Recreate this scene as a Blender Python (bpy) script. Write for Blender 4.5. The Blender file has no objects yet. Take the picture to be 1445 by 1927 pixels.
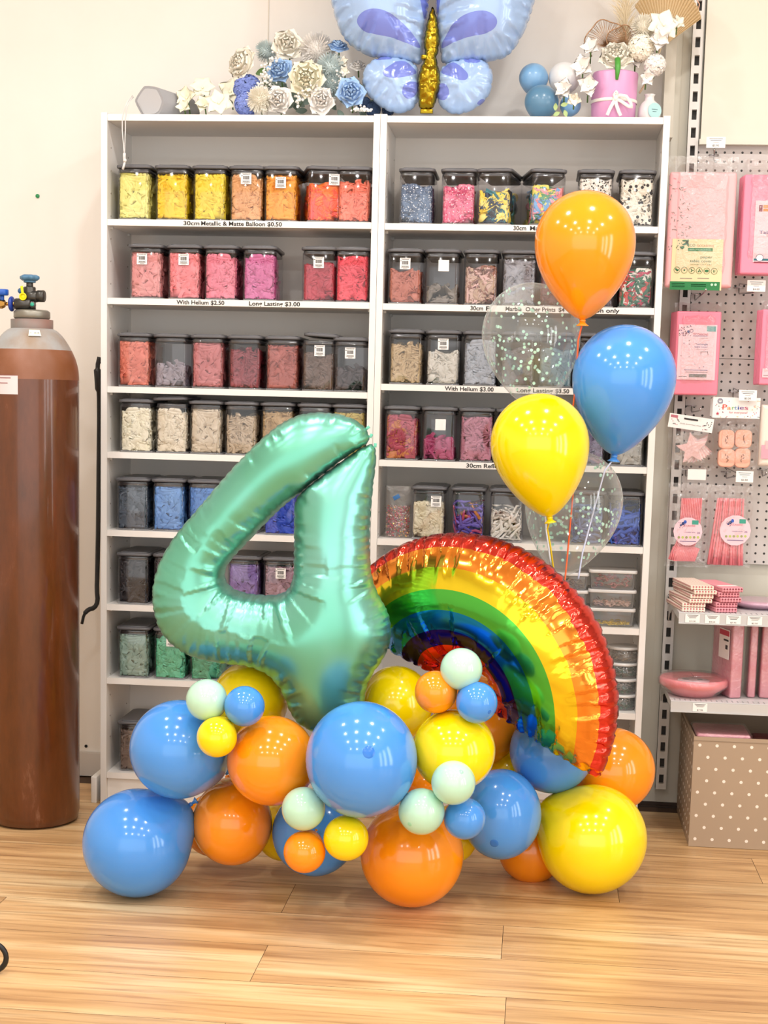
import bpy, bmesh, math, random
import numpy as np
from mathutils import Vector, Matrix, geometry, noise

# ------------------------------------------------------------------ camera, light, exposure
S = bpy.context.scene
COL = S.collection
FPX, CXP, CYP = 2951.5, 703.2, 1140.4
CAM = Vector((1.2743, -4.5019, 1.2407))
YAW, PITCH, ROLL = 0.1018, 0.1335, 0.0243
_f = Vector((-math.sin(YAW) * math.cos(PITCH), math.cos(YAW) * math.cos(PITCH), -math.sin(PITCH)))
_r = Vector((math.cos(YAW), math.sin(YAW), 0))
_u = _r.cross(_f)
RT = _r * math.cos(ROLL) + _u * math.sin(ROLL)
UP = -_r * math.sin(ROLL) + _u * math.cos(ROLL)
cd = bpy.data.cameras.new('camera')
cam = bpy.data.objects.new('camera', cd)
COL.objects.link(cam)
cam.matrix_world = Matrix(((RT.x, UP.x, -_f.x, CAM.x), (RT.y, UP.y, -_f.y, CAM.y), (RT.z, UP.z, -_f.z, CAM.z), (0, 0, 0, 1)))
cd.sensor_fit = 'AUTO'
cd.sensor_width = 36
cd.lens = FPX / 1927 * 36
cd.shift_x = (722.5 - CXP) / 1927
cd.shift_y = (CYP - 963.5) / 1927
cd.clip_start = 0.05
S.camera = cam
S.view_settings.view_transform = 'Standard'
S.view_settings.look = 'None'
S.view_settings.gamma = 1
S.view_settings.exposure = 0.2
S.view_settings.use_curve_mapping = False
S.render.film_transparent = False
cy = S.cycles
cy.use_denoising = True
cy.use_adaptive_sampling = True
cy.adaptive_threshold = 0.02
cy.max_bounces = 8
cy.diffuse_bounces = 4
cy.glossy_bounces = 4
cy.transmission_bounces = 4
cy.transparent_max_bounces = 16
cy.caustics_reflective = False
cy.caustics_refractive = False
cy.sample_clamp_indirect = 6.0

w = bpy.data.worlds.new('world')
S.world = w
w.use_nodes = True
w.node_tree.nodes['Background'].inputs[0].default_value = (1.0, 0.98, 0.95, 1)
w.node_tree.nodes['Background'].inputs[1].default_value = 1.9

LAMPS = [(x, y) for y in (-0.95, -2.1, -3.3, -4.9) for x in (-0.6, 0.5, 1.6, 2.7)]
LAMP_W = 9.0
CEIL = 2.95
def absorb(o, mb, mats):
    """adds a builder's print marks to an existing part's mesh"""
    me = o.data
    old = MB()
    old.v = [tuple(v.co) for v in me.vertices]
    old.f = [list(p.vertices) for p in me.polygons]
    old.m = [p.material_index for p in me.polygons]
    old.sm = [p.use_smooth for p in me.polygons]
    n = len(me.materials)
    k = len(old.v)
    old.v += mb.v
    old.f += [[i + k for i in f] for f in mb.f]
    old.m += [i + n for i in mb.m]
    old.sm += mb.sm
    o.data = old.mesh(me.name, list(me.materials) + list(mats))
def area(name, loc, rot, sx, sy, power, color, shape='RECTANGLE'):
    l = bpy.data.lights.new(name, 'AREA')
    l.shape = shape
    l.size = sx
    l.size_y = sy
    l.energy = power
    l.color = color
    o = bpy.data.objects.new(name, l)
    COL.objects.link(o)
    o.location = loc
    o.rotation_euler = rot
    return o
for i, (x, y) in enumerate(LAMPS):
    area('downlight_lamp', (x, y, CEIL - 0.03), (0, 0, 0), 0.11, 0.11, LAMP_W, (1.0, 0.97, 0.94), 'DISK')
for i in range(3):
    area('shopfront_daylight', (4.35, -2.3 - 0.95 * i, 1.35), (0, math.radians(90), 0), 2.1, 0.42, 16, (0.93, 0.97, 1.0))

# ------------------------------------------------------------------ helpers
def ray(px, py):
    return _f + RT * ((px - CXP) / FPX) - UP * ((py - CYP) / FPX)
def at(px, py, Y):
    d = ray(px, py)
    return CAM + d * ((Y - CAM.y) / d.y)
def mpp(P):
    return (Vector(P) - CAM).dot(_f) / FPX
def lin(h):
    if isinstance(h, str):
        h = h.lstrip('#')
        c = [int(h[i:i + 2], 16) / 255 for i in (0, 2, 4)]
    else:
        c = h
    return tuple(x / 12.92 if x <= 0.04045 else ((x + 0.055) / 1.055) ** 2.4 for x in c) + (1,)
MATS = {}
def mat(name, color='#ffffff', rough=0.5, metal=0.0, spec=0.5, bump=None, vary=None, coat=0, sub=0):
    """principled; bump=(scale,strength[,stretch]); vary=(color2, scale, (sx,sy,sz))"""
    if name in MATS:
        return MATS[name]
    m = bpy.data.materials.new(name)
    m.use_nodes = True
    nt = m.node_tree
    b = nt.nodes['Principled BSDF']
    b.inputs['Base Color'].default_value = lin(color)
    b.inputs['Roughness'].default_value = rough
    b.inputs['Metallic'].default_value = metal
    b.inputs['Specular IOR Level'].default_value = spec
    if coat:
        b.inputs['Coat Weight'].default_value = coat
        b.inputs['Coat Roughness'].default_value = 0.06
    if sub:
        b.inputs['Subsurface Weight'].default_value = sub
        b.inputs['Subsurface Radius'].default_value = (0.02, 0.02, 0.02)
    tc = None
    if vary or bump:
        tc = nt.nodes.new('ShaderNodeTexCoord')
    if vary:
        mp = nt.nodes.new('ShaderNodeMapping')
        mp.inputs['Scale'].default_value = vary[2] if len(vary) > 2 else (1, 1, 1)
        n = nt.nodes.new('ShaderNodeTexNoise')
        n.inputs['Scale'].default_value = vary[1]
        n.inputs['Detail'].default_value = 5
        r = nt.nodes.new('ShaderNodeValToRGB')
        r.color_ramp.elements[0].color = lin(color)
        r.color_ramp.elements[1].color = lin(vary[0])
        r.color_ramp.elements[0].position = 0.4
        r.color_ramp.elements[1].position = 0.65
        nt.links.new(tc.outputs['Object'], mp.inputs[0])
        nt.links.new(mp.outputs[0], n.inputs['Vector'])
        nt.links.new(n.outputs['Fac'], r.inputs[0])
        nt.links.new(r.outputs[0], b.inputs['Base Color'])
    if bump:
        n = nt.nodes.new('ShaderNodeTexNoise')
        n.inputs['Scale'].default_value = bump[0]
        n.inputs['Detail'].default_value = 3
        bp = nt.nodes.new('ShaderNodeBump')
        bp.inputs['Strength'].default_value = bump[1]
        bp.inputs['Distance'].default_value = 0.004
        nt.links.new(tc.outputs['Object'], n.inputs['Vector'])
        nt.links.new(n.outputs['Fac'], bp.inputs['Height'])
        nt.links.new(bp.outputs[0], b.inputs['Normal'])
    MATS[name] = m
    return m
def clear_mat(name, tint=(0.93, 0.94, 0.95), gloss=(1, 1, 1), base=0.05, edge=0.5, rough=0.05, milky=0.0, milk=(0.9, 0.9, 0.9), bump=None):
    """thin clear plastic or film: see-through with a facing-dependent shine"""
    if name in MATS:
        return MATS[name]
    m = bpy.data.materials.new(name)
    m.use_nodes = True
    nt = m.node_tree
    nt.nodes.remove(nt.nodes['Principled BSDF'])
    out = nt.nodes['Material Output']
    tr = nt.nodes.new('ShaderNodeBsdfTransparent')
    tr.inputs[0].default_value = tint + (1,)
    gl = nt.nodes.new('ShaderNodeBsdfGlossy')
    gl.inputs['Color'].default_value = gloss + (1,)
    gl.inputs['Roughness'].default_value = rough
    lw = nt.nodes.new('ShaderNodeLayerWeight')
    lw.inputs['Blend'].default_value = 0.35
    mr = nt.nodes.new('ShaderNodeMapRange')
    mr.inputs['To Min'].default_value = base
    mr.inputs['To Max'].default_value = edge
    pw = nt.nodes.new('ShaderNodeMath')
    pw.operation = 'POWER'
    pw.inputs[1].default_value = 2.0
    nt.links.new(lw.outputs['Facing'], pw.inputs[0])
    nt.links.new(pw.outputs[0], mr.inputs['Value'])
    mx = nt.nodes.new('ShaderNodeMixShader')
    nt.links.new(mr.outputs[0], mx.inputs[0])
    nt.links.new(tr.outputs[0], mx.inputs[1])
    nt.links.new(gl.outputs[0], mx.inputs[2])
    last = mx
    if milky:
        df = nt.nodes.new('ShaderNodeBsdfDiffuse')
        df.inputs[0].default_value = milk + (1,)
        mr2 = nt.nodes.new('ShaderNodeMapRange')
        mr2.inputs['To Min'].default_value = milky
        mr2.inputs['To Max'].default_value = min(0.9, milky * 6 + 0.12)
        nt.links.new(pw.outputs[0], mr2.inputs['Value'])
        m2 = nt.nodes.new('ShaderNodeMixShader')
        nt.links.new(mr2.outputs[0], m2.inputs[0])
        nt.links.new(mx.outputs[0], m2.inputs[1])
        nt.links.new(df.outputs[0], m2.inputs[2])
        last = m2
    if bump:
        tc = nt.nodes.new('ShaderNodeTexCoord')
        n = nt.nodes.new('ShaderNodeTexNoise')
        n.inputs['Scale'].default_value = bump[0]
        n.inputs['Detail'].default_value = 4
        n.inputs['Distortion'].default_value = 1.5
        bp = nt.nodes.new('ShaderNodeBump')
        bp.inputs['Strength'].default_value = bump[1]
        bp.inputs['Distance'].default_value = 0.01
        nt.links.new(tc.outputs['Object'], n.inputs['Vector'])
        nt.links.new(n.outputs['Fac'], bp.inputs['Height'])
        nt.links.new(bp.outputs[0], gl.inputs['Normal'])
    nt.links.new(last.outputs[0], out.inputs[0])
    MATS[name] = m
    return m

class MB:
    def __init__(s):
        s.v = []
        s.f = []
        s.m = []
        s.sm = []
    def add(s, vs, fs, mi=0, smooth=True):
        n = len(s.v)
        s.v += [tuple(v) for v in vs]
        for f in fs:
            s.f.append([i + n for i in f])
            s.m.append(mi)
            s.sm.append(smooth)
        return s
    def box(s, c, d, mi=0, rot=None):
        x, y, z = d[0] / 2, d[1] / 2, d[2] / 2
        vs = [Vector((a, b, e)) for a in (-x, x) for b in (-y, y) for e in (-z, z)]
        if rot is not None:
            vs = [rot @ v for v in vs]
        c = Vector(c)
        return s.add([v + c for v in vs], [(0, 1, 3, 2), (4, 6, 7, 5), (0, 4, 5, 1), (2, 3, 7, 6), (0, 2, 6, 4), (1, 5, 7, 3)], mi, False)
    def box2(s, a, b, mi=0):
        return s.box([(a[i] + b[i]) / 2 for i in range(3)], [abs(b[i] - a[i]) for i in range(3)], mi)
    def rbox(s, c, d, r=0.01, n=3, mi=0, rot=None, rz=None, top=True, smooth=True):
        """box with rounded vertical edges (radius r) and small rounded top/bottom edges (rz)"""
        rz = r * 0.4 if rz is None else rz
        prof = []
        for k in range(n + 1):
            a = math.pi / 2 * k / n
            prof.append((rz * (1 - math.sin(a)), -d[2] / 2 + rz * (1 - math.cos(a))))
        prof = prof + [(i, -z) for i, z in reversed(prof)]
        rings = []
        for ins, z in prof:
            ring = []
            hx, hy = d[0] / 2 - ins, d[1] / 2 - ins
            rr = max(r - ins, 1e-4)
            for (sx, sy, a0) in ((1, 1, 0), (-1, 1, 90), (-1, -1, 180), (1, -1, 270)):
                for k in range(n + 1):
                    a = math.radians(a0 + 90 * k / n)
                    ring.append(Vector((sx * (hx - rr) + rr * math.cos(a), sy * (hy - rr) + rr * math.sin(a), z)))
            rings.append(ring)
        vs = [v for rg in rings for v in rg]
        if rot is not None:
            vs = [rot @ v for v in vs]
        c = Vector(c)
        vs = [v + c for v in vs]
        N = len(rings[0])
        fs = [(i * N + j, i * N + (j + 1) % N, (i + 1) * N + (j + 1) % N, (i + 1) * N + j) for i in range(len(rings) - 1) for j in range(N)]
        s.add(vs, fs, mi, smooth)
        b = len(s.v) - len(vs)
        s.f.append([b + j for j in reversed(range(N))]); s.m.append(mi); s.sm.append(False)
        if top:
            s.f.append([b + (len(rings) - 1) * N + j for j in range(N)]); s.m.append(mi); s.sm.append(False)
        return s
    def lathe(s, prof, n=24, mi=0, M=None, cap=True, smooth=True):
        vs = []
        fs = []
        for r, z in prof:
            for j in range(n):
                a = 2 * math.pi * j / n
                vs.append(Vector((r * math.cos(a), r * math.sin(a), z)))
        for i in range(len(prof) - 1):
            for j in range(n):
                fs.append((i * n + j, i * n + (j + 1) % n, (i + 1) * n + (j + 1) % n, (i + 1) * n + j))
        if cap:
            fs.append(tuple(reversed(range(n))))
            fs.append(tuple((len(prof) - 1) * n + j for j in range(n)))
        if M is not None:
            vs = [M @ v for v in vs]
        return s.add(vs, fs, mi, smooth)
    def cyl(s, a, b, r, n=16, mi=0, r2=None):
        a, b = Vector(a), Vector(b)
        M = Matrix.Translation(a) @ (b - a).to_track_quat('Z', 'Y').to_matrix().to_4x4()
        L = (b - a).length
        r2 = r if r2 is None else r2
        e = min(r, L) * 0.12
        return s.lathe([(r - e, 0), (r, e), (r2, L - e), (r2 - e, L)], n, mi, M)
    def ball(s, c, r, n=12, mi=0, sc=(1, 1, 1), M=None):
        prof = [(max(1e-5, r * math.sin(math.pi * k / n)), -r * math.cos(math.pi * k / n)) for k in range(n + 1)]
        M2 = Matrix.Translation(Vector(c)) @ (M if M is not None else Matrix()) @ Matrix.Diagonal((sc[0], sc[1], sc[2], 1))
        return s.lathe(prof, n * 2 if n > 6 else 8, mi, M2)
    def tube(s, pts, r, n=8, mi=0):
        pts = [Vector(p) for p in pts]
        vs = []
        fs = []
        t0 = (pts[1] - pts[0]).normalized()
        nrm = t0.orthogonal().normalized()
        for i, p in enumerate(pts):
            t = (pts[min(i + 1, len(pts) - 1)] - pts[max(i - 1, 0)]).normalized()
            nrm = (nrm - t * nrm.dot(t)).normalized()
            bi = t.cross(nrm)
            rr = r[i] if isinstance(r, (list, tuple)) else r
            for j in range(n):
                a = 2 * math.pi * j / n
                vs.append(p + (nrm * math.cos(a) + bi * math.sin(a)) * rr)
        for i in range(len(pts) - 1):
            for j in range(n):
                fs.append((i * n + j, i * n + (j + 1) % n, (i + 1) * n + (j + 1) % n, (i + 1) * n + j))
        fs.append(tuple(reversed(range(n))))
        fs.append(tuple((len(pts) - 1) * n + j for j in range(n)))
        return s.add(vs, fs, mi, True)
    def torus(s, c, R, r, n=20, k=8, mi=0, M=None):
        vs = []
        for i in range(n):
            a = 2 * math.pi * i / n
            for j in range(k):
                b = 2 * math.pi * j / k
                vs.append(Vector(((R + r * math.cos(b)) * math.cos(a), (R + r * math.cos(b)) * math.sin(a), r * math.sin(b))))
        if M is not None:
            vs = [M @ v for v in vs]
        c = Vector(c)
        fs = [(i * k + j, ((i + 1) % n) * k + j, ((i + 1) % n) * k + (j + 1) % k, i * k + (j + 1) % k) for i in range(n) for j in range(k)]
        return s.add([v + c for v in vs], fs, mi, True)
    def prism(s, pts, y0, y1, mi=0, M=None, smooth=False):
        """outline in XZ extruded along Y"""
        n = len(pts)
        vs = [Vector((p[0], y0, p[1])) for p in pts] + [Vector((p[0], y1, p[1])) for p in pts]
        if M is not None:
            vs = [M @ v for v in vs]
        s.add(vs, [tuple(range(n)), tuple(reversed(range(n, 2 * n)))], mi, False)
        b = len(s.v) - 2 * n
        for j in range(n):
            s.f.append([b + j, b + n + j, b + n + (j + 1) % n, b + (j + 1) % n]); s.m.append(mi); s.sm.append(smooth)
        return s
    def mesh(s, name, mats):
        me = bpy.data.meshes.new(name)
        me.from_pydata(s.v, [], s.f)
        for m in mats:
            me.materials.append(m)
        me.polygons.foreach_set('material_index', s.m)
        me.polygons.foreach_set('use_smooth', s.sm)
        me.update()
        return me
    def build(s, name, mats, parent=None, loc=None, rot=None):
        if not isinstance(mats, (list, tuple)):
            mats = [mats]
        return ob(name, s.mesh(name, mats), parent, loc, rot)
def ob(name, me, parent=None, loc=None, rot=None, m=None):
    o = bpy.data.objects.new(name, me)
    COL.objects.link(o)
    if parent is not None:
        o.parent = parent
    if loc is not None:
        o.location = loc
    if rot is not None:
        o.rotation_euler = rot
    if m is not None:
        o.material_slots[0].link = 'OBJECT'
        o.material_slots[0].material = m
    return o
def tag(o, label, cat, group=None, kind=None):
    if label: o['label'] = label
    if cat: o['category'] = cat
    if group: o['group'] = group
    if kind: o['kind'] = kind
    return o
def thing(name, label, cat, loc=(0, 0, 0), rot=(0, 0, 0), group=None):
    o = bpy.data.objects.new(name, None)
    o.empty_display_size = 0.05
    COL.objects.link(o)
    o.location = loc
    o.rotation_euler = rot
    return tag(o, label, cat, group)
def struct(o):
    o['kind'] = 'structure'
    return o
def copy_tree(o, parent=None):
    c = o.copy()
    COL.objects.link(c)
    c.parent = parent
    for ch in [x for x in S.objects if x.parent == o]:
        copy_tree(ch, c)
    return c
TEXTS = []
def text(body, parent, loc, h, width, m, name='lettering', bold=0.0, rot=(math.pi / 2, 0, 0), align='CENTER'):
    """flat lettering facing -Y in its parent's frame; h is capital height, width the line's full width"""
    cu = bpy.data.curves.new(name, 'FONT')
    cu.body = body
    cu.size = h / 0.72
    cu.align_x = align
    cu.align_y = 'CENTER'
    cu.offset = bold
    cu.resolution_u = 3
    cu.materials.append(m)
    o = bpy.data.objects.new(name, cu)
    COL.objects.link(o)
    o.parent = parent
    o.location = loc
    o.rotation_euler = rot
    if width:
        TEXTS.append((o, width))
    return o
rnd = random.Random(7)

# ------------------------------------------------------------------ shared materials
white_lam = mat('white_laminate', '#ebe8e4', 0.42, bump=(60, 0.05))
wall_m = mat('painted_wall', '#ebe7e1', 0.6, vary=('#e6e1da', 1.5))
wall_r = mat('cream_wall_panel', '#d3cfc3', 0.55, vary=('#ccc8ba', 1.2))
black_m = mat('black_ink', '#141414', 0.6)
dark_m = mat('dark_recess', '#1b1a19', 0.8)
paper_w = mat('white_paper', '#f2f0ee', 0.6)
steel_m = mat('chromed_wire', '#b9b9bb', 0.22, 1.0)
grey_metal = mat('white_powder_coat', '#cfcdc9', 0.4)
jar_m = clear_mat('jar_plastic', (0.90, 0.90, 0.92), base=0.045, edge=0.55, rough=0.06)
lid_m = mat('jar_lid_grey', '#5c5c60', 0.32)
seal_m = clear_mat('jar_seal', (0.35, 0.35, 0.38), base=0.10, edge=0.6, rough=0.15, milky=0.25, milk=(0.10, 0.10, 0.11))
film_m = clear_mat('clear_film', (0.97, 0.97, 0.97), base=0.085, edge=0.75, rough=0.2, bump=(45, 0.6))
tub_m = clear_mat('tub_plastic', (0.86, 0.86, 0.86), base=0.05, edge=0.5, rough=0.12, milky=0.10, milk=(0.85, 0.85, 0.85))

# ------------------------------------------------------------------ room shell
WY = 0.325
def floor_material():
    m = bpy.data.materials.new('wood_floor')
    m.use_nodes = True
    nt = m.node_tree
    b = nt.nodes['Principled BSDF']
    L = nt.links.new
    geo = nt.nodes.new('ShaderNodeNewGeometry')
    at_ = nt.nodes.new('ShaderNodeAttribute'); at_.attribute_name = 'plank'
    comb = nt.nodes.new('ShaderNodeVectorMath'); comb.operation = 'ADD'
    sc = nt.nodes.new('ShaderNodeVectorMath'); sc.operation = 'SCALE'; sc.inputs['Scale'].default_value = 37.0
    L(at_.outputs['Vector'], sc.inputs[0]); L(geo.outputs['Position'], comb.inputs[0]); L(sc.outputs[0], comb.inputs[1])
    mp = nt.nodes.new('ShaderNodeMapping'); mp.inputs['Scale'].default_value = (0.8, 7, 1)
    L(comb.outputs[0], mp.inputs[0])
    n1 = nt.nodes.new('ShaderNodeTexNoise'); n1.inputs['Scale'].default_value = 1.6; n1.inputs['Detail'].default_value = 4; n1.inputs['Distortion'].default_value = 0.6
    L(mp.outputs[0], n1.inputs['Vector'])
    mp2 = nt.nodes.new('ShaderNodeMapping'); mp2.inputs['Scale'].default_value = (1.0, 20, 1)
    L(comb.outputs[0], mp2.inputs[0])
    n2 = nt.nodes.new('ShaderNodeTexNoise'); n2.inputs['Scale'].default_value = 3.0; n2.inputs['Detail'].default_value = 5; n2.inputs['Distortion'].default_value = 0.4
    L(mp2.outputs[0], n2.inputs['Vector'])
    r1 = nt.nodes.new('ShaderNodeValToRGB')
    e = r1.color_ramp.elements
    e[0].position = 0.3; e[0].color = lin('#b0885c')
    e[1].position = 0.72; e[1].color = lin('#e6ca9c')
    x = e.new(0.5); x.color = lin('#d2aa78')
    L(n1.outputs['Fac'], r1.inputs[0])
    r2 = nt.nodes.new('ShaderNodeValToRGB')
    e = r2.color_ramp.elements
    e[0].position = 0.28; e[0].color = lin('#9a7a5c')
    e[1].position = 0.52; e[1].color = (1, 1, 1, 1)
    L(n2.outputs['Fac'], r2.inputs[0])
    mx = nt.nodes.new('ShaderNodeMix'); mx.data_type = 'RGBA'; mx.blend_type = 'MULTIPLY'; mx.inputs['Factor'].default_value = 0.55
    L(r1.outputs[0], mx.inputs['A']); L(r2.outputs[0], mx.inputs['B'])
    hs = nt.nodes.new('ShaderNodeHueSaturation')
    mr = nt.nodes.new('ShaderNodeMapRange'); mr.inputs['To Min'].default_value = 0.9; mr.inputs['To Max'].default_value = 1.1
    sep = nt.nodes.new('ShaderNodeSeparateXYZ')
    L(at_.outputs['Vector'], sep.inputs[0]); L(sep.outputs[0], mr.inputs['Value']); L(mr.outputs[0], hs.inputs['Value'])
    L(mx.outputs['Result'], hs.inputs['Color']); L(hs.outputs[0], b.inputs['Base Color'])
    b.inputs['Roughness'].default_value = 0.36
    bp = nt.nodes.new('ShaderNodeBump'); bp.inputs['Strength'].default_value = 0.12; bp.inputs['Distance'].default_value = 0.002
    L(n2.outputs['Fac'], bp.inputs['Height']); L(bp.outputs[0], b.inputs['Normal'])
    return m
fl = MB()
PW = 0.2255
joints = {}
rows = []
y = WY
k = -3
edges = [-0.67 + PW * i for i in range(4, -30, -1)]
vals = []
X0, X1 = -2.4, 4.4
fl.box2((X0, -7.2, -0.05), (X1, WY + 0.4, -0.0012), 1)
vals += [0.0] * 8
off = {1: 1.518, 2: 1.90, 0: 0.70, -1: 1.234, -2: 0.707, -3: 1.25}
for i in range(4, -30, -1):
    y1 = min(-0.67 + PW * i, WY + 0.4)
    y0 = -0.67 + PW * (i - 1)
    if y1 <= y0: continue
    j = off.get(i, 0.7 if i % 2 == 0 else 1.24)
    x = j - 1.215 * 6
    while x < X1:
        a, b_ = max(x, X0), min(x + 1.215, X1)
        if b_ > a:
            g = 0.0006
            rv = rnd.random()
            fl.add([(a + g, y0 + g, 0), (b_ - g, y0 + g, 0), (b_ - g, y1 - g, 0), (a + g, y1 - g, 0)], [(0, 1, 2, 3)], 0, False)
            vals += [rv] * 4
        x += 1.215
flo = fl.build('floor', [floor_material(), mat('floor_joint', '#4a3423', 0.8)])
a_ = flo.data.attributes.new('plank', 'FLOAT_VECTOR', 'POINT')
a_.data.foreach_set('vector', np.array([[v, (v * 7.3) % 1, 0] for v in vals], dtype=np.float32).ravel())
struct(flo)
struct(MB().box2((X0, WY, 0), (1.606, WY + 0.12, CEIL)).build('wall_back', wall_m))
struct(MB().box2((1.606, WY - 0.02, 0.012), (X1, WY + 0.12, CEIL)).build('wall_right_bay', wall_r))
struct(MB().box2((X0, -7.2, CEIL), (X1, WY + 0.12, CEIL + 0.1)).build('ceiling', mat('ceiling_paint', '#e6e1da', 0.8)))
struct(MB().box2((X0 - 0.1, -7.2, 0), (X0, WY, CEIL)).build('wall_left', wall_m))
struct(MB().box2((X1, -7.2, 0), (X1 + 0.1, WY, CEIL)).build('wall_right', mat('far_wall', '#c4c0ba', 0.7)))
bb = MB().box2((X0, WY - 0.012, 0.004), (-0.02, WY, 0.078)).box2((X0, WY - 0.010, 0.078), (-0.02, WY, 0.082))
struct(bb.build('baseboard_back', mat('baseboard_paint', '#d2ccc6', 0.5)))
struct(MB().box2((1.606, WY - 0.026, 0.0), (X1, WY - 0.02, 0.014), 0).box2((1.606, WY - 0.036, 0.0), (X1, WY - 0.026, 0.005), 0).build('baseboard_right', mat('dark_skirting', '#3a2a20', 0.6)))
struct(MB().box2((0.42, WY - 0.002, 2.0), (0.423, WY, CEIL)).build('trim_1', mat('joint_paint', '#d8cfc2', 0.6)))
struct(MB().box2((1.595, 0.235, 2.0), (1.625, WY, CEIL)).box2((1.6475, WY - 0.0215, 0.03), (1.649, WY - 0.02, CEIL)).build('trim_2', wall_r))
struct(MB().rbox((-0.022, 0.14, 0.04), (0.018, 0.27, 0.08), 0.004).build('trim_3', white_lam))
# ceiling downlights (fixtures round the lamps)
ring = MB().torus((0, 0, 0), 0.072, 0.012, 24, 8).mesh('trim_ring', [grey_metal])
for i, (x, y) in enumerate(LAMPS):
    o = ob('ceiling_light', ring, None, (x, y, CEIL - 0.012))
    tag(o, 'round recessed ceiling downlight above the shop floor', 'ceiling light', 'recessed ceiling downlights')

# ------------------------------------------------------------------ bookcases
LZ = [1.7241, 1.5018, 1.2485, 1.0584, 0.829, 0.6083, 0.3867, 0.098]
RZ = [1.7226, 1.5001, 1.274, 1.0572, 0.8298, 0.5952, 0.3478, 0.098]
def bookcase(x0, zs, label):
    t = thing('bookcase', label, 'bookcase', (x0, 0, 0))
    P = 0.018
    for s in (0, 1):
        xa = 0.0005 + s * (0.8 - P - 0.001)
        m = MB().box2((xa, 0, 0), (xa + P, 0.28, 2.02))
        for z in np.arange(0.2, 1.95, 0.064):
            for yy in (0.04, 0.23):
                xx = xa + (P if s == 0 else 0)
                m.cyl((xx - 0.0008, yy, z), (xx + 0.0008, yy, z), 0.0025, 8, 1)
        m.build('side_panel', [white_lam, mat('peg_hole', '#8d857c', 0.8)], t)
    MB().box2((P + 0.001, 0.0015, 1.998), (0.8 - P - 0.001, 0.278, 2.016)).build('top_panel', white_lam, t)
    MB().box2((P - 0.004, 0.272, 0.06), (0.8 - P + 0.004, 0.276, 1.998)).build('back_panel', mat('back_board', '#ebe6e0', 0.55), t)
    MB().box2((P + 0.001, 0.012, 0.0), (0.8 - P - 0.001, 0.028, 0.079)).build('plinth', white_lam, t)
    sh = []
    for z in zs:
        o = MB().box2((P + 0.001, 0.002, z - 0.018), (0.8 - P - 0.001, 0.27, z)).build('shelf', white_lam, t)
        sh.append(o)
        if z > 0.2:
            for xx in (P + 0.004, 0.8 - P - 0.004):
                for yy in (0.04, 0.23):
                    MB().box((xx, yy, z - 0.022), (0.008, 0.012, 0.007)).build('shelf_pin', grey_metal, o)
    return t, sh
LB, LS = bookcase(0.0, LZ, 'white bookcase on the left, full of balloon jars behind the number four')
RB, RS = bookcase(0.8, RZ, 'white bookcase on the right, behind the helium balloons and the rainbow')
def shelf_text(shelf, unit_x, body, px0, px1, py, bold=0.0003, h=0.0135):
    a, b = at(px0, py, 0.0), at(px1, py, 0.0)
    z = shelf.data.vertices[1].co.z - 0.0095
    text(body, shelf, ((a.x + b.x) / 2 - unit_x, 0.0012, z), h * 0.88, (b - a).length, black_m, bold=bold)
shelf_text(LS[0], 0, '30cm', 345, 375, 420)
shelf_text(LS[0], 0, 'Metallic & Matte Balloon $0.50', 378, 530, 421)
shelf_text(LS[1], 0, 'With Helium $2.50', 332, 422, 572)
shelf_text(LS[1], 0, 'Long Lasting $3.00', 468, 564, 574)
shelf_text(RS[0], 0.8, '30cm', 966, 990, 430)
shelf_text(RS[0], 0.8, 'Marble & Prints $0.80', 997, 1120, 430)
shelf_text(RS[1], 0.8, '30cm', 885, 909, 581)
shelf_text(RS[1], 0.8, 'F', 914, 921, 581)
shelf_text(RS[1], 0.8, 'Marble', 951, 981, 582)
shelf_text(RS[1], 0.8, 'Other Prints', 989, 1045, 582)
shelf_text(RS[1], 0.8, '$4', 1051, 1062, 582)
shelf_text(RS[1], 0.8, 'Balloon only', 1092, 1165, 583)
shelf_text(RS[2], 0.8, 'With Helium $3.00', 837, 929, 731)
shelf_text(RS[2], 0.8, 'Long Lasting', 972, 1040, 733)
shelf_text(RS[2], 0.8, '$3.50', 1045, 1071, 734)
shelf_text(RS[3], 0.8, '30cm Reflective Balloon $2.00', 877, 1040, 879)

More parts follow.
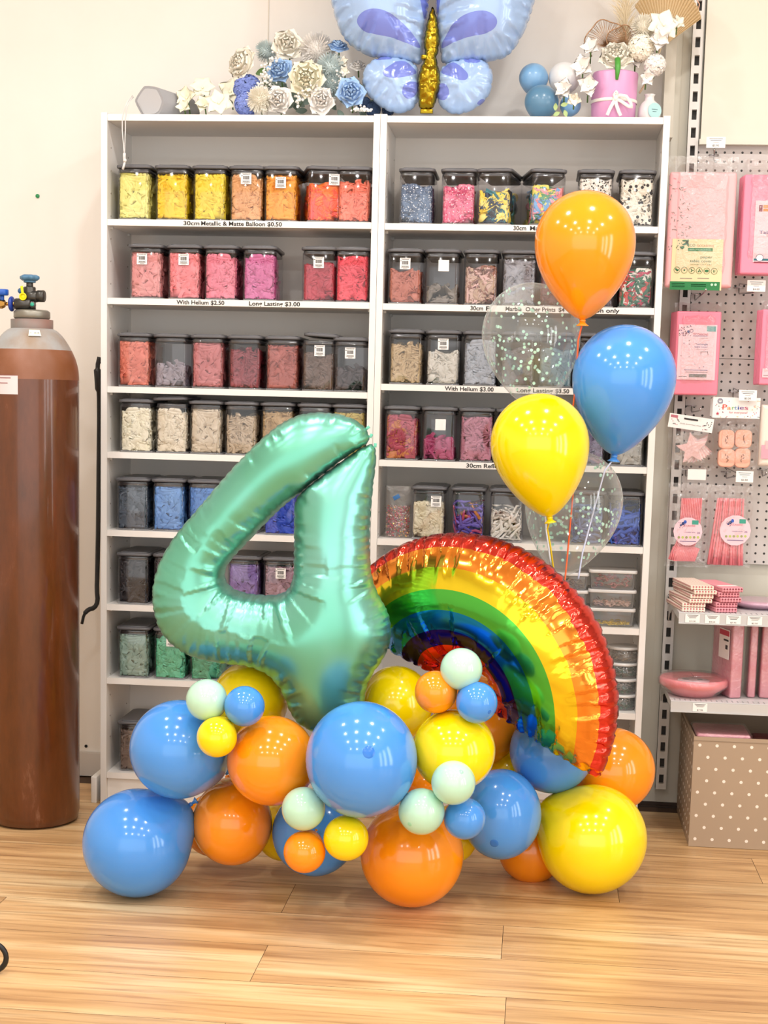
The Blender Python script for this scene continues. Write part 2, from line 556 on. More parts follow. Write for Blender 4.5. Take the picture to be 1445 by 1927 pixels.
# ------------------------------------------------------------------ jars and the balloons packed in them
JW, JD, JH = 0.097, 0.195, 0.148
def balloon_bit(mb, r, size, mode):
    """one limp deflated balloon, bent and turned"""
    if mode == 'long':
        L = size * r.uniform(1.0, 1.5)
        R = 0.0045
        p0 = Vector((r.uniform(-.03, .03), 0, r.uniform(-.04, .04)))
        d = Vector((r.uniform(-1, 1), r.uniform(-.6, .6), r.uniform(-.25, 1))).normalized()
        q = d.orthogonal()
        pts = [p0 + d * L * (t - .5) + q * 0.018 * math.sin(t * 3 + r.random()) for t in [i / 6 for i in range(7)]]
        m2 = MB()
        m2.tube(pts, [0.0065, R, R, R, R * .9, R * .8, R * .4], 7)
        return m2
    nL, nC = 10, 9
    W = size * 0.42
    vs = []
    bend = r.uniform(-2.6, 2.6)
    twist = r.uniform(-1.2, 1.2)
    curl = r.uniform(-1.5, 1.5)
    for i in range(nL):
        t = i / (nL - 1)
        if t < 0.72:
            wd = W * math.sqrt(max(0.02, math.sin(math.pi * min(1, (t + 0.06) / 0.85))))
            th = 0.0036
        else:
            wd = 0.0055 + max(0, (0.8 - t)) * 0.03
            th = 0.0048
        if i == nL - 1:
            wd = th = 0.0068
        zc = -t * size
        for j in range(nC):
            a = 2 * math.pi * j / nC
            x = wd * math.cos(a)
            y_ = th * math.sin(a) + curl * x * x * 6
            ca, sa = math.cos(twist * t), math.sin(twist * t)
            x, y_ = x * ca - y_ * sa, x * sa + y_ * ca
            if abs(bend) > 0.1:
                R = size / bend
                ang = zc / R
                z2, y2 = (R + y_) * math.sin(ang), (R + y_) * math.cos(ang) - R
            else:
                z2, y2 = zc, y_
            vs.append(Vector((x, y2, z2 + size * 0.45)))
    fs = [(i * nC + j, i * nC + (j + 1) % nC, (i + 1) * nC + (j + 1) % nC, (i + 1) * nC + j) for i in range(nL - 1) for j in range(nC)]
    fs.append(tuple(range(nC)))
    m2 = MB()
    m2.add(vs, fs)
    return m2
def contents(seed, fill, size, n, mode='round', w=JW, d=JD, h=JH):
    r = random.Random(seed)
    mb = MB()
    hx, hy = w / 2 - 0.0035, d / 2 - 0.0035
    top = 0.004 + (h - 0.022) * fill
    if fill > 0.3:
        # the packed heart of the pile, lumpy on top
        core = MB()
        core.rbox((0, 0, (top * 0.82 + 0.006) / 2), (2 * hx - 0.026, 2 * hy - 0.028, top * 0.82 - 0.006), 0.012)
        mb.add([(v[0], v[1], v[2] + (0.006 * math.sin(v[0] * 90 + seed) if v[2] > top * 0.5 else 0)) for v in core.v], core.f)
    for k in range(n):
        m2 = balloon_bit(mb, r, size, mode)
        q = Matrix.Rotation(r.uniform(0, 6.28), 3, 'Z') @ Matrix.Rotation(r.uniform(0, 6.28), 3, 'X') @ Matrix.Rotation(r.uniform(0, 6.28), 3, 'Y')
        if mode == 'long':
            q = Matrix.Rotation(r.uniform(-.5, .5), 3, 'Z')
        u = r.random()
        zc = 0.008 + (top - 0.012) * r.random()
        if u < 0.62:
            c = Vector((r.uniform(-hx, hx), -hy + r.uniform(0.0, 0.014), zc))
        elif u < 0.78:
            c = Vector((r.choice((-1, 1)) * (hx - r.uniform(-.004, 0.01)), r.uniform(-hy, hy), zc))
        else:
            c = Vector((r.uniform(-hx, hx) * .9, r.uniform(-hy, hy * .4), top - r.uniform(0, 0.01)))
        vs = []
        tz = min(top + (r.uniform(0.004, 0.026) if fill < 0.9 else 0.002), 0.004 + (h - 0.022) * 1.0 + 0.001)
        for v in m2.v:
            p = q @ Vector(v) + c
            # what would poke through a wall folds back inside, as pressed rubber does
            if abs(p.x) > hx: p.x = math.copysign(max(0, hx - min(0.012, 0.45 * (abs(p.x) - hx))), p.x)
            if abs(p.y) > hy: p.y = math.copysign(max(0, hy - min(0.012, 0.45 * (abs(p.y) - hy))), p.y)
            if p.z < 0.0035: p.z = 0.0035 + min(0.01, 0.4 * (0.0035 - p.z))
            if p.z > tz: p.z = tz - min(0.014, 0.5 * (p.z - tz))
            qx, qy = abs(p.x) - (hx - 0.013), abs(p.y) - (hy - 0.013)
            if qx > 0 and qy > 0:
                l = math.hypot(qx, qy)
                if l > 0.0125:
                    p.x = math.copysign(hx - 0.013 + qx * 0.0125 / l, p.x)
                    p.y = math.copysign(hy - 0.013 + qy * 0.0125 / l, p.y)
            vs.append(p)
        mb.add(vs, m2.f)
    return mb
bit_mats = {}
def bit_mat(name, c1, c2=None, pattern=None, rough=0.42):
    if name in bit_mats:
        return bit_mats[name]
    m = bpy.data.materials.new(name)
    m.use_nodes = True
    nt = m.node_tree
    b = nt.nodes['Principled BSDF']
    b.inputs['Roughness'].default_value = rough
    L = nt.links.new
    tc = nt.nodes.new('ShaderNodeTexCoord')
    r = nt.nodes.new('ShaderNodeValToRGB')
    if isinstance(c1, (list, tuple)):
        # several colours in one jar, one per limp balloon, picked by a per-piece number
        an = nt.nodes.new('ShaderNodeAttribute'); an.attribute_name = 'piece'
        r.color_ramp.interpolation = 'CONSTANT'
        e = r.color_ramp.elements
        e[0].color = lin(c1[0])
        e[1].position = 1 / len(c1); e[1].color = lin(c1[1])
        for i in range(2, len(c1)):
            x = e.new(i / len(c1)); x.color = lin(c1[i])
        L(an.outputs['Fac'], r.inputs[0])
        col = r.outputs[0]
    else:
        n = nt.nodes.new('ShaderNodeTexNoise')
        n.inputs['Scale'].default_value = 30
        L(tc.outputs['Object'], n.inputs['Vector'])
        e = r.color_ramp.elements
        e[0].position = 0.35; e[0].color = lin(c1)
        e[1].position = 0.7; e[1].color = lin(c2 or c1)
        L(n.outputs['Fac'], r.inputs[0])
        col = r.outputs[0]
    if pattern:
        v = nt.nodes.new('ShaderNodeTexVoronoi')
        v.inputs['Scale'].default_value = pattern[1]
        L(tc.outputs['Object'], v.inputs['Vector'])
        lt = nt.nodes.new('ShaderNodeMath'); lt.operation = 'LESS_THAN'; lt.inputs[1].default_value = pattern[2]
        L(v.outputs['Distance'], lt.inputs[0])
        mx = nt.nodes.new('ShaderNodeMix'); mx.data_type = 'RGBA'
        L(lt.outputs[0], mx.inputs['Factor']); L(col, mx.inputs['A'])
        mx.inputs['B'].default_value = lin(pattern[0])
        col = mx.outputs['Result']
    L(col, b.inputs['Base Color'])
    bit_mats[name] = m
    return m
CV = {}
def cv(kind):
    if kind in CV:
        return CV[kind]
    spec = {
        'folded0': (1, 1.0, 0.095, 75), 'folded1': (2, 0.98, 0.10, 75), 'folded2': (3, 1.0, 0.09, 75),
        'curly0': (4, 0.98, 0.055, 120), 'curly1': (5, 0.88, 0.055, 105), 'curly2': (6, 0.76, 0.056, 90),
        'half0': (7, 0.72, 0.07, 80), 'half1': (8, 0.60, 0.065, 70), 'low0': (9, 0.42, 0.05, 45), 'low1': (10, 0.3, 0.05, 30)}
    if kind.startswith('long'):
        mb = contents(20 + int(kind[-1]), {'0': 0.7, '1': 0.62, '2': 0.8}[kind[-1]], 0.085, 60, 'long')
    else:
        sd, fl_, sz, n = spec[kind]
        mb = contents(sd, fl_, sz, n)
    me = mb.mesh('packed_balloons', [paper_w])
    # a number per piece, so one jar can hold several colours
    me2n = len(mb.v)
    att = me.attributes.new('piece', 'FLOAT', 'POINT')
    ids = np.zeros(me2n, dtype=np.float32)
    r = random.Random(99)
    comp = {}
    import itertools
    par = list(range(me2n))
    def find(a):
        while par[a] != a:
            par[a] = par[par[a]]
            a = par[a]
        return a
    for f in mb.f:
        a = find(f[0])
        for q in f[1:]:
            par[find(q)] = a
    for i in range(me2n):
        c = find(i)
        if c not in comp: comp[c] = r.random() * 0.999
        ids[i] = comp[c]
    att.data.foreach_set('value', ids)
    CV[kind] = me
    return me
jb = MB()
jb.rbox((0, 0, JH / 2 - 0.004), (JW, JD, JH - 0.008), 0.014, 4, rz=0.006, top=False)
JAR_ME = jb.mesh('body', [jar_m])
base_me = MB().rbox((0, 0, 0.0022), (JW - 0.003, JD - 0.003, 0.0036), 0.013, 3, rz=0.0012).mesh('base_rim', [clear_mat('jar_base', (0.8, 0.8, 0.82), base=0.15, edge=0.6, rough=0.1, milky=0.12)])
lb = MB()
lb.rbox((0, 0, JH + 0.0005), (JW + 0.007, JD + 0.007, 0.009), 0.016, 4, rz=0.003)
lb.rbox((0, 0, JH + 0.0055), (JW - 0.012, JD - 0.012, 0.004), 0.012, 3, rz=0.0015)
LID_ME = lb.mesh('lid', [lid_m])
SEAL_ME = MB().rbox((0, 0, JH - 0.0105), (JW - 0.006, JD - 0.006, 0.013), 0.012, 3, rz=0.003).mesh('seal', [seal_m])
def sticker_mesh():
    r = random.Random(3)
    m = MB()
    W, H = 0.030, 0.031
    m.box((0, 0, 0), (W, 0.0006, H), 0)
    def bar(x, z, w_, h_):
        m.box((x, -0.0005, z), (w_, 0.0004, h_), 1)
    for z, ww in ((0.0135, 0.024), (0.0110, 0.020), (-0.0065, 0.022), (-0.0085, 0.018), (-0.0105, 0.023), (-0.013, 0.012)):
        x = -ww / 2
        while x < ww / 2:
            l = r.uniform(0.001, 0.004)
            bar(x + l / 2, z, l, 0.0011)
            x += l + 0.0007
    x = -0.009
    while x < 0.010:
        l = r.choice((0.0004, 0.0007, 0.0011))
        bar(x, 0.0025, l, 0.010)
        x += l + r.choice((0.0005, 0.0008))
    bar(-0.012, 0.0075, 0.004, 0.0016)
    return m.mesh('price_sticker', [paper_w, black_m])
STICK = sticker_mesh()
ORD = ['top', 'second', 'third', 'fourth', 'fifth', 'sixth', 'seventh', 'bottom']
def jar(unit, row, xa, xb, kind, m, colname, sticker=None, ang=0.0, y=None, note='', tilt=0.0, dz=0.0, back=False, blank=False):
    """a jar whose lid spans the pixels xa..xb on that shelf"""
    zs = LZ if unit == 'L' else RZ
    z = zs[row]
    yy = 0.012 if y is None else y
    p = at((xa + xb) / 2, 0, yy)
    # intersect: find x for this pixel column at the shelf height
    for _ in range(3):
        d = p
        q = Vector((p.x, yy, z + JH / 2))
        v = q - CAM
        pxx = CXP + FPX * v.dot(RT) / v.dot(_f)
        p = Vector((p.x + ((xa + xb) / 2 - pxx) * mpp(q), yy, z))
    side = 'left' if unit == 'L' else 'right'
    xloc = p.x
    yc = yy + JD / 2 + 0.003
    lab = f'clear jar with grey lid holding {colname} balloons{note}, {ORD[row]} shelf of {side} bookcase'
    lim = (0.018 if unit == 'L' else 0.818) + 0.0545, (0.782 if unit == 'L' else 1.582) - 0.0545
    xloc = min(max(xloc, lim[0]), lim[1])
    t = thing('storage_jar', lab, 'jar', (xloc, yc, z + 0.0005), (0, 0, math.radians(ang)), 'balloon storage jars')
    ob('body', JAR_ME, t)
    ob('base_rim', base_me, t)
    ob('seal', SEAL_ME, t)
    l = ob('lid', LID_ME, t)
    if tilt:
        l.location = (0, 0, 0.006 + dz)
        l.rotation_euler = (0, math.radians(tilt), 0)
    if sticker:
        s = ob('price_sticker', STICK, t, (sticker[0], -JD / 2 - 0.0009, sticker[1]))
        if blank:
            s.material_slots[1].link = 'OBJECT'
            s.material_slots[1].material = paper_w
    if kind:
        o = ob('packed_balloons', cv(kind), None, (xloc, yc, z + 0.001), (0, 0, math.radians(ang)), m)
        if (int(xloc * 1000) % 2):
            o.scale = (-1, 1, 1)
        tag(o, f'limp {colname} balloons packed{note} in a jar, {ORD[row]} shelf of {side} bookcase', 'balloons', 'deflated balloons in jars', 'stuff')
    return t
B = bit_mat
J = jar
# left bookcase
J('L', 0, 217, 284, 'folded0', B('b_lemon', '#e9e27a', '#f2ec8e'), 'pale lemon')
J('L', 0, 287, 357, 'folded1', B('b_yellow', '#f0c60a', '#f7d620'), 'deep yellow')
J('L', 0, 360, 426, 'folded2', B('b_yellow2', '#ebcf22', '#f4dc3a'), 'bright yellow')
J('L', 0, 429, 496, 'curly1', B('b_peach', '#d99a5e', '#e6ad74'), 'peach tan', (0.0, 0.118))
J('L', 0, 499, 556, 'folded1', B('b_amber', '#ef9a1c', '#f6a92a'), 'amber orange', (0.0, 0.108))
J('L', 0, 556, 634, 'half0', B('b_coral', ['#ff5a38', '#ff6a1f', '#f45c58', '#ff7a20'], None), 'orange and coral', (0.026, 0.118), ang=14, y=0.006)
J('L', 0, 637, 702, 'curly2', B('b_salmon', '#ee7358', '#f5856a'), 'salmon')
J('L', 1, 238, 308, 'folded0', B('b_rose', '#dc8a88', '#e39a96'), 'dusty rose', (-0.01, 0.112))
J('L', 1, 311, 379, 'folded2', B('b_pink', '#ee7d82', '#f58f93'), 'warm pink', (0.0, 0.112))
J('L', 1, 381, 447, 'curly1', B('b_cpink', '#e07388', '#ea869a'), 'carnation pink')
J('L', 1, 449, 519, 'curly1', B('b_orchid', '#c85c92', '#d470a4'), 'orchid pink', ang=3)
J('L', 1, 564, 634, 'half0', B('b_crim', '#a81f35', '#bb2d43'), 'crimson', (0.0, 0.110))
J('L', 1, 635, 702, 'curly0', B('b_red', '#e0334a', '#ea4758'), 'bright red')
J('L', 2, 218, 283, 'folded2', B('b_coralp', '#d9715c', '#e18068'), 'faded coral')
J('L', 2, 285, 354, 'low0', B('b_grey', '#8a8088', '#9b919a'), 'mauve grey')
J('L', 2, 356, 422, 'folded0', B('b_drose', '#b86464', '#c37272'), 'dull rosewood')
J('L', 2, 424, 494, 'curly2', B('b_wine', '#7e2430', '#93343e'), 'wine red')
J('L', 2, 496, 563, 'folded1', B('b_brick', '#9c4a3e', '#aa564a'), 'brick red')
J('L', 2, 565, 631, 'half0', B('b_umber', '#5a4436', '#6a5142'), 'umber brown', (0.004, 0.115), tilt=3, dz=0.004)
J('L', 2, 633, 699, 'low0', B('b_black', '#2c2224', '#3b2c2e'), 'black', (0.0, 0.110))
J('L', 3, 220, 288, 'curly1', B('b_ivory', '#ece4c4', '#f3edd4'), 'ivory')
J('L', 3, 290, 353, 'curly1', B('b_cream', '#e0d4b8', '#e9dfc8'), 'cream', tilt=-2, dz=0.003)
J('L', 3, 354, 418, 'folded0', B('b_sand', '#cdbda2', '#d8cab2'), 'pale sand')
J('L', 3, 420, 485, 'curly2', B('b_taupe', '#b4a084', '#c2b096'), 'light taupe')
J('L', 3, 487, 554, 'folded1', B('b_khaki', '#a98a5a', '#b6986a'), 'khaki')
J('L', 3, 556, 625, 'half0', B('b_olive', '#8f7c40', '#9e8b50'), 'olive')
J('L', 3, 627, 692, 'folded2', B('b_must', '#b09a3c', '#bfaa4c'), 'mustard')
J('L', 4, 216, 280, 'folded1', B('b_slate', '#4c5864', '#586572'), 'slate grey')
J('L', 4, 283, 348, 'folded0', B('b_sky', '#5a8fd0', '#6d9fdb'), 'sky blue')
J('L', 4, 350, 416, 'folded2', B('b_blue', '#3a78c4', '#4a86d0'), 'medium blue')
J('L', 4, 418, 484, 'half0', B('b_teal', '#2f6f9c', '#3a7ca8'), 'teal blue')
J('L', 4, 494, 557, 'curly1', B('b_royal', '#1f3fb4', '#2c50c4'), 'royal blue')
J('L', 5, 217, 282, 'folded2', B('b_char', '#2a292c', '#343338'), 'charcoal')
J('L', 5, 285, 350, 'folded1', B('b_char2', '#3d3338', '#483d42'), 'plum grey')
J('L', 5, 424, 490, 'folded0', B('b_lav', '#7d62a4', '#8c72b0'), 'lavender')
J('L', 5, 493, 557, 'folded1', B('b_mauve', '#a58290', '#b08e9a'), 'mauve', (0.004, 0.108))
J('L', 6, 217, 282, 'folded0', B('b_sage', '#8aa898', '#9ab5a6'), 'sage')
J('L', 6, 285, 351, 'curly1', B('b_mint', '#58bf92', '#6accA0'), 'mint green', (0.006, 0.115))
J('L', 6, 353, 419, 'folded2', B('b_green', '#4aa57c', '#5ab48a'), 'jade green')
J('L', 7, 212, 290, 'folded1', B('b_mush', '#7b6a5e', '#8a786c'), 'mushroom brown', y=0.02)
# right bookcase
J('R', 0, 748, 818, 'half0', B('b_navyp', '#4e6480', '#6a82a0', ('#dfe4ea', 170, 0.28)), 'grey blue patterned')
J('R', 0, 828, 897, 'half0', B('b_pinkp', ['#ef6f8f', '#f08aa0', '#e2557c', '#c23a68'], None, ('#f8d4dc', 150, 0.25)), 'pink patterned')
J('R', 0, 902, 975, 'half1', B('b_yelp', ['#f2d54c', '#1f3858', '#2c7a86', '#f4e07a', '#2b2a30'], None), 'yellow and navy', ang=-9, y=0.004)
J('R', 0, 983, 1058, 'half0', B('b_multi', ['#6fa6d8', '#f08e8e', '#eede6e', '#5f9c74', '#f2a6b0'], None), 'pastel mixed', ang=10, y=0.004)
J('R', 0, 1085, 1155, 'curly0', B('b_dalm', '#ece6da', '#f2ede2', ('#1b1b1f', 120, 0.30)), 'black speckled white')
J('R', 0, 1162, 1235, 'curly0', B('b_cow', '#ece4d0', '#f2ecdc', ('#1d1c20', 75, 0.33)), 'black patched cream')
J('R', 1, 727, 796, 'half1', B('b_terr', '#b0614c', '#bd6f5a'), 'terracotta', (0.0, 0.112))
J('R', 1, 798, 865, 'low1', B('b_pew', '#70685e', '#7e766c'), 'pewter', (0.004, 0.108), blank=True)
J('R', 1, 869, 940, 'half0', B('b_brown', ['#b89a80', '#c8a898', '#8e5c48', '#d8b0a8', '#6e4236'], None), 'tan and blush')
J('R', 1, 943, 1010, 'folded1', B('b_silver', '#8d8d92', '#a2a2a8'), 'silver grey')
J('R', 1, 1013, 1082, 'half0', B('b_dkred', '#5c2026', '#6a2a30'), 'dark maroon')
J('R', 1, 1090, 1158, 'half0', B('b_dkplum', '#3c2a34', '#48343e'), 'dark plum')
J('R', 1, 1164, 1234, 'half0', B('b_xmas', ['#1f5c40', '#c04038', '#e4e0d4', '#28684a', '#b82c50'], None), 'red and green')
J('R', 2, 729, 797, 'curly2', B('b_beige', '#b49a70', '#c2aa82'), 'beige')
J('R', 2, 799, 867, 'half1', B('b_bone', '#c8c4b6', '#d6d2c6'), 'bone white', (0.0, 0.115))
J('R', 2, 869, 937, 'curly1', B('b_lgrey', '#9aa0a8', '#aab0b8'), 'pearl grey')
J('R', 2, 940, 1008, 'half0', B('b_graph', '#5b5b62', '#696970'), 'graphite grey')
J('R', 2, 1011, 1080, 'half0', B('b_steel', '#5d7a80', '#6c8890'), 'steel blue')
J('R', 2, 1086, 1154, 'folded1', B('b_smoke', '#44444c', '#50505a'), 'smoky black')
J('R', 2, 1160, 1228, 'folded0', B('b_ink', '#30323c', '#3c3e48'), 'inky navy')
J('R', 3, 721, 789, 'curly1', B('b_rasp', ['#a83a50', '#b84a5c', '#a03048', '#c07038'], None), 'raspberry')
J('R', 3, 791, 860, 'low0', B('b_magen', '#a03060', '#b04070'), 'magenta', (0.004, 0.104), blank=True)
J('R', 3, 862, 930, 'curly0', B('b_pinkm', '#b06a80', '#be7a8e'), 'dusky pink')
J('R', 3, 932, 1000, 'folded1', B('b_plum', '#6a4458', '#785064'), 'muted plum')
J('R', 3, 1070, 1143, 'curly1', B('b_lil', '#6a6078', '#786e88'), 'grey lilac')
J('R', 3, 1146, 1215, 'folded2', B('b_ash', '#a8a8a0', '#b8b8b0'), 'ash grey')
J('R', 4, 768, 843, 'half0', B('b_crm2', '#ded2b0', '#e8dfc4'), 'wide cream', (0.022, 0.112))
J('R', 4, 845, 915, 'long0', B('b_viol', ['#5a4aa8', '#6c5ab8', '#4c3c94', '#b8743c', '#a83c68'], None), 'long violet')
J('R', 4, 917, 988, 'long1', B('b_whit', '#e0dace', '#ece8de'), 'long white')
J('R', 4, 1070, 1140, 'long0', B('b_long', '#4c6a9c', '#5a78aa'), 'long denim')
J('R', 4, 1144, 1211, 'long2', B('b_cob', '#2a56b8', '#3864c4'), 'long cobalt')

# ------------------------------------------------------------------ foil balloons: outline inflated like a sewn cushion
def resample(pts, ds, closed=True):
    P = [Vector(p) for p in pts]
    out = []
    n = len(P)
    for i in range(n if closed else n - 1):
        a, b = P[i], P[(i + 1) % n]
        k = max(1, int(round((b - a).length / ds)))
        out += [a.lerp(b, j / k) for j in range(k)]
    return out
def smooth_closed(pts, it=2):
    P = [Vector(p) for p in pts]
    for _ in range(it):
        Q = []
        n = len(P)
        for i in range(n):
            a, b = P[i], P[(i + 1) % n]
            Q += [a.lerp(b, 0.25), a.lerp(b, 0.75)]
        P = Q
    return P
def in_poly(X, Y, poly):
    c = np.zeros(X.shape, bool)
    n = len(poly)
    for i in range(n):
        x1, y1 = poly[i]
        x2, y2 = poly[(i + 1) % n]
        if y1 == y2: continue
        m = ((Y < y1) != (Y < y2)) & (X < (x2 - x1) * (Y - y1) / (y2 - y1) + x1)
        c ^= m
    return c
def inflate(outline, name, step=0.006, flat=0.85, seed=1, crease=(0.028, 0.04, 0.35), lines=(), regions=None, lam=None, scallop=0.002, maxu=None):
    """outline: list of (x,z) metres. returns MB with front (y<0) and back halves; crease=(spacing, length, depth).
    lam(x,z)->factor for how far the puckers run from the seam there"""
    r = random.Random(seed)
    out = resample(outline, step * 0.8)
    n = len(out)
    nxt = [out[(i + 1) % n] for i in range(n)]
    seg = [(nxt[i] - out[i]).length for i in range(n)]
    s_at = np.concatenate([[0], np.cumsum(seg)])
    total = s_at[-1]
    # crease positions round the seam
    cs = []
    s = 0
    while s < total - crease[0] * 0.4:
        cs.append((s, crease[1] * r.uniform(0.5, 1.6), crease[2] * r.uniform(0.5, 1.2)))
        s += crease[0] * r.uniform(0.55, 1.45)
    ccx = np.array([c[0] for c in cs]); ccl = np.array([c[1] for c in cs]); cca = np.array([c[2] for c in cs])
    area2 = sum(out[i].x * nxt[i].y - nxt[i].x * out[i].y for i in range(n))
    sgn = 1 if area2 > 0 else -1
    nrm = []
    for i in range(n):
        t = (out[(i + 1) % n] - out[i - 1]).normalized()
        nrm.append(Vector((-t.y, t.x)) * sgn)      # inward
    if scallop:
        for i in range(n):
            d = np.min(np.abs(ccx - s_at[i]))
            out[i] = out[i] + nrm[i] * scallop * math.exp(-(d / 0.004) ** 2)
    poly = [(p.x, p.y) for p in out]
    PA = np.array(poly)
    x0, z0 = PA.min(0) - 0.01
    x1, z1 = PA.max(0) + 0.01
    h = 0.005
    nx, nz = int((x1 - x0) / h) + 1, int((z1 - z0) / h) + 1
    gx, gz = np.meshgrid(x0 + h * np.arange(nx), z0 + h * np.arange(nz), indexing='ij')
    mask = in_poly(gx, gz, poly).astype(float)
    u = np.zeros_like(mask)
    om = 1.93
    ii, jj = np.indices(mask.shape)
    red = ((ii + jj) % 2 == 0)[1:-1, 1:-1]
    mi_ = mask[1:-1, 1:-1]
    for it in range(420):
        for c in (red, ~red):
            new = (u[:-2, 1:-1] + u[2:, 1:-1] + u[1:-1, :-2] + u[1:-1, 2:] + h * h) / 4
            cur = u[1:-1, 1:-1]
            cur[:] = np.where(c, cur + om * (new - cur), cur) * mi_
    # points inside
    jx, jz = np.meshgrid(np.arange(x0, x1, step), np.arange(z0, z1, step * 0.866), indexing='ij')
    jx = jx + (np.arange(jx.shape[1])[None, :] % 2) * step / 2
    q = np.stack([jx.ravel(), jz.ravel()], 1)
    q = q[in_poly(q[:, 0], q[:, 1], poly)]
    def near(Q):
        dd = np.full(len(Q), 9.0); ss = np.zeros(len(Q)); nx_ = np.zeros((len(Q), 2))
        NA = np.array([(v.x, v.y) for v in nrm])
        for i in range(n):
            a = PA[i]; b = PA[(i + 1) % n]
            ab = b - a
            L2 = ab @ ab + 1e-12
            t = np.clip(((Q - a) @ ab) / L2, 0, 1)
            d = np.hypot(*(Q - (a + t[:, None] * ab)).T)
            m = d < dd
            dd[m] = d[m]; ss[m] = s_at[i] + t[m] * seg[i]; nx_[m] = NA[i]
        return dd, ss, nx_
    d0, _, _ = near(q)
    q = q[d0 > step * 0.45]
    cons = []
    cpts = list(PA)
    edges = [(i, (i + 1) % n) for i in range(n)]
    for ln in lines:
        L = resample(ln, step * 0.9, closed=(Vector(ln[0]) - Vector(ln[-1])).length < 1e-6)
        L = [v for v in L]
        pin = in_poly(np.array([v.x for v in L]), np.array([v.y for v in L]), poly)
        prev = None
        for v, ok in zip(L, pin):
            if ok:
                cpts.append(np.array((v.x, v.y)))
                if prev is not None: edges.append((prev, len(cpts) - 1))
                prev = len(cpts) - 1
            else:
                prev = None
    if len(cpts) > n:
        CC = np.array(cpts[n:])
        keep = np.ones(len(q), bool)
        for c in CC:
            keep &= np.hypot(q[:, 0] - c[0], q[:, 1] - c[1]) > step * 0.45
        q = q[keep]
    allp = [Vector((float(a[0]), float(a[1]))) for a in cpts] + [Vector((float(a[0]), float(a[1]))) for a in q]
    vs, es, fs, *_ = geometry.delaunay_2d_cdt(allp, edges, [], 0, 1e-6)
    V = np.array([(v.x, v.y) for v in vs])
    F = np.array([f for f in fs if len(f) == 3])
    cen = V[F].mean(1)
    F = F[in_poly(cen[:, 0], cen[:, 1], poly)]
    used = np.unique(F)
    remap = -np.ones(len(V), int); remap[used] = np.arange(len(used))
    V = V[used]; F = remap[F]
    cen = V[F].mean(1)
    d, s, nn = near(V)
    d[d < 1e-5] = 0
    e = np.minimum(d, 1.6 * h)
    Q = V + nn * (1.6 * h - e)[:, None]
    fx = (Q[:, 0] - x0) / h; fz = (Q[:, 1] - z0) / h
    ix = np.clip(fx.astype(int), 0, nx - 2); iz = np.clip(fz.astype(int), 0, nz - 2)
    tx, tz = fx - ix, fz - iz
    uu = (u[ix, iz] * (1 - tx) * (1 - tz) + u[ix + 1, iz] * tx * (1 - tz) + u[ix, iz + 1] * (1 - tx) * tz + u[ix + 1, iz + 1] * tx * tz)
    uu = uu * e / (1.6 * h)
    if maxu: uu = maxu * (1 - np.exp(-uu / maxu))
    H = flat * np.sqrt(2 * np.maximum(uu, 0))
    lf = np.array([lam(a, b) for a, b in V]) if lam else np.ones(len(V))
    # creases
    k = np.ones(len(V))
    for c, L, A in zip(ccx, ccl, cca):
        ds = np.abs(s - c); ds = np.minimum(ds, total - ds)
        k -= A * np.exp(-(ds / (0.0035 + 0.05 * d)) ** 2) * np.exp(-(d / (L * lf)) ** 2) * np.minimum(1, 0.35 + d / 0.01)
    H = H * np.maximum(k, 0.25)
    nv = len(V)
    bnd = d <= 1e-5
    mb = MB()
    mb.v = [(float(a[0]), float(-hh), float(a[1])) for a, hh in zip(V, H)]
    back = np.arange(nv)
    idx = nv
    for i in range(nv):
        if not bnd[i]:
            back[i] = idx; idx += 1
            mb.v.append((float(V[i, 0]), float(H[i]), float(V[i, 1])))
    # make front faces look to -Y
    a, b, c = V[F[:, 0]], V[F[:, 1]], V[F[:, 2]]
    cr = (b[:, 0] - a[:, 0]) * (c[:, 1] - a[:, 1]) - (b[:, 1] - a[:, 1]) * (c[:, 0] - a[:, 0])
    F = np.where((cr > 0)[:, None], F, F[:, ::-1])
    mi = np.zeros(len(F), int)
    if regions: mi = regions(cen[:, 0], cen[:, 1])
    for f, m_ in zip(F, mi):
        mb.f.append([int(x) for x in f]); mb.m.append(int(m_)); mb.sm.append(True)
    for f, m_ in zip(F, mi):
        mb.f.append([int(x) for x in back[f[::-1]]]); mb.m.append(int(m_)); mb.sm.append(True)
    att_s = list(s); att_w = list(np.exp(-d / (crease[1] * 0.9 * lf)))
    for i in range(nv):
        if not bnd[i]:
            att_s.append(s[i]); att_w.append(att_w[i])
    return mb, np.array(att_s, dtype=np.float32), np.array(att_w, dtype=np.float32)
def foil_object(name, res, mats, parent):
    mb, s, w_ = res
    o = mb.build(name, mats, parent)
    a = o.data.attributes.new('seam_s', 'FLOAT', 'POINT'); a.data.foreach_set('value', s)
    b = o.data.attributes.new('seam_w', 'FLOAT', 'POINT'); b.data.foreach_set('value', w_)
    return o
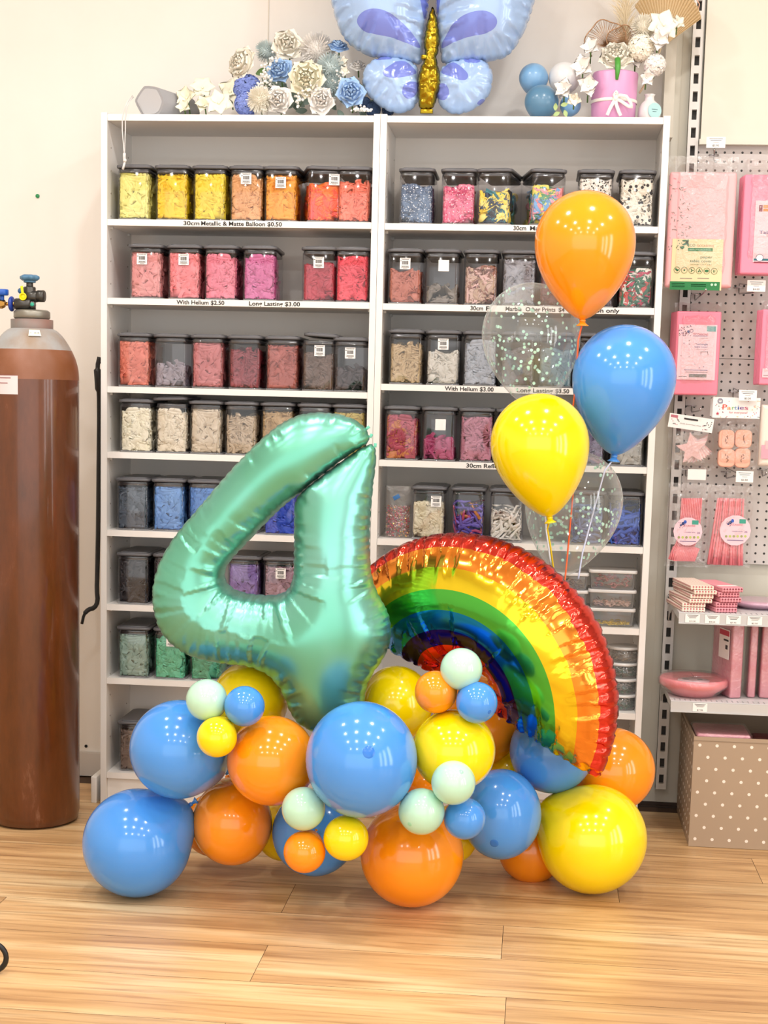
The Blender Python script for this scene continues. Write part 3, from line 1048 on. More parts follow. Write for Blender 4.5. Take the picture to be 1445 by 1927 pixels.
def foil_mat(name, color, rough=0.2, metal=0.95, freq=260, strength=0.5, vary=None, coat=0.0, dist=0.004):
    m = bpy.data.materials.new(name)
    m.use_nodes = True
    nt = m.node_tree
    L = nt.links.new
    b = nt.nodes['Principled BSDF']
    b.inputs['Base Color'].default_value = lin(color)
    b.inputs['Metallic'].default_value = metal
    b.inputs['Roughness'].default_value = rough
    b.inputs['Coat Weight'].default_value = coat
    sa = nt.nodes.new('ShaderNodeAttribute'); sa.attribute_name = 'seam_s'
    wa = nt.nodes.new('ShaderNodeAttribute'); wa.attribute_name = 'seam_w'
    cb = nt.nodes.new('ShaderNodeCombineXYZ')
    mu = nt.nodes.new('ShaderNodeMath'); mu.operation = 'MULTIPLY'; mu.inputs[1].default_value = freq
    m2 = nt.nodes.new('ShaderNodeMath'); m2.operation = 'MULTIPLY'; m2.inputs[1].default_value = 1.6
    L(sa.outputs['Fac'], mu.inputs[0]); L(wa.outputs['Fac'], m2.inputs[0])
    L(mu.outputs[0], cb.inputs[0]); L(m2.outputs[0], cb.inputs[1])
    n = nt.nodes.new('ShaderNodeTexNoise'); n.inputs['Scale'].default_value = 1.0; n.inputs['Detail'].default_value = 2
    L(cb.outputs[0], n.inputs['Vector'])
    pw = nt.nodes.new('ShaderNodeMath'); pw.operation = 'POWER'; pw.inputs[1].default_value = 1.5
    L(wa.outputs['Fac'], pw.inputs[0])
    mm = nt.nodes.new('ShaderNodeMath'); mm.operation = 'MULTIPLY'
    L(n.outputs['Fac'], mm.inputs[0]); L(pw.outputs[0], mm.inputs[1])
    bp = nt.nodes.new('ShaderNodeBump'); bp.inputs['Strength'].default_value = strength; bp.inputs['Distance'].default_value = dist
    L(mm.outputs[0], bp.inputs['Height']); L(bp.outputs[0], b.inputs['Normal'])
    if vary:
        tc = nt.nodes.new('ShaderNodeTexCoord')
        n2 = nt.nodes.new('ShaderNodeTexNoise'); n2.inputs['Scale'].default_value = vary[1]; n2.inputs['Detail'].default_value = 1
        r = nt.nodes.new('ShaderNodeValToRGB')
        r.color_ramp.elements[0].color = lin(color); r.color_ramp.elements[1].color = lin(vary[0])
        r.color_ramp.elements[0].position = 0.4; r.color_ramp.elements[1].position = 0.7
        L(tc.outputs['Object'], n2.inputs['Vector']); L(n2.outputs['Fac'], r.inputs[0]); L(r.outputs[0], b.inputs['Base Color'])
    MATS[name] = m
    return m

# ---- the number four
FY = -0.77
F4 = at(520, 1080, FY)
def loc2(pts, Y, O):
    out = []
    for px, py in pts:
        p = at(px, py, Y)
        out.append((p.x - O.x, p.z - O.z))
    return out
four = [(696, 822), (690, 808), (678, 795), (652, 782), (622, 776), (588, 775), (556, 782), (528, 796), (500, 818), (468, 848), (432, 886), (398, 926),
        (364, 966), (333, 1002), (308, 1040), (292, 1078), (286, 1118), (290, 1156), (304, 1190), (326, 1216), (356, 1234), (392, 1244), (432, 1250), (470, 1254), (500, 1264),
        (522, 1284), (536, 1310), (546, 1340), (560, 1362), (590, 1378), (630, 1382), (662, 1372), (680, 1350), (686, 1318), (690, 1290), (704, 1264), (722, 1240), (734, 1212), (737, 1180),
        (730, 1148), (714, 1122), (702, 1096), (697, 1060), (696, 1010), (698, 960), (703, 910), (708, 870), (708, 845), (701, 835), (694, 836),
        (672, 846), (640, 868), (606, 893), (575, 918), (556, 937), (553, 960), (553, 1010), (553, 1060), (551, 1092), (541, 1110), (522, 1120), (480, 1119), (444, 1112), (427, 1100), (421, 1082), (429, 1060),
        (460, 1027), (500, 985), (530, 956), (555, 936), (575, 920), (606, 895), (640, 870), (672, 847), (694, 834)]
def smooth_keep(pts, it):
    return [(v.x, v.y) for v in smooth_closed(pts, it)]
o4 = smooth_keep(loc2(four, FY, F4), 2)
def lam4(x, z):
    # long puckers round the tight inner corners and the stem's foot
    f = 0.55
    for (cx, cz, R, g) in lam4.c:
        f += g * math.exp(-((x - cx) ** 2 + (z - cz) ** 2) / (R * R))
    return f
lam4.c = []
for (px, py, R, g) in ((430, 1110, 0.12, 2.2), (545, 1110, 0.12, 2.2), (490, 1150, 0.09, 1.6), (505, 1290, 0.07, 1.2), (715, 1110, 0.07, 1.6), (700, 1285, 0.06, 1.2), (540, 1320, 0.07, 1.0), (630, 1060, 0.05, 1.0)):
    p = at(px, py, FY)
    lam4.c.append((p.x - F4.x, p.z - F4.z, R, g))
t = thing('number_balloon', 'large satin mint green foil number four balloon standing in the garland', 'foil balloon', F4)
m4 = foil_mat('mint_foil', '#6dbba2', 0.3, 0.75, 300, 0.22, vary=('#84c9c0', 5))
foil_object('foil_body', inflate(o4, 'four', step=0.0055, flat=0.92, seed=5, crease=(0.026, 0.026, 0.16), lam=lam4, scallop=0.002), [m4], t)
q = MB()
for px, py, ang in ((698, 820, 0.5), (706, 838, 0.1), (692, 805, 0.9)):
    p = at(px, py, FY) - F4
    q.rbox((p.x, 0, p.z), (0.007, 0.0012, 0.010), 0.0005, rot=Matrix.Rotation(ang, 3, 'Y'))
q.build('seam_tab', m4, t)

# ---- the rainbow
RY = -0.62
RC = at(876, 1300, RY)
RBC = (0.0, 0.0)
Rk = mpp(RC)
RO, RI = 301 * Rk, 62 * Rk
outl = []
N = 90
for i in range(N + 1):
    a = math.pi * i / N
    outl.append((-RO * math.cos(a), RO * math.sin(a)))
# right foot, slightly rounded corners, across to the arch's inner edge
outl += [(RO * 0.985, -0.012), (RO * 0.9, -0.014), (RO * 0.5, -0.010), (RI * 1.12, -0.006), (RI, 0.004)]
for i in range(1, 24):
    a = math.pi * i / 24
    outl.append((RI * math.cos(a), RI * math.sin(a)))
outl += [(-RI, 0.004), (-RI * 1.12, -0.006), (-RO * 0.5, -0.010), (-RO * 0.9, -0.014), (-RO * 0.985, -0.012)]
bands = [b * Rk for b in (102, 134, 172, 210, 248, 281)]
lines_ = []
for b in bands:
    lines_.append([(-b * math.cos(math.pi * i / 60), b * math.sin(math.pi * i / 60)) for i in range(61)])
    lines_[-1] = [(-b, -0.03)] + lines_[-1] + [(b, -0.03)]
def regs(x, z):
    r_ = np.where(z > 0, np.hypot(x, z), np.abs(x))
    return np.searchsorted(np.array(bands), r_)
def lamr(x, z):
    r_ = math.hypot(x, z)
    f = 1.0
    if r_ < 0.24: f = 1.7
    return f
rb = [foil_mat('rainbow_' + n, c, 0.13, 0.97, 240, 0.22, dist=0.004) for n, c in
      (('inner_red', '#c62a2a'), ('violet', '#2a1a8a'), ('blue', '#1c86d6'), ('green', '#54b848'), ('yellow', '#ead22e'), ('orange', '#f59a3c'), ('red', '#e2483c'))]
t = thing('rainbow_balloon', 'shiny rainbow arch foil balloon leaning to the right of the number four', 'foil balloon', RC, (0, 0, 0))
Mr = Matrix.Rotation(math.radians(-23), 4, 'Z') @ Matrix.Rotation(math.radians(5), 4, 'X') @ Matrix.Rotation(math.radians(25), 4, 'Y')
t.rotation_euler = Mr.to_euler()
foil_object('foil_body', inflate(outl, 'rainbow', step=0.0055, flat=0.74, seed=9, crease=(0.034, 0.036, 0.34), lines=lines_, regions=regs, lam=lamr, scallop=0.004), rb, t)

# ---- the butterfly on the bookcase top
BY = 0.085
BC = at(806, 110, BY)
wing_m = foil_mat('butterfly_pale_blue', '#9dbbe4', 0.24, 0.12, 200, 0.22, coat=0.5)
spot_m = foil_mat('butterfly_periwinkle', '#6f80d0', 0.22, 0.12, 200, 0.22, coat=0.5)
gold_m = foil_mat('butterfly_gold', '#9c8420', 0.2, 0.97, 120, 0.1)
def wing(pts, spots, nm, seed, t, flat=0.8, off=0.0, cr=(0.035, 0.045, 0.3)):
    o = smooth_keep(loc2(pts, BY, BC), 2)
    sp = [smooth_keep(loc2(s, BY, BC), 2) for s in spots]
    def rg(x, z):
        m = np.zeros(x.shape, int)
        for s in sp: m[in_poly(x, z, s)] = 1
        return m
    lines = [s + [s[0]] for s in sp]
    ob_ = foil_object(nm, inflate(o, nm, step=0.006, flat=flat, seed=seed, crease=cr, lines=lines, regions=rg, scallop=0.003), [wing_m, spot_m], t)
    ob_.location.y = off
    return ob_
t = thing('butterfly_balloon', 'pale blue butterfly foil balloon with periwinkle spots on top of the bookcases', 'foil balloon', BC)
UL = [(800, 60), (796, 100), (794, 124), (766, 118), (722, 113), (691, 106), (661, 89), (643, 68), (633, 44), (624, 12), (612, -40), (606, -100), (626, -160), (680, -190), (740, -178), (786, -120), (806, -60), (809, 0)]
URt = [(824, 60), (828, 100), (831, 124), (874, 118), (923, 117), (956, 108), (974, 84), (993, 48), (1006, 6), (1018, -50), (1022, -110), (1000, -165), (950, -190), (888, -176), (842, -120), (824, -60), (818, 0)]
wing(UL, [[(674, 49), (688, 34), (712, 29), (740, 37), (768, 58), (787, 80), (795, 97), (772, 90), (742, 80), (708, 75), (684, 66)],
          [(782, -60), (790, -10), (797, 30), (800, 45), (806, 20), (808, -20), (800, -70)]], 'upper_wing', 11, t)
wing(URt, [[(829, 97), (836, 78), (858, 50), (884, 37), (915, 33), (935, 43), (938, 58), (924, 72), (894, 78), (864, 84), (844, 92)],
           [(842, -50), (834, -10), (826, 30), (823, 45), (818, 10), (818, -30), (828, -70)],
           [(880, 3), (886, -4), (886, -20), (878, -20)]], 'upper_wing', 12, t)
wing([(788, 126), (768, 113), (738, 107), (708, 110), (690, 122), (681, 145), (684, 168), (700, 190), (726, 210), (752, 217), (778, 208), (790, 189), (792, 168), (787, 146)],
     [[(706, 114), (716, 109), (734, 110), (741, 114), (732, 118), (714, 118)], [(722, 141), (738, 128), (752, 118), (768, 121), (780, 132), (788, 142), (768, 150), (742, 155), (726, 151)],
      [(757, 178), (766, 160), (788, 157), (790, 172), (780, 188), (766, 192)]], 'lower_wing', 13, t, off=-0.012)
wing([(829, 128), (850, 116), (884, 110), (912, 114), (927, 132), (928, 160), (918, 188), (892, 209), (862, 219), (836, 211), (821, 189), (819, 164), (824, 144)],
     [[(872, 115), (886, 113), (904, 116), (906, 121), (894, 124), (876, 122)], [(828, 142), (838, 128), (854, 120), (868, 130), (884, 146), (880, 158), (866, 158), (850, 150)],
      [(820, 178), (822, 164), (836, 160), (847, 172), (846, 188), (836, 195), (824, 188)], [(896, 200), (906, 190), (914, 190), (908, 200)]], 'lower_wing', 14, t, off=-0.012)
ob1 = foil_object('body', inflate(smooth_keep(loc2([(818, 18), (826, 50), (829, 80), (826, 104), (822, 112), (828, 135), (832, 160), (824, 185), (818, 210), (790, 211), (788, 190), (786, 160), (790, 135), (802, 112), (800, 104), (798, 80), (804, 50), (812, 18)], BY, BC), 2), 'body', step=0.005, flat=0.9, seed=15, crease=(0.03, 0.03, 0.3)), [gold_m], t)
ob1.location.y = -0.03
q = MB()
p = at(806, 113, BY) - BC
q.rbox((p.x, -0.03, p.z), (0.036, 0.03, 0.012), 0.006, 3)
q.build('waist_band', gold_m, t)
p = at(804, 213, BY) - BC
MB().rbox((p.x, -0.028, p.z), (0.036, 0.012, 0.012), 0.003, 2).build('tail_tab', gold_m, t)

# ------------------------------------------------------------------ latex balloons
def latex(name, c, rough=0.14):
    m = mat(name, c, rough, 0, 0.5, coat=0.25, sub=0.12)
    return m
LX = {'blue': latex('latex_blue', '#4a96ea'), 'orange': latex('latex_orange', '#ff9814'), 'yellow': latex('latex_yellow', '#ffe104'),
      'mint': latex('latex_mint', '#b9e6cf'), 'darkblue': latex('latex_satin_blue', '#7aaad4', 0.3), 'steel': latex('latex_metal_blue', '#54809f', 0.28), 'white': latex('latex_white', '#e4e4e4', 0.3)}
NUB = {'blue': mat('nub_blue', '#2c78d6', 0.2), 'mint': mat('nub_mint', '#9fdcbc', 0.2), 'orange': mat('nub_orange', '#e86a00', 0.2), 'yellow': mat('nub_yellow', '#e0b800', 0.2)}
def round_profile(n=30):
    pr = []
    for k in range(n + 1):
        a = math.pi * k / n
        r_ = math.sin(a)
        z = -math.cos(a)
        if z < -0.55:
            z -= (-0.55 - z) ** 2 * 0.9
            r_ *= 1 - 0.12 * (-0.55 - z)
        pr.append((max(r_, 0.018), z))
    return pr
rp = round_profile()
# the round end is +Z, the knot end -Z
RB_ME = MB().lathe(rp, 48, cap=True).mesh('latex_skin', [LX['blue']])
kz = rp[0][1]
km = MB().ball((0, 0, kz - 0.02), 0.045, 6).lathe([(0.02, kz - 0.05), (0.035, kz - 0.10), (0.075, kz - 0.15), (0.07, kz - 0.155)], 12)
KN_ME = km.mesh('knot', [LX['blue']])
NB_ME = MB().lathe([(0.0, 1.0045), (0.05, 1.003), (0.1, 0.9985), (0.11, 0.993)], 20, cap=False).mesh('tip_spot', [LX['blue']])
BAL = []
def balloon(px, py, rx, ry, Y, col, label, knot=(0.0, 1.0, 0.0), spot=None, group='round balloons in the garland', tipdark=False):
    c = at(px, py, Y)
    k = mpp(c)
    # spheres look slightly bigger off axis; good enough
    R = (rx + ry) / 2 * k
    kd = Vector(knot).normalized()
    if spot:
        # the thick tip faces the viewer where the photo shows its dark spot; the knot is opposite
        v = RT * ((spot[0] - px) / rx) - UP * ((spot[1] - py) / ry)
        l = min(0.98, v.length)
        v = v.normalized() * l - _f * math.sqrt(1 - l * l)
        kd = -v
    t = thing('latex_balloon', label, 'balloon', c, (0, 0, 0), group)
    sc = Matrix.Diagonal((rx * k, (rx + ry) / 2 * k, ry * k, 1))
    q = (-kd).to_track_quat('Z', 'Y').to_matrix().to_4x4()
    for nm, me, m in (('latex_skin', RB_ME, LX[col]), ('knot', KN_ME, LX[col]), ('tip_spot', NB_ME, NUB.get(col))):
        if nm == 'tip_spot' and not spot: continue
        o = ob(nm, me, t, m=m)
        o.matrix_local = sc @ q
        if nm == 'tip_spot': o['label'] = 'darker thick latex tip'
    BAL.append(t)
    return t
G1 = balloon
def floor_Y(px, py, r):
    d = ray(px, py)
    s = CAM.z / (r / FPX - d.z)
    return (CAM + d * s).y
CC_ = (0.3, 1.0, 0.1)
G1(258, 1586, 103, 101, floor_Y(258, 1586, 101), 'blue', 'big blue balloon resting on the floor at the far left of the garland', (1, 0.3, 0.75))
G1(337, 1410, 93, 93, -0.86, 'blue', 'big blue balloon directly above the leftmost one on the floor', (0.8, 0.8, -0.6))
G1(437, 1548, 75, 82, -0.76, 'orange', 'orange balloon low in the garland, right of the leftmost floor balloon', (-0.3, 0.9, 0.8))
G1(511, 1431, 84, 85, -0.885, 'orange', 'orange balloon left of the big central blue one', (0.2, 1, -0.4))
G1(680, 1429, 105, 110, -0.985, 'blue', 'largest blue balloon at the centre front of the garland', spot=(694, 1405))
G1(470, 1319, 72, 75, -0.70, 'yellow', 'yellow balloon under the left foot of the number four', (0.1, 1, -0.5))
G1(592, 1567, 80, 82, -0.74, 'blue', 'blue balloon half hidden behind the low mint, orange and yellow minis', (0.1, 1, 0.4))
G1(535, 1561, 55, 60, -0.58, 'yellow', 'yellow balloon peeping out low behind the small orange one', (0.1, 0.6, 0.9))
G1(775, 1608, 97, 99, floor_Y(775, 1608, 99), 'orange', 'big orange balloon resting on the floor at the front centre', (0.2, 0.8, 0.8))
G1(746, 1324, 68, 72, -0.64, 'yellow', 'yellow balloon between the number four and the small orange balloon', (0.1, 1, -0.5))
G1(854, 1412, 78, 77, -0.90, 'yellow', 'yellow balloon right of the big central blue one', (0.1, 1, -0.3))
G1(897, 1357, 84, 86, -0.44, 'orange', 'orange balloon behind the yellow one, below the rainbow arch', (0.0, 1, -0.3))
G1(1038, 1413, 79, 80, -0.55, 'blue', 'blue balloon right under the foot of the rainbow', (-0.4, 1, -0.6))
G1(943, 1532, 75, 88, -0.70, 'blue', 'blue balloon with a dark spot low on it, left of the big yellow one', spot=(926, 1580))
G1(1000, 1598, 63, 64, -0.50, 'orange', 'orange balloon near the floor behind the big yellow one', (-0.2, 1, 0.5))
G1(1115, 1579, 100, 104, floor_Y(1115, 1579, 104), 'yellow', 'big yellow balloon resting on the floor at the right end', (-1, 0.4, 0.5))
G1(1152, 1448, 80, 79, -0.44, 'orange', 'orange balloon at the right end, above and behind the big yellow one', (-1, 0.5, 0.2))
G1(958, 1452, 46, 46, -0.42, 'yellow', 'small patch of a yellow balloon seen between two blue ones', (0.1, 1, 0.0))
G1(802, 1478, 42, 42, -0.66, 'orange', 'sliver of orange balloon between the central blue and the yellow one', (0.1, 1, 0.0))
G1(402, 1552, 58, 60, -0.58, 'orange', 'orange balloon hidden behind the low left blue one', (0.1, 1, 0.4))
G1(850, 1570, 50, 56, -0.62, 'yellow', 'yellow balloon mostly hidden behind the big orange one on the floor', (0.1, 1, 0.3))
GM = 'mini balloons in clusters on the garland'
def mini(px, py, r_, Y, c, label, **k):
    return G1(px, py, r_, r_ * 1.01, Y, c, label, group=GM, **k)
mini(389, 1317, 39, -0.95, 'mint', 'mint mini balloon at the upper left of the garland', knot=(0.6, 0.7, -0.4))
mini(460, 1329, 38, -0.965, 'blue', 'blue mini balloon beside the upper left mint one', knot=(-0.6, 0.7, -0.4))
mini(408, 1387, 38, -0.985, 'yellow', 'yellow mini balloon under the upper left mint one', knot=(0.2, 0.7, 0.6))
mini(571, 1522, 41, -0.985, 'mint', 'mint mini balloon above the small orange one low in front', knot=(0.3, 0.7, -0.6))
mini(573, 1603, 39.5, -0.985, 'orange', 'orange mini balloon lowest at the front of the garland', knot=(0.3, 0.7, 0.6))
mini(651, 1577, 42.5, -0.985, 'yellow', 'yellow mini balloon under the big central blue one', knot=(-0.6, 0.7, 0.2))
mini(868, 1259, 39.5, -0.93, 'mint', 'mint mini balloon in front of the rainbow arch opening', knot=(0.5, 0.7, -0.5))
mini(820, 1302, 40, -0.92, 'orange', 'orange mini balloon left of the mint one before the rainbow', knot=(0.5, 0.7, 0.2))
mini(897, 1322, 39, -0.95, 'blue', 'blue mini balloon below the mint one before the rainbow', spot=(919, 1338))
mini(853, 1473, 41.5, -1.01, 'mint', 'mint mini balloon on the lower right of the central yellow one', spot=(866, 1449))
mini(793, 1527, 43.5, -0.99, 'mint', 'mint mini balloon low between the big blue and big orange ones', spot=(770, 1547))
mini(874, 1540, 39.5, -0.95, 'blue', 'blue mini balloon right of the two low mint ones', knot=(-0.5, 0.7, 0.3))

# ---- helium balloons with tails
def tear_profile(n=44):
    pr = []
    a0 = 0.40
    for k in range(n + 1):
        tt = k / n
        if tt < a0:
            s_ = (a0 - tt) / a0
            r_ = math.sqrt(max(0, 1 - s_ * s_))
        else:
            s_ = (tt - a0) / (1 - a0)
            r_ = 0.5 * math.cos(s_ * math.pi / 2) + 0.5 * math.sqrt(max(0, 1 - s_ * s_)) if s_ < 1 else 0
        pr.append((max(r_, 0.03), 1 - tt))
    q = []
    for k in range(9):     # finer round top
        a = math.pi / 2 * k / 8 * 0.25
    return pr
tp = tear_profile()
tp = [(max(math.sin(math.pi / 2 * k / 14), 0.0005), 0.6 + 0.4 * math.cos(math.pi / 2 * k / 14)) for k in range(14)] + [p for p in tp if p[1] <= 0.6]
TEAR = MB().lathe([(r_, z) for r_, z in reversed(tp)], 56, cap=True).mesh('latex_skin', [LX['blue']])
TK = MB().ball((0, 0, -0.006), 0.07, 6, sc=(1, 1, 0.22)).lathe([(0.05, -0.015), (0.08, -0.03), (0.13, -0.045), (0.12, -0.048)], 14).mesh('knot', [LX['blue']])
conf_clear = clear_mat('clear_latex', (0.95, 0.965, 0.965), base=0.05, edge=0.45, rough=0.05, milky=0.05, milk=(0.86, 0.92, 0.92))
def helium(top, bot, halfw, Y, m, label, kn=True, name='helium_balloon', trueL=None):
    a, b = at(top[0], top[1], Y), at(bot[0], bot[1], Y)
    d = a - b
    L = d.length
    W_ = halfw * mpp((a + b) / 2)
    t = thing(name, label, 'balloon', b, (0, 0, 0), 'helium balloons on ribbons')
    M = d.to_track_quat('Z', 'Y').to_matrix().to_4x4() @ Matrix.Diagonal((W_, W_, L, 1))
    o = ob('latex_skin', TEAR, t, m=m)
    o.matrix_local = M
    if kn:
        o = ob('knot', TK, t, m=m)
        o.matrix_local = M
    return t, M
helium((1104, 358), (1096, 602), 94.5, -0.50, LX['orange'], 'orange teardrop balloon floating highest')
helium((1187, 611), (1156, 857), 97, -0.48, LX['blue'], 'blue teardrop balloon floating at the right')
helium((1003, 741), (1034, 973), 92.5, -0.62, LX['yellow'], 'yellow teardrop balloon floating lowest in front')
def confetti(t, M, seed, n, lo=0.1, hi=0.97):
    r = random.Random(seed)
    mb = MB()
    zz = [p[1] for p in tp][::-1]; rr = [p[0] for p in tp][::-1]
    for k in range(n):
        z = lo + (hi - lo) * (r.random() ** 0.85)
        if r.random() < 0.4: z = r.gauss(0.45, 0.13)
        z = min(hi, max(lo, z))
        a = r.uniform(0, 2 * math.pi)
        R = float(np.interp(z, zz, rr)) * 0.985
        c = M @ Vector((R * math.cos(a), R * math.sin(a), z))
        ax = M @ Vector((0, 0, z))
        nr = (c - ax).normalized()
        q = nr.to_track_quat('Z', 'Y').to_matrix().to_4x4() @ Matrix.Rotation(r.uniform(-.3, .3), 4, 'X')
        s_ = 0.0041 * r.uniform(0.85, 1.1)
        mb.lathe([(s_, -0.0002), (s_, 0.0002)], 10, 0, Matrix.Translation(c) @ q, smooth=False)
    o = mb.build('confetti', mat('mint_confetti', '#bfeedd', 0.35), t)
    o['kind'] = 'stuff'
    o['label'] = 'mint green paper confetti dots inside'
t, M = helium((992, 532), (1010, 772), 92.5, -0.41, conf_clear, 'clear balloon with mint confetti floating left of the blue one')
confetti(t, M, 1, 190)
t, M = helium((1098, 849), (1054, 1085), 91, -0.40, conf_clear, 'clear balloon with mint confetti just above the rainbow')
confetti(t, M, 2, 230)
def ribbon(pts, m, label):
    P = [at(*p) for p in pts]
    Q = []
    for i in range(len(P) - 1):
        for k in range(6):
            Q.append(P[i].lerp(P[i + 1], k / 6))
    Q.append(P[-1])
    mb = MB()
    mb.tube(Q, 0.0022, 6)
    for i in range(len(mb.v)):
        pass
    o = mb.build('ribbon', m)
    return tag(o, label, 'ribbon', 'curling ribbons of the helium balloons')
ribbon([(1096, 608, -0.50), (1088, 640, -0.50), (1084, 720, -0.50), (1074, 800, -0.49), (1078, 930, -0.52), (1067, 1052, -0.52), (1062, 1100, -0.54)], mat('orange_ribbon', '#f0642a', 0.4), 'orange ribbon hanging from the highest orange balloon')
ribbon([(1156, 862, -0.48), (1138, 885, -0.50), (1120, 950, -0.50), (1096, 1040, -0.53), (1088, 1090, -0.54)], mat('pale_ribbon', '#c4cdea', 0.4), 'pale lilac ribbon hanging from the blue helium balloon')
ribbon([(1034, 980, -0.62), (1030, 995, -0.61), (1036, 1030, -0.60), (1042, 1075, -0.58)], mat('yellow_ribbon', '#eac620', 0.4), 'yellow ribbon hanging from the yellow helium balloon')
ribbon([(1006, 780, -0.46), (1020, 900, -0.50), (1028, 1000, -0.56), (1036, 1060, -0.56)], mat('white_ribbon', '#dfe2ea', 0.4), 'whitish ribbon beside the yellow ribbon above the rainbow')

# ------------------------------------------------------------------ brown helium cylinder with its valve
c0 = Vector((-0.139, -0.2, 0))
t = thing('gas_cylinder', 'tall brown helium cylinder with grey shoulder standing left of the bookcase', 'gas cylinder', c0)
R_ = 0.129
def cyl_mat():
    m = mat('brown_cylinder_paint', '#5f2f0e', 0.28, 0.0, 0.5, bump=(25, 0.06), coat=0.35)
    nt = m.node_tree; L = nt.links.new
    b = nt.nodes['Principled BSDF']
    tc = nt.nodes.new('ShaderNodeTexCoord')
    mp = nt.nodes.new('ShaderNodeMapping'); mp.inputs['Scale'].default_value = (9, 9, 2.2)
    n = nt.nodes.new('ShaderNodeTexNoise'); n.inputs['Scale'].default_value = 2.5; n.inputs['Detail'].default_value = 8; n.inputs['Roughness'].default_value = 0.7
    r = nt.nodes.new('ShaderNodeValToRGB')
    e = r.color_ramp.elements
    e[0].position = 0.30; e[0].color = lin('#4d2608'); e[1].position = 0.62; e[1].color = lin('#643312')
    x = e.new(0.78); x.color = lin('#8c624a')
    L(tc.outputs['Object'], mp.inputs[0]); L(mp.outputs[0], n.inputs['Vector']); L(n.outputs['Fac'], r.inputs[0])
    L(r.outputs[0], b.inputs['Base Color'])
    return m
CYM = cyl_mat()
CYU = mat('brown_shoulder_paint', '#7c4a2a', 0.4, vary=('#8e604a', 8))
GRS = mat('worn_grey_paint', '#a3a6a8', 0.5, vary=('#94816f', 9))
SH = [(1.262, R_), (1.286, 0.1275), (1.30, 0.125), (1.32, 0.1195), (1.341, 0.110), (1.358, 0.1005), (1.374, 0.090), (1.388, 0.0785), (1.398, 0.066), (1.404, 0.052)]
def shr(z):
    return float(np.interp(z, [q[0] for q in SH], [q[1] for q in SH]))
prof = [(R_ - 0.02, 0.0), (R_ - 0.004, 0.008), (R_, 0.03), (R_, 1.1)] + [(shr(z), z) for z in np.linspace(1.262, 1.404, 22)]
mb = MB()
zsplit1, zsplit2 = 1.25, 1.335
mb.lathe(prof, 64)
for i, f in enumerate(mb.f):
    z = sum(mb.v[v][2] for v in f) / len(f)
    mb.m[i] = 0 if z < 1.262 else (1 if z < 1.341 else 2)
mb.build('body', [CYM, CYU, GRS], t)
ZT = 1.406
MB().lathe([(0.058, ZT - 0.03), (0.058, ZT + 0.02), (0.050, ZT + 0.021)], 40).build('neck_ring', mat('neck_paint', '#7c7672', 0.5, vary=('#8a6a60', 12)), t)
MB().lathe([(0.046, ZT + 0.021), (0.050, ZT + 0.025), (0.050, ZT + 0.041), (0.044, ZT + 0.046), (0.018, ZT + 0.046)], 36).build('neck_collar', mat('collar_metal', '#8d8a80', 0.4, 0.6), t)
vb = mat('valve_dark_metal', '#4b4a47', 0.35, 0.7)
v0 = Vector((-0.006, 0, ZT + 0.045))
v = MB()
v.cyl(v0, v0 + Vector((0, 0, 0.085)), 0.022)
v.cyl(v0 + Vector((-0.05, -0.012, 0.022)), v0 + Vector((0.01, -0.012, 0.022)), 0.021, 20)
v.cyl(v0 + Vector((-0.008, -0.006, 0.05)), v0 + Vector((0.032, -0.006, 0.05)), 0.021, 20)
v.cyl(v0 + Vector((0.03, -0.006, 0.052)), v0 + Vector((0.058, -0.006, 0.052)), 0.0215, 20)
v.cyl(v0 + Vector((0, 0, 0.08)), v0 + Vector((0, 0, 0.105)), 0.0125)
v.cyl(v0 + Vector((0.018, -0.02, 0.018)), v0 + Vector((0.022, -0.038, 0.02)), 0.012)
v.build('valve_body', vb, t)
w_ = MB()
n = 48
hw = [(0.006, -0.012), (0.026, -0.011), (0.034, -0.004), (0.034, 0.004), (0.024, 0.010), (0.006, 0.009)]
w_.lathe(hw, n, M=Matrix.Translation(v0 + Vector((0.0, 0, 0.118))))
w_.v = [tuple(Vector((v0.x, v0.y, p[2])) + Vector((p[0] - v0.x, p[1] - v0.y, 0)) * (1 + 0.09 * math.cos(6 * math.atan2(p[1] - v0.y, p[0] - v0.x)))) for p in w_.v]
w_.cyl(v0 + Vector((0, 0, 0.100)), v0 + Vector((0, 0, 0.108)), 0.022)
w_.build('hand_wheel', mat('faded_blue_plastic', '#3f6f92', 0.45, vary=('#5c86a3', 30)), t)
MB().ball(v0 + Vector((-0.026, 0.0, 0.07)), 0.013, 8, sc=(1.5, 1, 1)).build('blue_cap', mat('cap_blue', '#3d6a98', 0.4), t)
yl = MB().torus(v0 + Vector((-0.016, -0.03, 0.048)), 0.0115, 0.0028, 24, 8, M=Matrix.Rotation(math.pi / 2, 4, 'X'))
yl.rbox(v0 + Vector((-0.019, -0.028, 0.072)), (0.010, 0.004, 0.028), 0.0015, rot=Matrix.Rotation(-0.15, 3, 'Y'))
yl.cyl(v0 + Vector((-0.016, -0.02, 0.048)), v0 + Vector((-0.016, -0.029, 0.048)), 0.010)
yl.build('yellow_dust_cap', mat('yellow_plastic', '#e6d800', 0.4), t)
MB().cyl(v0 + Vector((0.0215, -0.037, 0.02)), v0 + Vector((0.0225, -0.042, 0.0205)), 0.007, 12).build('green_plug', mat('green_plastic', '#1f9e82', 0.4), t)
bm_ = MB()
bm_.cyl(v0 + Vector((-0.062, -0.012, 0.022)), v0 + Vector((-0.048, -0.012, 0.022)), 0.009, 12)
bm_.cyl(v0 + Vector((-0.086, -0.012, 0.022)), v0 + Vector((-0.07, -0.012, 0.022)), 0.0065, 12)
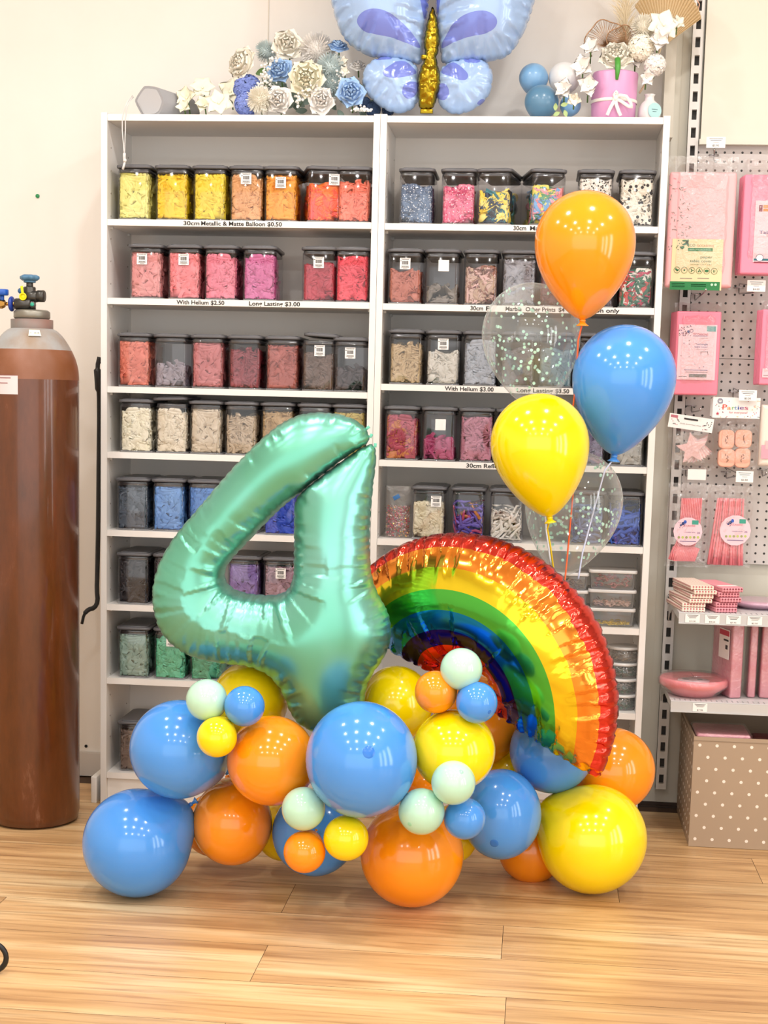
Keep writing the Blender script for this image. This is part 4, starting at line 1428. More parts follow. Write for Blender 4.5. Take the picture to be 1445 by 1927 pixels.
bm_.lathe([(0.014, 0), (0.018, 0.006), (0.018, 0.02), (0.012, 0.03)], 6, M=Matrix.Translation(v0 + Vector((-0.118, -0.012, 0.022))) @ Matrix.Rotation(math.pi / 2, 4, 'Y'), smooth=False)
bm_.build('brass_regulator', mat('brass', '#b98d4a', 0.25, 1.0), t)
MB().lathe([(0.004, -0.007), (0.024, -0.006), (0.0275, -0.002), (0.0275, 0.002), (0.024, 0.006), (0.004, 0.007)], 32, M=Matrix.Translation(v0 + Vector((-0.064, -0.012, 0.022))) @ Matrix.Rotation(math.pi / 2, 4, 'Y')).build('tightening_knob', mat('royal_blue_plastic', '#1f3c96', 0.35), t)
MB().cyl(v0 + Vector((-0.10, -0.012, 0.052)), v0 + Vector((-0.10, -0.012, 0.074)), 0.024, 28).cyl(v0 + Vector((-0.10, -0.012, 0.03)), v0 + Vector((-0.10, -0.012, 0.052)), 0.008, 12).build('blue_gauge_cap', mat('gauge_blue', '#1d57b4', 0.3), t)
for ch in [x for x in S.objects if x.parent == t and x.name.split('.')[0] in ('valve_body', 'hand_wheel', 'blue_cap', 'yellow_dust_cap', 'green_plug', 'brass_regulator', 'tightening_knob', 'blue_gauge_cap')]:
    for vv in ch.data.vertices:
        vv.co = v0 + (vv.co - v0) * 0.76
# labels curved on the steel
def wrap(a0, a1, z0, z1, r_, mi=0, mbb=None, n=8):
    mbb = mbb or MB()
    vs = []
    for k in range(n + 1):
        a = math.radians(a0 + (a1 - a0) * k / n)
        for z in (z0, z1):
            rr = r_ if not callable(r_) else r_(z)
            vs.append((rr * math.sin(a), -rr * math.cos(a), z))
    mbb.add(vs, [(2 * k, 2 * k + 2, 2 * k + 3, 2 * k + 1) for k in range(n)], mi)
    return mbb
zl = at(30, 724, -0.33).z
l_ = wrap(-50, 1, zl - 0.026, zl + 0.026, R_ + 0.0008)
for z, a, b in ((0.018, -48, -8), (0.004, -48, -12), (-0.008, -48, -38), (-0.016, -48, -34)):
    wrap(a, b, zl + z - 0.0012, zl + z + 0.0012, R_ + 0.0012, 1, l_)
wrap(-50, 1, zl + 0.0245, zl + 0.026, R_ + 0.0012, 1, l_)
l_.build('content_label', [mat('aged_label', '#e2d6da', 0.5), mat('label_ink', '#8d5a5e', 0.6)], t)
def shoulder_r(z):
    return shr(z) + 0.0015
l2 = MB()
z1, z0 = 1.394, 1.377
for (a0, a1, mi, za, zb) in ((12, 34, 0, z0, z1), (22, 26, 1, z0 + .008, z1 - .008), (28, 31, 1, z0 + .008, z1 - .008), (15, 17, 1, z0 + .008, z1 - .008)):
    vs = []
    for k in range(7):
        a = math.radians(a0 + (a1 - a0) * k / 6)
        for z in (za, zb):
            rr = shoulder_r(z) + mi * 0.001
            vs.append((rr * math.sin(a) * 1.02, -rr * math.cos(a) * 1.02, z + 0.002))
    l2.add(vs, [(2 * k, 2 * k + 2, 2 * k + 3, 2 * k + 1) for k in range(6)], mi)
l2.build('barcode_label', [mat('cream_label', '#eae6d4', 0.5), black_m], t)
# black strap between cylinder and bookcase
P = [at(*p) for p in ((187, 672, 0.20), (183, 690, 0.2), (185, 715, 0.2), (187, 760, 0.22), (186, 860, 0.23), (185, 980, 0.23), (183, 1080, 0.23), (182, 1110, 0.2), (184, 1132, 0.18), (178, 1144, 0.17), (166, 1147, 0.16), (158, 1156, 0.15), (154, 1174, 0.15))]
P = [P[0]] + [v for i in range(1, len(P) - 1) for v in (P[i].lerp(P[i - 1], .25), P[i].lerp(P[i + 1], .25))] + [P[-1]]
sm = []
for i in range(len(P) - 1):
    for k in range(4): sm.append(P[i].lerp(P[i + 1], k / 4))
sm.append(P[-1])
st = MB(); st.tube(sm, [0.007] * 8 + [0.012] * 10 + [0.0075] * (len(sm) - 26) + [0.005] * 8, 8)
_h = sm[3]
st.cyl(_h, (0.0004, _h.y, _h.z), 0.003, 8)
tag(st.build('black_strap', mat('black_webbing', '#0d0d0e', 0.45)), 'long black strap hanging down beside the left bookcase', 'strap')
tag(MB().cyl(at(71, 369, WY) + Vector((0, 0, 0)), at(71, 369, WY) - Vector((0, 0.004, 0)), 0.0062, 16).build('green_pin', mat('green_pin_plastic', '#1c8a50', 0.4)), 'small green dot pinned to the bare wall', 'pin')
struct(MB().cyl(at(162, 1404, WY), at(162, 1404, WY) - Vector((0, 0.002, 0)), 0.005, 12).build('trim_4', dark_m))
g = MB().torus((0, 0, 0.035), 0.03, 0.006, 24, 8, M=Matrix.Rotation(math.pi / 2, 4, 'X'))
_d = ray(-14, 1806); _p = CAM + _d * (-(CAM.z - 0.03) / _d.z)
o = g.build('black_cable_loop', mat('black_rubber', '#101010', 0.4), loc=(_p.x, _p.y, 0.001))
tag(o, 'black cable loop standing on the floor at the left edge', 'cable')

# ------------------------------------------------------------------ on top of the bookcases
TZ = 2.0165
# speaker: five-sided grey tube with a cord
t = thing('speaker', 'grey five-sided speaker with a cord loop on the left bookcase', 'speaker', (0, 0, 0))
SY = 0.04
pent = [(247, 180), (269, 153), (300, 158), (314, 186), (306, 206), (296, 212), (266, 212)]
pc = at(281, 186, SY)
def pts_at(pts, Y, O, k=1.0):
    return [((at(px, py, Y).x - O.x) * k, (at(px, py, Y).z - O.z) * k) for px, py in pts]
t.location = (pc.x, pc.y, TZ)
pent = [p for i in range(len(pent)) for p in ((pent[i][0] * .88 + pent[i - 1][0] * .12, pent[i][1] * .88 + pent[i - 1][1] * .12), (pent[i][0] * .88 + pent[(i + 1) % 7][0] * .12, pent[i][1] * .88 + pent[(i + 1) % 7][1] * .12))]
pp = smooth_keep(pts_at(pent, SY, pc), 1)
zm = min(p[1] for p in pp)
pp = [(x, z - zm) for x, z in pp]
cxp = sum(p[0] for p in pp) / len(pp); czp = sum(p[1] for p in pp) / len(pp)
RM = Matrix.Rotation(math.radians(-20), 4, 'Z')
MB().prism(pp, 0.0, 0.19, M=RM, smooth=True).build('body', mat('speaker_mesh_grey', '#a2a2a5', 0.8, bump=(700, 0.6)), t)
inn = [((x - cxp) * 0.84 + cxp, (z - czp) * 0.84 + czp) for x, z in pp]
MB().prism(inn, -0.002, 0.004, M=RM, smooth=True).build('end_cap', mat('speaker_cap', '#b4b5b8', 0.5), t)
cord = MB()
def wp(px, py, Y):
    return at(px, py, Y) - Vector(t.location)
a1 = [wp(249, 180, SY - .01), wp(240, 192, -0.012), wp(233, 206, -0.014), wp(230, 222, -0.012), wp(230, 245, -0.012), wp(232, 270, -0.012), wp(233.5, 290, -0.012)]
a2 = [wp(251, 183, SY - .01), wp(244, 190, -0.012), wp(238, 206, -0.016), wp(236, 222, -0.014), wp(236, 245, -0.012), wp(235, 270, -0.012), wp(234.5, 290, -0.012)]
for a in (a1, a2): cord.tube([x for i in range(len(a) - 1) for x in (a[i], a[i].lerp(a[i + 1], .5))] + [a[-1]], 0.0016, 6)
cord.cyl(wp(234, 288, -0.012), wp(234, 300, -0.012), 0.0045, 10)
cord.ball(wp(235, 302, -0.013), 0.0058, 6)
cord.tube([wp(235, 304, -0.012), wp(233, 312, -0.012), wp(231, 319, -0.012)], 0.0034, 8)
cord.build('wrist_cord', mat('cord_grey', '#d4d4d4', 0.6), t)

# flowers ------------------------------------------------------------
def petal(mb, r0, L, Wd, cup, lean, az, mi=0, nu=5, nv=5, z0=0.0, ruf=0.0, r=rnd):
    """a petal growing from radius r0; +Z is the flower's face direction"""
    vs = []
    ph = r.uniform(0, 6)
    for i in range(nu + 1):
        u = i / nu
        for j in range(nv + 1):
            v_ = (j / nv - 0.5) * 2
            ww = 1.75 * Wd * min(1, 0.5 + u) * math.sqrt(max(0.03, 1 - (max(0, (u - 0.55) / 0.45) ** 2) * 0.97))
            a = v_ * ww
            rad = r0 + L * u * math.sin(lean) + cup * (1 - math.cos(a * 1.0)) * 0
            zz = z0 + L * u * math.cos(lean) - 0.25 * L * (u ** 3) * abs(lean) - ruf * math.sin(3 * v_ + ph) * u
            ang = az + a / max(0.35, rad + 0.25)
            rr = rad - (0.10 + cup) * v_ * v_ * u * 0.75
            vs.append(Vector((rr * math.cos(ang), rr * math.sin(ang), zz)))
    k = nv + 1
    mb.add(vs, [(i * k + j, i * k + j + 1, (i + 1) * k + j + 1, (i + 1) * k + j) for i in range(nu) for j in range(nv)], mi)
def rose_mesh(name, layers, seed, heart=0.16):
    r = random.Random(seed)
    mb = MB()
    # centre bud
    mb.lathe([(0.004, 0.50), (heart * 0.35, 0.485), (heart * 0.55, 0.42), (heart * 0.6, 0.1)], 12, cap=True)
    for q_ in range(3):
        petal(mb, 0.05, 0.47, 0.12, 0.02, 0.03 + 0.03 * q_, 2.1 * q_, z0=0.07, r=r)
    az = 0
    for (r0, L, Wd, cup, lean, n, z0) in layers:
        for k in range(n):
            az += 2.399 * 0 + 2 * math.pi / n
            petal(mb, r0, L * r.uniform(.93, 1.07), Wd, cup, lean + r.uniform(-.06, .06), az + r.uniform(-.15, .15), z0=z0, ruf=0.03, r=r)
        az += 0.9
    mb.lathe([(0.05, -0.35), (0.25, -0.28), (0.55, -0.1), (0.6, 0.0)], 14, cap=True)
    return mb.mesh(name, [paper_w])
ROSE = rose_mesh('bloom', [(0.12, 0.50, 0.22, 0.1, 0.12, 3, 0.05), (0.19, 0.48, 0.30, 0.1, 0.28, 4, 0.03), (0.28, 0.46, 0.36, 0.1, 0.48, 5, 0.0), (0.38, 0.46, 0.44, 0.1, 0.75, 5, -0.04), (0.46, 0.50, 0.5, 0.1, 1.1, 6, -0.1)], 3)
PEONY = rose_mesh('bloom', [(0.08, 0.36, 0.16, 0.05, 0.1, 6, 0.08), (0.18, 0.36, 0.2, 0.08, 0.2, 8, 0.06), (0.30, 0.42, 0.3, 0.1, 0.35, 8, 0.02), (0.44, 0.45, 0.36, 0.1, 0.6, 8, -0.02), (0.55, 0.45, 0.42, 0.1, 1.0, 8, -0.1)], 5, 0.06)
def star_bloom(seed, n=5, cupv=0.9):
    r = random.Random(seed)
    mb = MB()
    for k in range(n):
        petal(mb, 0.03, 1.0, 0.5, 0.1, cupv + r.uniform(-.15, .15), 2 * math.pi * k / n + r.uniform(-.1, .1), ruf=0.05, r=r)
    mb.ball((0, 0, 0.1), 0.09, 6)
    return mb.mesh('bloom', [paper_w])
STAR = star_bloom(1); STAR6 = star_bloom(2, 6, 1.1)
def mum(seed, n=230, w_=0.06, L=0.5):
    r = random.Random(seed)
    mb = MB()
    mb.ball((0, 0, 0), 0.62, 8)
    for k in range(n):
        z = 1 - 1.3 * (k + .5) / n
        a = 2.39996 * k
        q = math.sqrt(max(0, 1 - z * z))
        d = Vector((q * math.cos(a), q * math.sin(a), z))
        s_ = d.orthogonal().normalized()
        b = d * 0.5; e = d * (1.0 + r.uniform(-.06, .06)) + Vector((r.uniform(-.05, .05),) * 3)
        mid = (b + e) / 2 + d.cross(s_) * 0.03
        mb.add([b - s_ * w_ * .5, b + s_ * w_ * .5, mid + s_ * w_, mid - s_ * w_, e + s_ * w_ * .5 + d.cross(s_) * .03, e - s_ * w_ * .5 + d.cross(s_) * .03], [(0, 1, 2, 3), (3, 2, 4, 5)])
    return mb.mesh('bloom', [paper_w])
MUM = mum(1)
def hyd(seed, n=46):
    r = random.Random(seed)
    mb = MB()
    mb.ball((0, 0, 0), 0.7, 8)
    for k in range(n):
        z = 1 - 1.5 * (k + .5) / n
        a = 2.39996 * k
        q = math.sqrt(max(0, 1 - z * z))
        d = Vector((q * math.cos(a), q * math.sin(a), z))
        M = Matrix.Translation(d * 0.85) @ d.to_track_quat('Z', 'Y').to_matrix().to_4x4() @ Matrix.Rotation(r.uniform(0, 3), 4, 'Z')
        for j in range(4):
            A = j * math.pi / 2
            pts = [(0, 0, 0), (0.13, -0.13, .03), (0.27, -0.12, .06), (0.33, 0.0, .03), (0.27, 0.12, .06), (0.13, 0.13, .03)]
            c, s_ = math.cos(A), math.sin(A)
            mb.add([M @ Vector((x * c - y_ * s_, x * s_ + y_ * c, z_)) for x, y_, z_ in pts], [(0, 1, 2, 3), (0, 3, 4, 5)])
    return mb.mesh('bloom', [paper_w])
HYD = hyd(1)
FM = {'ivory': mat('petal_ivory', '#efeadc', 0.7, sub=0.1), 'white': mat('petal_white', '#ebe7e2', 0.7, sub=0.1), 'cream': mat('petal_cream', '#efebd4', 0.7, sub=0.1),
      'blue': mat('petal_blue', '#93b8e4', 0.7, vary=('#a8c8ee', 30)), 'deep': mat('petal_deep_blue', '#7286cc', 0.7, vary=('#8698d8', 30)), 'pale': mat('petal_pale_mint', '#cfdcdc', 0.75), 'navy': mat('petal_navy', '#3c5478', 0.7)}
LEAF = mat('leaf_green', '#5a7c3c', 0.5)
def leaf_mesh():
    mb = MB()
    vs = []
    for i in range(7):
        u = i / 6
        w_ = 0.3 * math.sin(math.pi * (0.06 + 0.92 * u)) ** 0.9
        for j in (-1, 0, 1):
            vs.append((j * w_, u, -0.08 * (1 - abs(j)) + 0.15 * u * u))
    mb.add(vs, [(i * 3 + j, i * 3 + j + 1, i * 3 + j + 4, i * 3 + j + 3) for i in range(6) for j in (0, 1)])
    return mb.mesh('leaf', [LEAF])
LEAFM = leaf_mesh()
def flower(me, px, py, rp_, Y, m, label, name='artificial_flower', tilt=(0, 0), leaf=None, group='artificial flowers on top of the bookcases', floor_=True):
    c = at(px, py, Y)
    s_ = rp_ * 1.12 * mpp(c)
    if floor_ and c.z - s_ * 0.98 < TZ: c.z = TZ + s_ * 0.98
    t = thing(name, label, 'flower', c, (0, 0, 0), group)
    face = Vector((tilt[0], -1, tilt[1])).normalized()
    M = face.to_track_quat('Z', 'Y').to_matrix().to_4x4() @ Matrix.Rotation(rnd.uniform(0, 6), 4, 'Z') @ Matrix.Diagonal((s_, s_, s_, 1))
    o = ob('bloom', me, t, m=m)
    o.matrix_local = M
    st_ = MB()
    st_.tube([Vector((0, s_ * 0.2, 0)), Vector((0, s_ * 0.6, -s_ * 0.3)), Vector((0.0, s_ * 1.0, -s_ * 0.9))], 0.0022, 6)
    st_.build('stem', LEAF, t)
    if leaf:
        l = ob('leaf', LEAFM, t)
        l.matrix_local = Matrix.Translation((leaf[0] * s_, 0.01, leaf[1] * s_)) @ Matrix.Rotation(leaf[2], 4, 'Y') @ Matrix.Rotation(math.pi / 2, 4, 'X') @ Matrix.Diagonal((s_ * .6, s_ * .7, s_ * .6, 1))
    return t
fw = flower
fw(STAR, 352, 186, 24, 0.10, FM['cream'], 'cream open blossom farthest left, right of the speaker', tilt=(-.2, .3))
fw(STAR6, 381, 166, 24, 0.13, FM['cream'], 'cream open blossom topmost of the cluster right of the speaker', tilt=(.1, .5))
fw(STAR, 346, 205, 17, 0.07, FM['cream'], 'small cream blossom low beside the speaker', tilt=(-.1, .4))
fw(STAR6, 412, 196, 26, 0.08, FM['cream'], 'cream open blossom low in the middle of the cluster', tilt=(.1, .4))
fw(STAR, 433, 174, 26, 0.13, FM['cream'], 'cream open blossom just under the ivory peony', tilt=(.2, .3))
fw(STAR, 384, 198, 20, 0.09, FM['cream'], 'cream open blossom low between two others', tilt=(0, .4))
fw(PEONY, 455, 119, 33, 0.12, FM['ivory'], 'large ivory peony at the left of the bouquet', tilt=(-.6, .25), leaf=(0.7, -0.5, 1.2))
fw(HYD, 466, 168, 26, 0.13, FM['deep'], 'deep blue hydrangea upper part, under the ivory peony', tilt=(-.3, 0))
fw(HYD, 464, 196, 22, 0.08, FM['deep'], 'deep blue hydrangea low beside the white pompon flower', tilt=(-.3, 0))
fw(MUM, 489, 188, 23, 0.055, FM['ivory'], 'ivory pompon flower low in the bouquet', tilt=(-.1, .1))
fw(MUM, 501, 97, 19, 0.16, FM['pale'], 'pale mint pompon flower left of the top rose', tilt=(-.2, .2))
fw(ROSE, 541, 84, 33, 0.13, FM['ivory'], 'ivory rose at the top of the bouquet', tilt=(.15, .1))
fw(MUM, 596, 96, 30, 0.15, FM['white'], 'white pompon flower right of the top rose', tilt=(.1, .2))
fw(ROSE, 527, 133, 29, 0.09, FM['blue'], 'blue rose in the middle left of the bouquet', tilt=(-.15, .35))
fw(PEONY, 577, 148, 36, 0.05, FM['cream'], 'cream garden rose at the centre of the bouquet', tilt=(.05, .05))
fw(ROSE, 525, 191, 30, 0.05, FM['white'], 'white rose low left of the centre garden rose', tilt=(-.1, .05))
fw(ROSE, 604, 193, 29, 0.05, FM['white'], 'white rose low right of the centre garden rose', tilt=(.1, .05))
fw(MUM, 622, 128, 25, 0.12, FM['pale'], 'pale mint pompon flower right of the centre garden rose', tilt=(.3, .1))
fw(MUM, 624, 160, 22, 0.12, FM['pale'], 'pale mint pompon flower above the low right white rose', tilt=(.3, 0))
fw(ROSE, 660, 174, 31, 0.05, FM['blue'], 'blue rose left of the lower butterfly wing', tilt=(.1, .1))
fw(ROSE, 636, 88, 21, 0.13, FM['blue'], 'blue rosebud left of the upper butterfly wing', tilt=(.3, 1.2), leaf=(-0.7, -0.9, -0.5))
fw(ROSE, 673, 124, 17, 0.15, FM['white'], 'white rosebud behind the butterfly wings', tilt=(.1, .9))
fw(STAR, 645, 118, 13, 0.12, FM['ivory'], 'small ivory blossom above the blue rose', tilt=(.1, .3))
fw(STAR, 648, 135, 12, 0.11, FM['ivory'], 'small ivory blossom tucked over the blue rose', tilt=(.1, .1))
fw(HYD, 702, 206, 14, 0.14, FM['navy'], 'dark blue filler flower under the lower butterfly wing', tilt=(.1, .1))
fw(HYD, 730, 208, 11, 0.18, FM['navy'], 'dark blue filler flower behind the butterfly foot, left part', tilt=(.1, .1))
fw(HYD, 686, 196, 13, 0.15, FM['navy'], 'dark blue filler flower right of the blue rose', tilt=(.1, .1))
r = random.Random(4)
gyp = MB()
for (cx, cy_, sx, sy, n, Yb) in ((497, 140, 12, 26, 42, 0.05), (505, 155, 16, 18, 25, 0.06), (565, 185, 14, 14, 26, 0.045), (585, 170, 20, 10, 18, 0.03), (685, 205, 14, 8, 26, 0.05), (622, 190, 12, 14, 16, 0.09), (515, 110, 10, 10, 14, 0.08), (640, 150, 12, 18, 20, 0.09), (670, 207, 12, 6, 14, 0.04)):
    for k in range(n):
        p = at(cx + r.gauss(0, sx * .5), min(208, cy_ + r.gauss(0, sy * .5)), Yb + r.uniform(-.01, .02))
        p.z = max(p.z, TZ + 0.006)
        gyp.ball(p, 0.0038 * r.uniform(.7, 1.15), 4)
    base = at(cx, min(212, cy_ + sy), Yb + .05); base.z = max(TZ + 0.004, base.z)
    for k in range(4):
        gyp.tube([base, at(cx + r.uniform(-sx, sx) * .5, min(206, cy_ + r.uniform(-sy, sy) * .4), Yb + .02)], 0.0008, 4, 1)
o = gyp.build('gypsophila', [mat('tiny_white_buds', '#ecebe6', 0.7), LEAF])
tag(o, "sprays of tiny white baby's breath buds among the roses", 'filler flowers', kind='stuff')
fol = MB()
for k in range(46):
    px = r.uniform(478, 690)
    p = at(px, r.uniform(150, 208), r.uniform(0.14, 0.2)); p.z = max(p.z, TZ + 0.02)
    q = Matrix.Translation(p) @ Matrix.Rotation(r.uniform(0, 6.3), 4, 'Y') @ Matrix.Rotation(math.pi / 2 + r.uniform(-.4, .4), 4, 'X') @ Matrix.Diagonal((0.03, 0.035, 0.03, 1))
    fol.add([q @ v.co for v in LEAFM.vertices], [list(f.vertices) for f in LEAFM.polygons])
tag(fol.build('foliage', mat('grey_green_leaf', '#7d8f84', 0.6)), 'grey green leaves filling the gaps of the bouquet', 'leaves', kind='stuff')

# small balloons and vases at the right of the top
def sball(px, py, rp_, Y, m, label):
    c = at(px, py, Y); s_ = rp_ * mpp(c)
    c.z = max(c.z, TZ + s_ * 1.0)
    t = thing('small_balloon', label, 'balloon', c, (0, 0, 0), 'small balloons on top of the right bookcase')
    M = Vector((0.2, -0.5, 0.9)).to_track_quat('Z', 'Y').to_matrix().to_4x4() @ Matrix.Diagonal((s_, s_, s_ * 0.97, 1))
    o = ob('latex_skin', RB_ME, t, m=m); o.matrix_local = M
    o = ob('knot', KN_ME, t, m=m); o.matrix_local = M
sball(1004, 147, 27.5, 0.16, LX['darkblue'], 'pale satin blue balloon, upper left of the small cluster')
sball(1019, 192, 32, 0.09, LX['steel'], 'dark metallic blue balloon resting on the right bookcase')
sball(1062, 147, 30, 0.17, LX['white'], 'greyish white balloon behind the orchids')
sball(1073, 198, 20, 0.12, LX['darkblue'], 'small satin blue balloon under the orchid spray')
pv = at(1154, 215, 0.10)
pv.z = TZ
t = thing('pink_vase', 'pink paper wrapped vase tied with a white ribbon bow', 'vase', pv)
k_ = mpp(pv)
hV = at(1154, 139, 0.10).z - TZ
pr = [(37 * k_, 0.0), (40.5 * k_, 0.003), (42 * k_, hV * 0.5), (42.5 * k_, hV * 0.97), (41.5 * k_, hV), (39 * k_, hV * 0.98), (38 * k_, hV * 0.7)]
mbv = MB().lathe(pr, 48, cap=False)
mbv.lathe([(0.001, 0.001), (37 * k_, 0.001)], 24, cap=False)
mbv.v = [(x * (1 + 0.02 * math.sin(5 * math.atan2(y_, x) + z * 60)), y_ * (1 + 0.02 * math.sin(5 * math.atan2(y_, x) + z * 60)), z) for x, y_, z in mbv.v]
mbv.build('wrap', mat('pink_paper_wrap', '#d69ac4', 0.35), t)
zr = hV * 0.41
rb_ = MB().lathe([(42.6 * k_, zr - 0.0045), (43.4 * k_, zr - 0.004), (43.4 * k_, zr + 0.004), (42.6 * k_, zr + 0.0045)], 48, cap=False)
rb_.build('ribbon_band', mat('white_satin_ribbon', '#eee8e0', 0.35), t)
bw = MB()
def strip(pts, w_, mb, yy=-43.8 * k_):
    vs = []
    P = [Vector((p[0] * k_, yy + p[2] * k_, hV * 0.41 + p[1] * k_)) for p in pts]
    Q = []
    for i in range(len(P) - 1):
        for s_ in range(4): Q.append(P[i].lerp(P[i + 1], s_ / 4))
    Q.append(P[-1])
    for i, p in enumerate(Q):
        d = (Q[min(i + 1, len(Q) - 1)] - Q[max(i - 1, 0)]).normalized()
        n_ = Vector((-d.z, 0, d.x)) * w_ * k_
        for sg, dy in ((1, 0), (-1, 0), (-1, .0012), (1, .0012)):
            vs.append(p + n_ * sg + Vector((0, -dy, 0)))
    n4 = len(Q)
    mb.add(vs, [(i * 4 + j, i * 4 + (j + 1) % 4, i * 4 + 4 + (j + 1) % 4, i * 4 + 4 + j) for i in range(n4 - 1) for j in range(4)])
strip([(2, 0, 0), (8, 5, -5), (20, 3, -7), (29, -8, -5), (31, -16, -3), (24, -14, -5), (12, -6, -4), (3, -1, -1)], 3.0, bw)
strip([(1, 0, -1), (4, 8, -3), (2, 12, -4), (-2, 6, -3), (0, 0, -1)], 2.6, bw)
strip([(1, 0, -1), (-4, -10, -3), (-9, -20, -3), (-13, -30, -1)], 3.2, bw)
strip([(1, 0, -1), (3, -12, -3), (8, -24, -3), (12, -31, -1)], 3.2, bw)
bw.ball(Vector((1 * k_, -45 * k_, zr)), 4.5 * k_, 6)
bw.build('bow', MATS['white_satin_ribbon'], t)
MB().tube([Vector((2 * k_, -36 * k_, hV + 0.03)), Vector((3 * k_, -42.6 * k_, hV + 0.004)), Vector((2 * k_, -44 * k_, hV - 0.028))], [0.008, 0.008, 0.004], 8).build('leaf_stub', mat('leaf_bright', '#4c9a3c', 0.45), t)
wv = at(1221, 215, 0.10); wv.z = TZ
t = thing('white_vase', 'small white bottle vase with a round pale teal label', 'vase', wv)
pr = [(17 * k_, 0), (20 * k_, 0.004), (21 * k_, 14 * k_), (20 * k_, 26 * k_), (15 * k_, 36 * k_), (9 * k_, 41 * k_), (8 * k_, 48 * k_), (10.5 * k_, 52 * k_), (8 * k_, 52 * k_)]
MB().lathe(pr, 36).build('bottle', mat('glazed_white', '#dcd8d6', 0.25), t)
lb_ = MB().lathe([(0.0005, 0.0015), (14 * k_, 0.0015), (14 * k_, 0.0)], 28, 0, Matrix.Translation((9 * k_, -18.5 * k_, 20 * k_)) @ Matrix.Rotation(math.radians(26), 4, 'Z') @ Matrix.Rotation(math.pi / 2, 4, 'X'), smooth=False)
lb_.torus((9 * k_, -18.8 * k_, 20 * k_), 13.5 * k_, 0.0006, 28, 6, 1, Matrix.Rotation(math.radians(26), 4, 'Z') @ Matrix.Rotation(math.pi / 2, 4, 'X'))
for zz, ww in ((2, 12), (-2, 8)):
    lb_.box((9 * k_, -19.8 * k_, (20 + zz) * k_), (ww * k_, 0.0006, 0.0012), 1, Matrix.Rotation(math.radians(26), 3, 'Z'))
lb_.build('round_label', [mat('teal_label', '#a8cfd0', 0.5), mat('teal_ink', '#3d5f62', 0.5)], t)
GV = 'blooms standing in the vases on the right bookcase'
fw(PEONY, 1160, 106, 34, 0.08, FM['ivory'], 'large white peony over the pink vase', tilt=(-.05, .55), group=GV, floor_=False)
fw(STAR, 1112, 92, 22, 0.07, FM['white'], 'white orchid bloom at the top of its drooping spray', tilt=(-.3, .4), group=GV, floor_=False)
fw(STAR, 1097, 128, 26, 0.05, FM['white'], 'white orchid bloom in the middle of the drooping spray', tilt=(-.3, .2), group=GV, floor_=False)
fw(STAR, 1107, 163, 24, 0.05, FM['white'], 'white orchid bloom touching the pink vase', tilt=(-.1, .1), group=GV, floor_=False)
fw(STAR, 1062, 168, 22, 0.06, FM['white'], 'white orchid bloom far left in the drooping spray', tilt=(-.3, .1), group=GV, floor_=False)
fw(STAR, 1080, 186, 16, 0.04, FM['ivory'], 'half open white orchid bloom lowest in the spray', tilt=(0, -.3), group=GV, floor_=False)
fw(STAR, 1196, 112, 20, 0.10, FM['white'], 'white blossom beside the peony, above the small vase', tilt=(.1, .2), group=GV, floor_=False)
fw(HYD, 1206, 90, 24, 0.08, FM['ivory'], 'white hydrangea head right of the peony', tilt=(.1, .2), group=GV, floor_=False)
fw(HYD, 1232, 122, 20, 0.08, FM['white'], 'white hydrangea head low over the small vase', tilt=(.2, .0), group=GV, floor_=False)
fw(STAR, 1216, 146, 18, 0.06, FM['white'], 'white blossom hanging by the neck of the small vase', tilt=(.2, -.2), group=GV, floor_=False)
fw(MUM, 1211, 52, 22, 0.09, FM['ivory'], 'white pompon bloom under the palm fan', tilt=(.1, .3), group=GV, floor_=False)
fw(STAR6, 1248, 48, 30, 0.07, FM['ivory'], 'white magnolia bloom upper right of the arrangement', tilt=(.3, .3), group=GV, floor_=False)
fw(STAR, 1238, 76, 24, 0.06, FM['white'], 'white magnolia bloom below the upper right one', tilt=(.2, .1), group=GV, floor_=False)
fw(STAR, 1274, 44, 16, 0.09, FM['ivory'], 'small white blossom at the far right tip', tilt=(.5, .3), group=GV, floor_=False)
# gold wire ginkgo leaves
GOLD = mat('rose_gold_wire', '#b08a68', 0.35, 0.7)
def ginkgo(px, py, rp_, Y, rot, label):
    c = at(px, py, Y); s_ = rp_ * mpp(c)
    mb = MB()
    rim = []
    for k in range(29):
        a = math.radians(-30 + 240 * k / 28)
        R = s_ * (1 + 0.06 * math.sin(5 * a))
        rim.append(Vector((R * math.cos(a), 0.004 * math.sin(7 * a), R * math.sin(a))))
    mb.tube(rim, 0.0016, 6)
    for k in range(1, 28):
        mid = rim[k] * 0.5 + Vector((0, -0.006, 0))
        mb.tube([Vector((0, 0, -s_ * .25)), mid, rim[k]], 0.0009, 4)
        if k % 2:
            mb.tube([mid, rim[k].lerp(rim[k - 1], .5)], 0.0007, 4)
    mb.tube([Vector((0, 0, -s_ * .25)), Vector((0, 0.01, -s_ * 1.2))], 0.0016, 6)
    o = mb.build('metal_leaf', GOLD, None, c, (0, rot, 0))
    tag(o, label, 'ornament', 'gold wire leaves in the pink vase')
ginkgo(1140, 78, 38, 0.13, -0.3, 'larger gold wire ginkgo leaf at the left')
ginkgo(1171, 80, 30, 0.11, 0.15, 'smaller gold wire ginkgo leaf behind the peony')
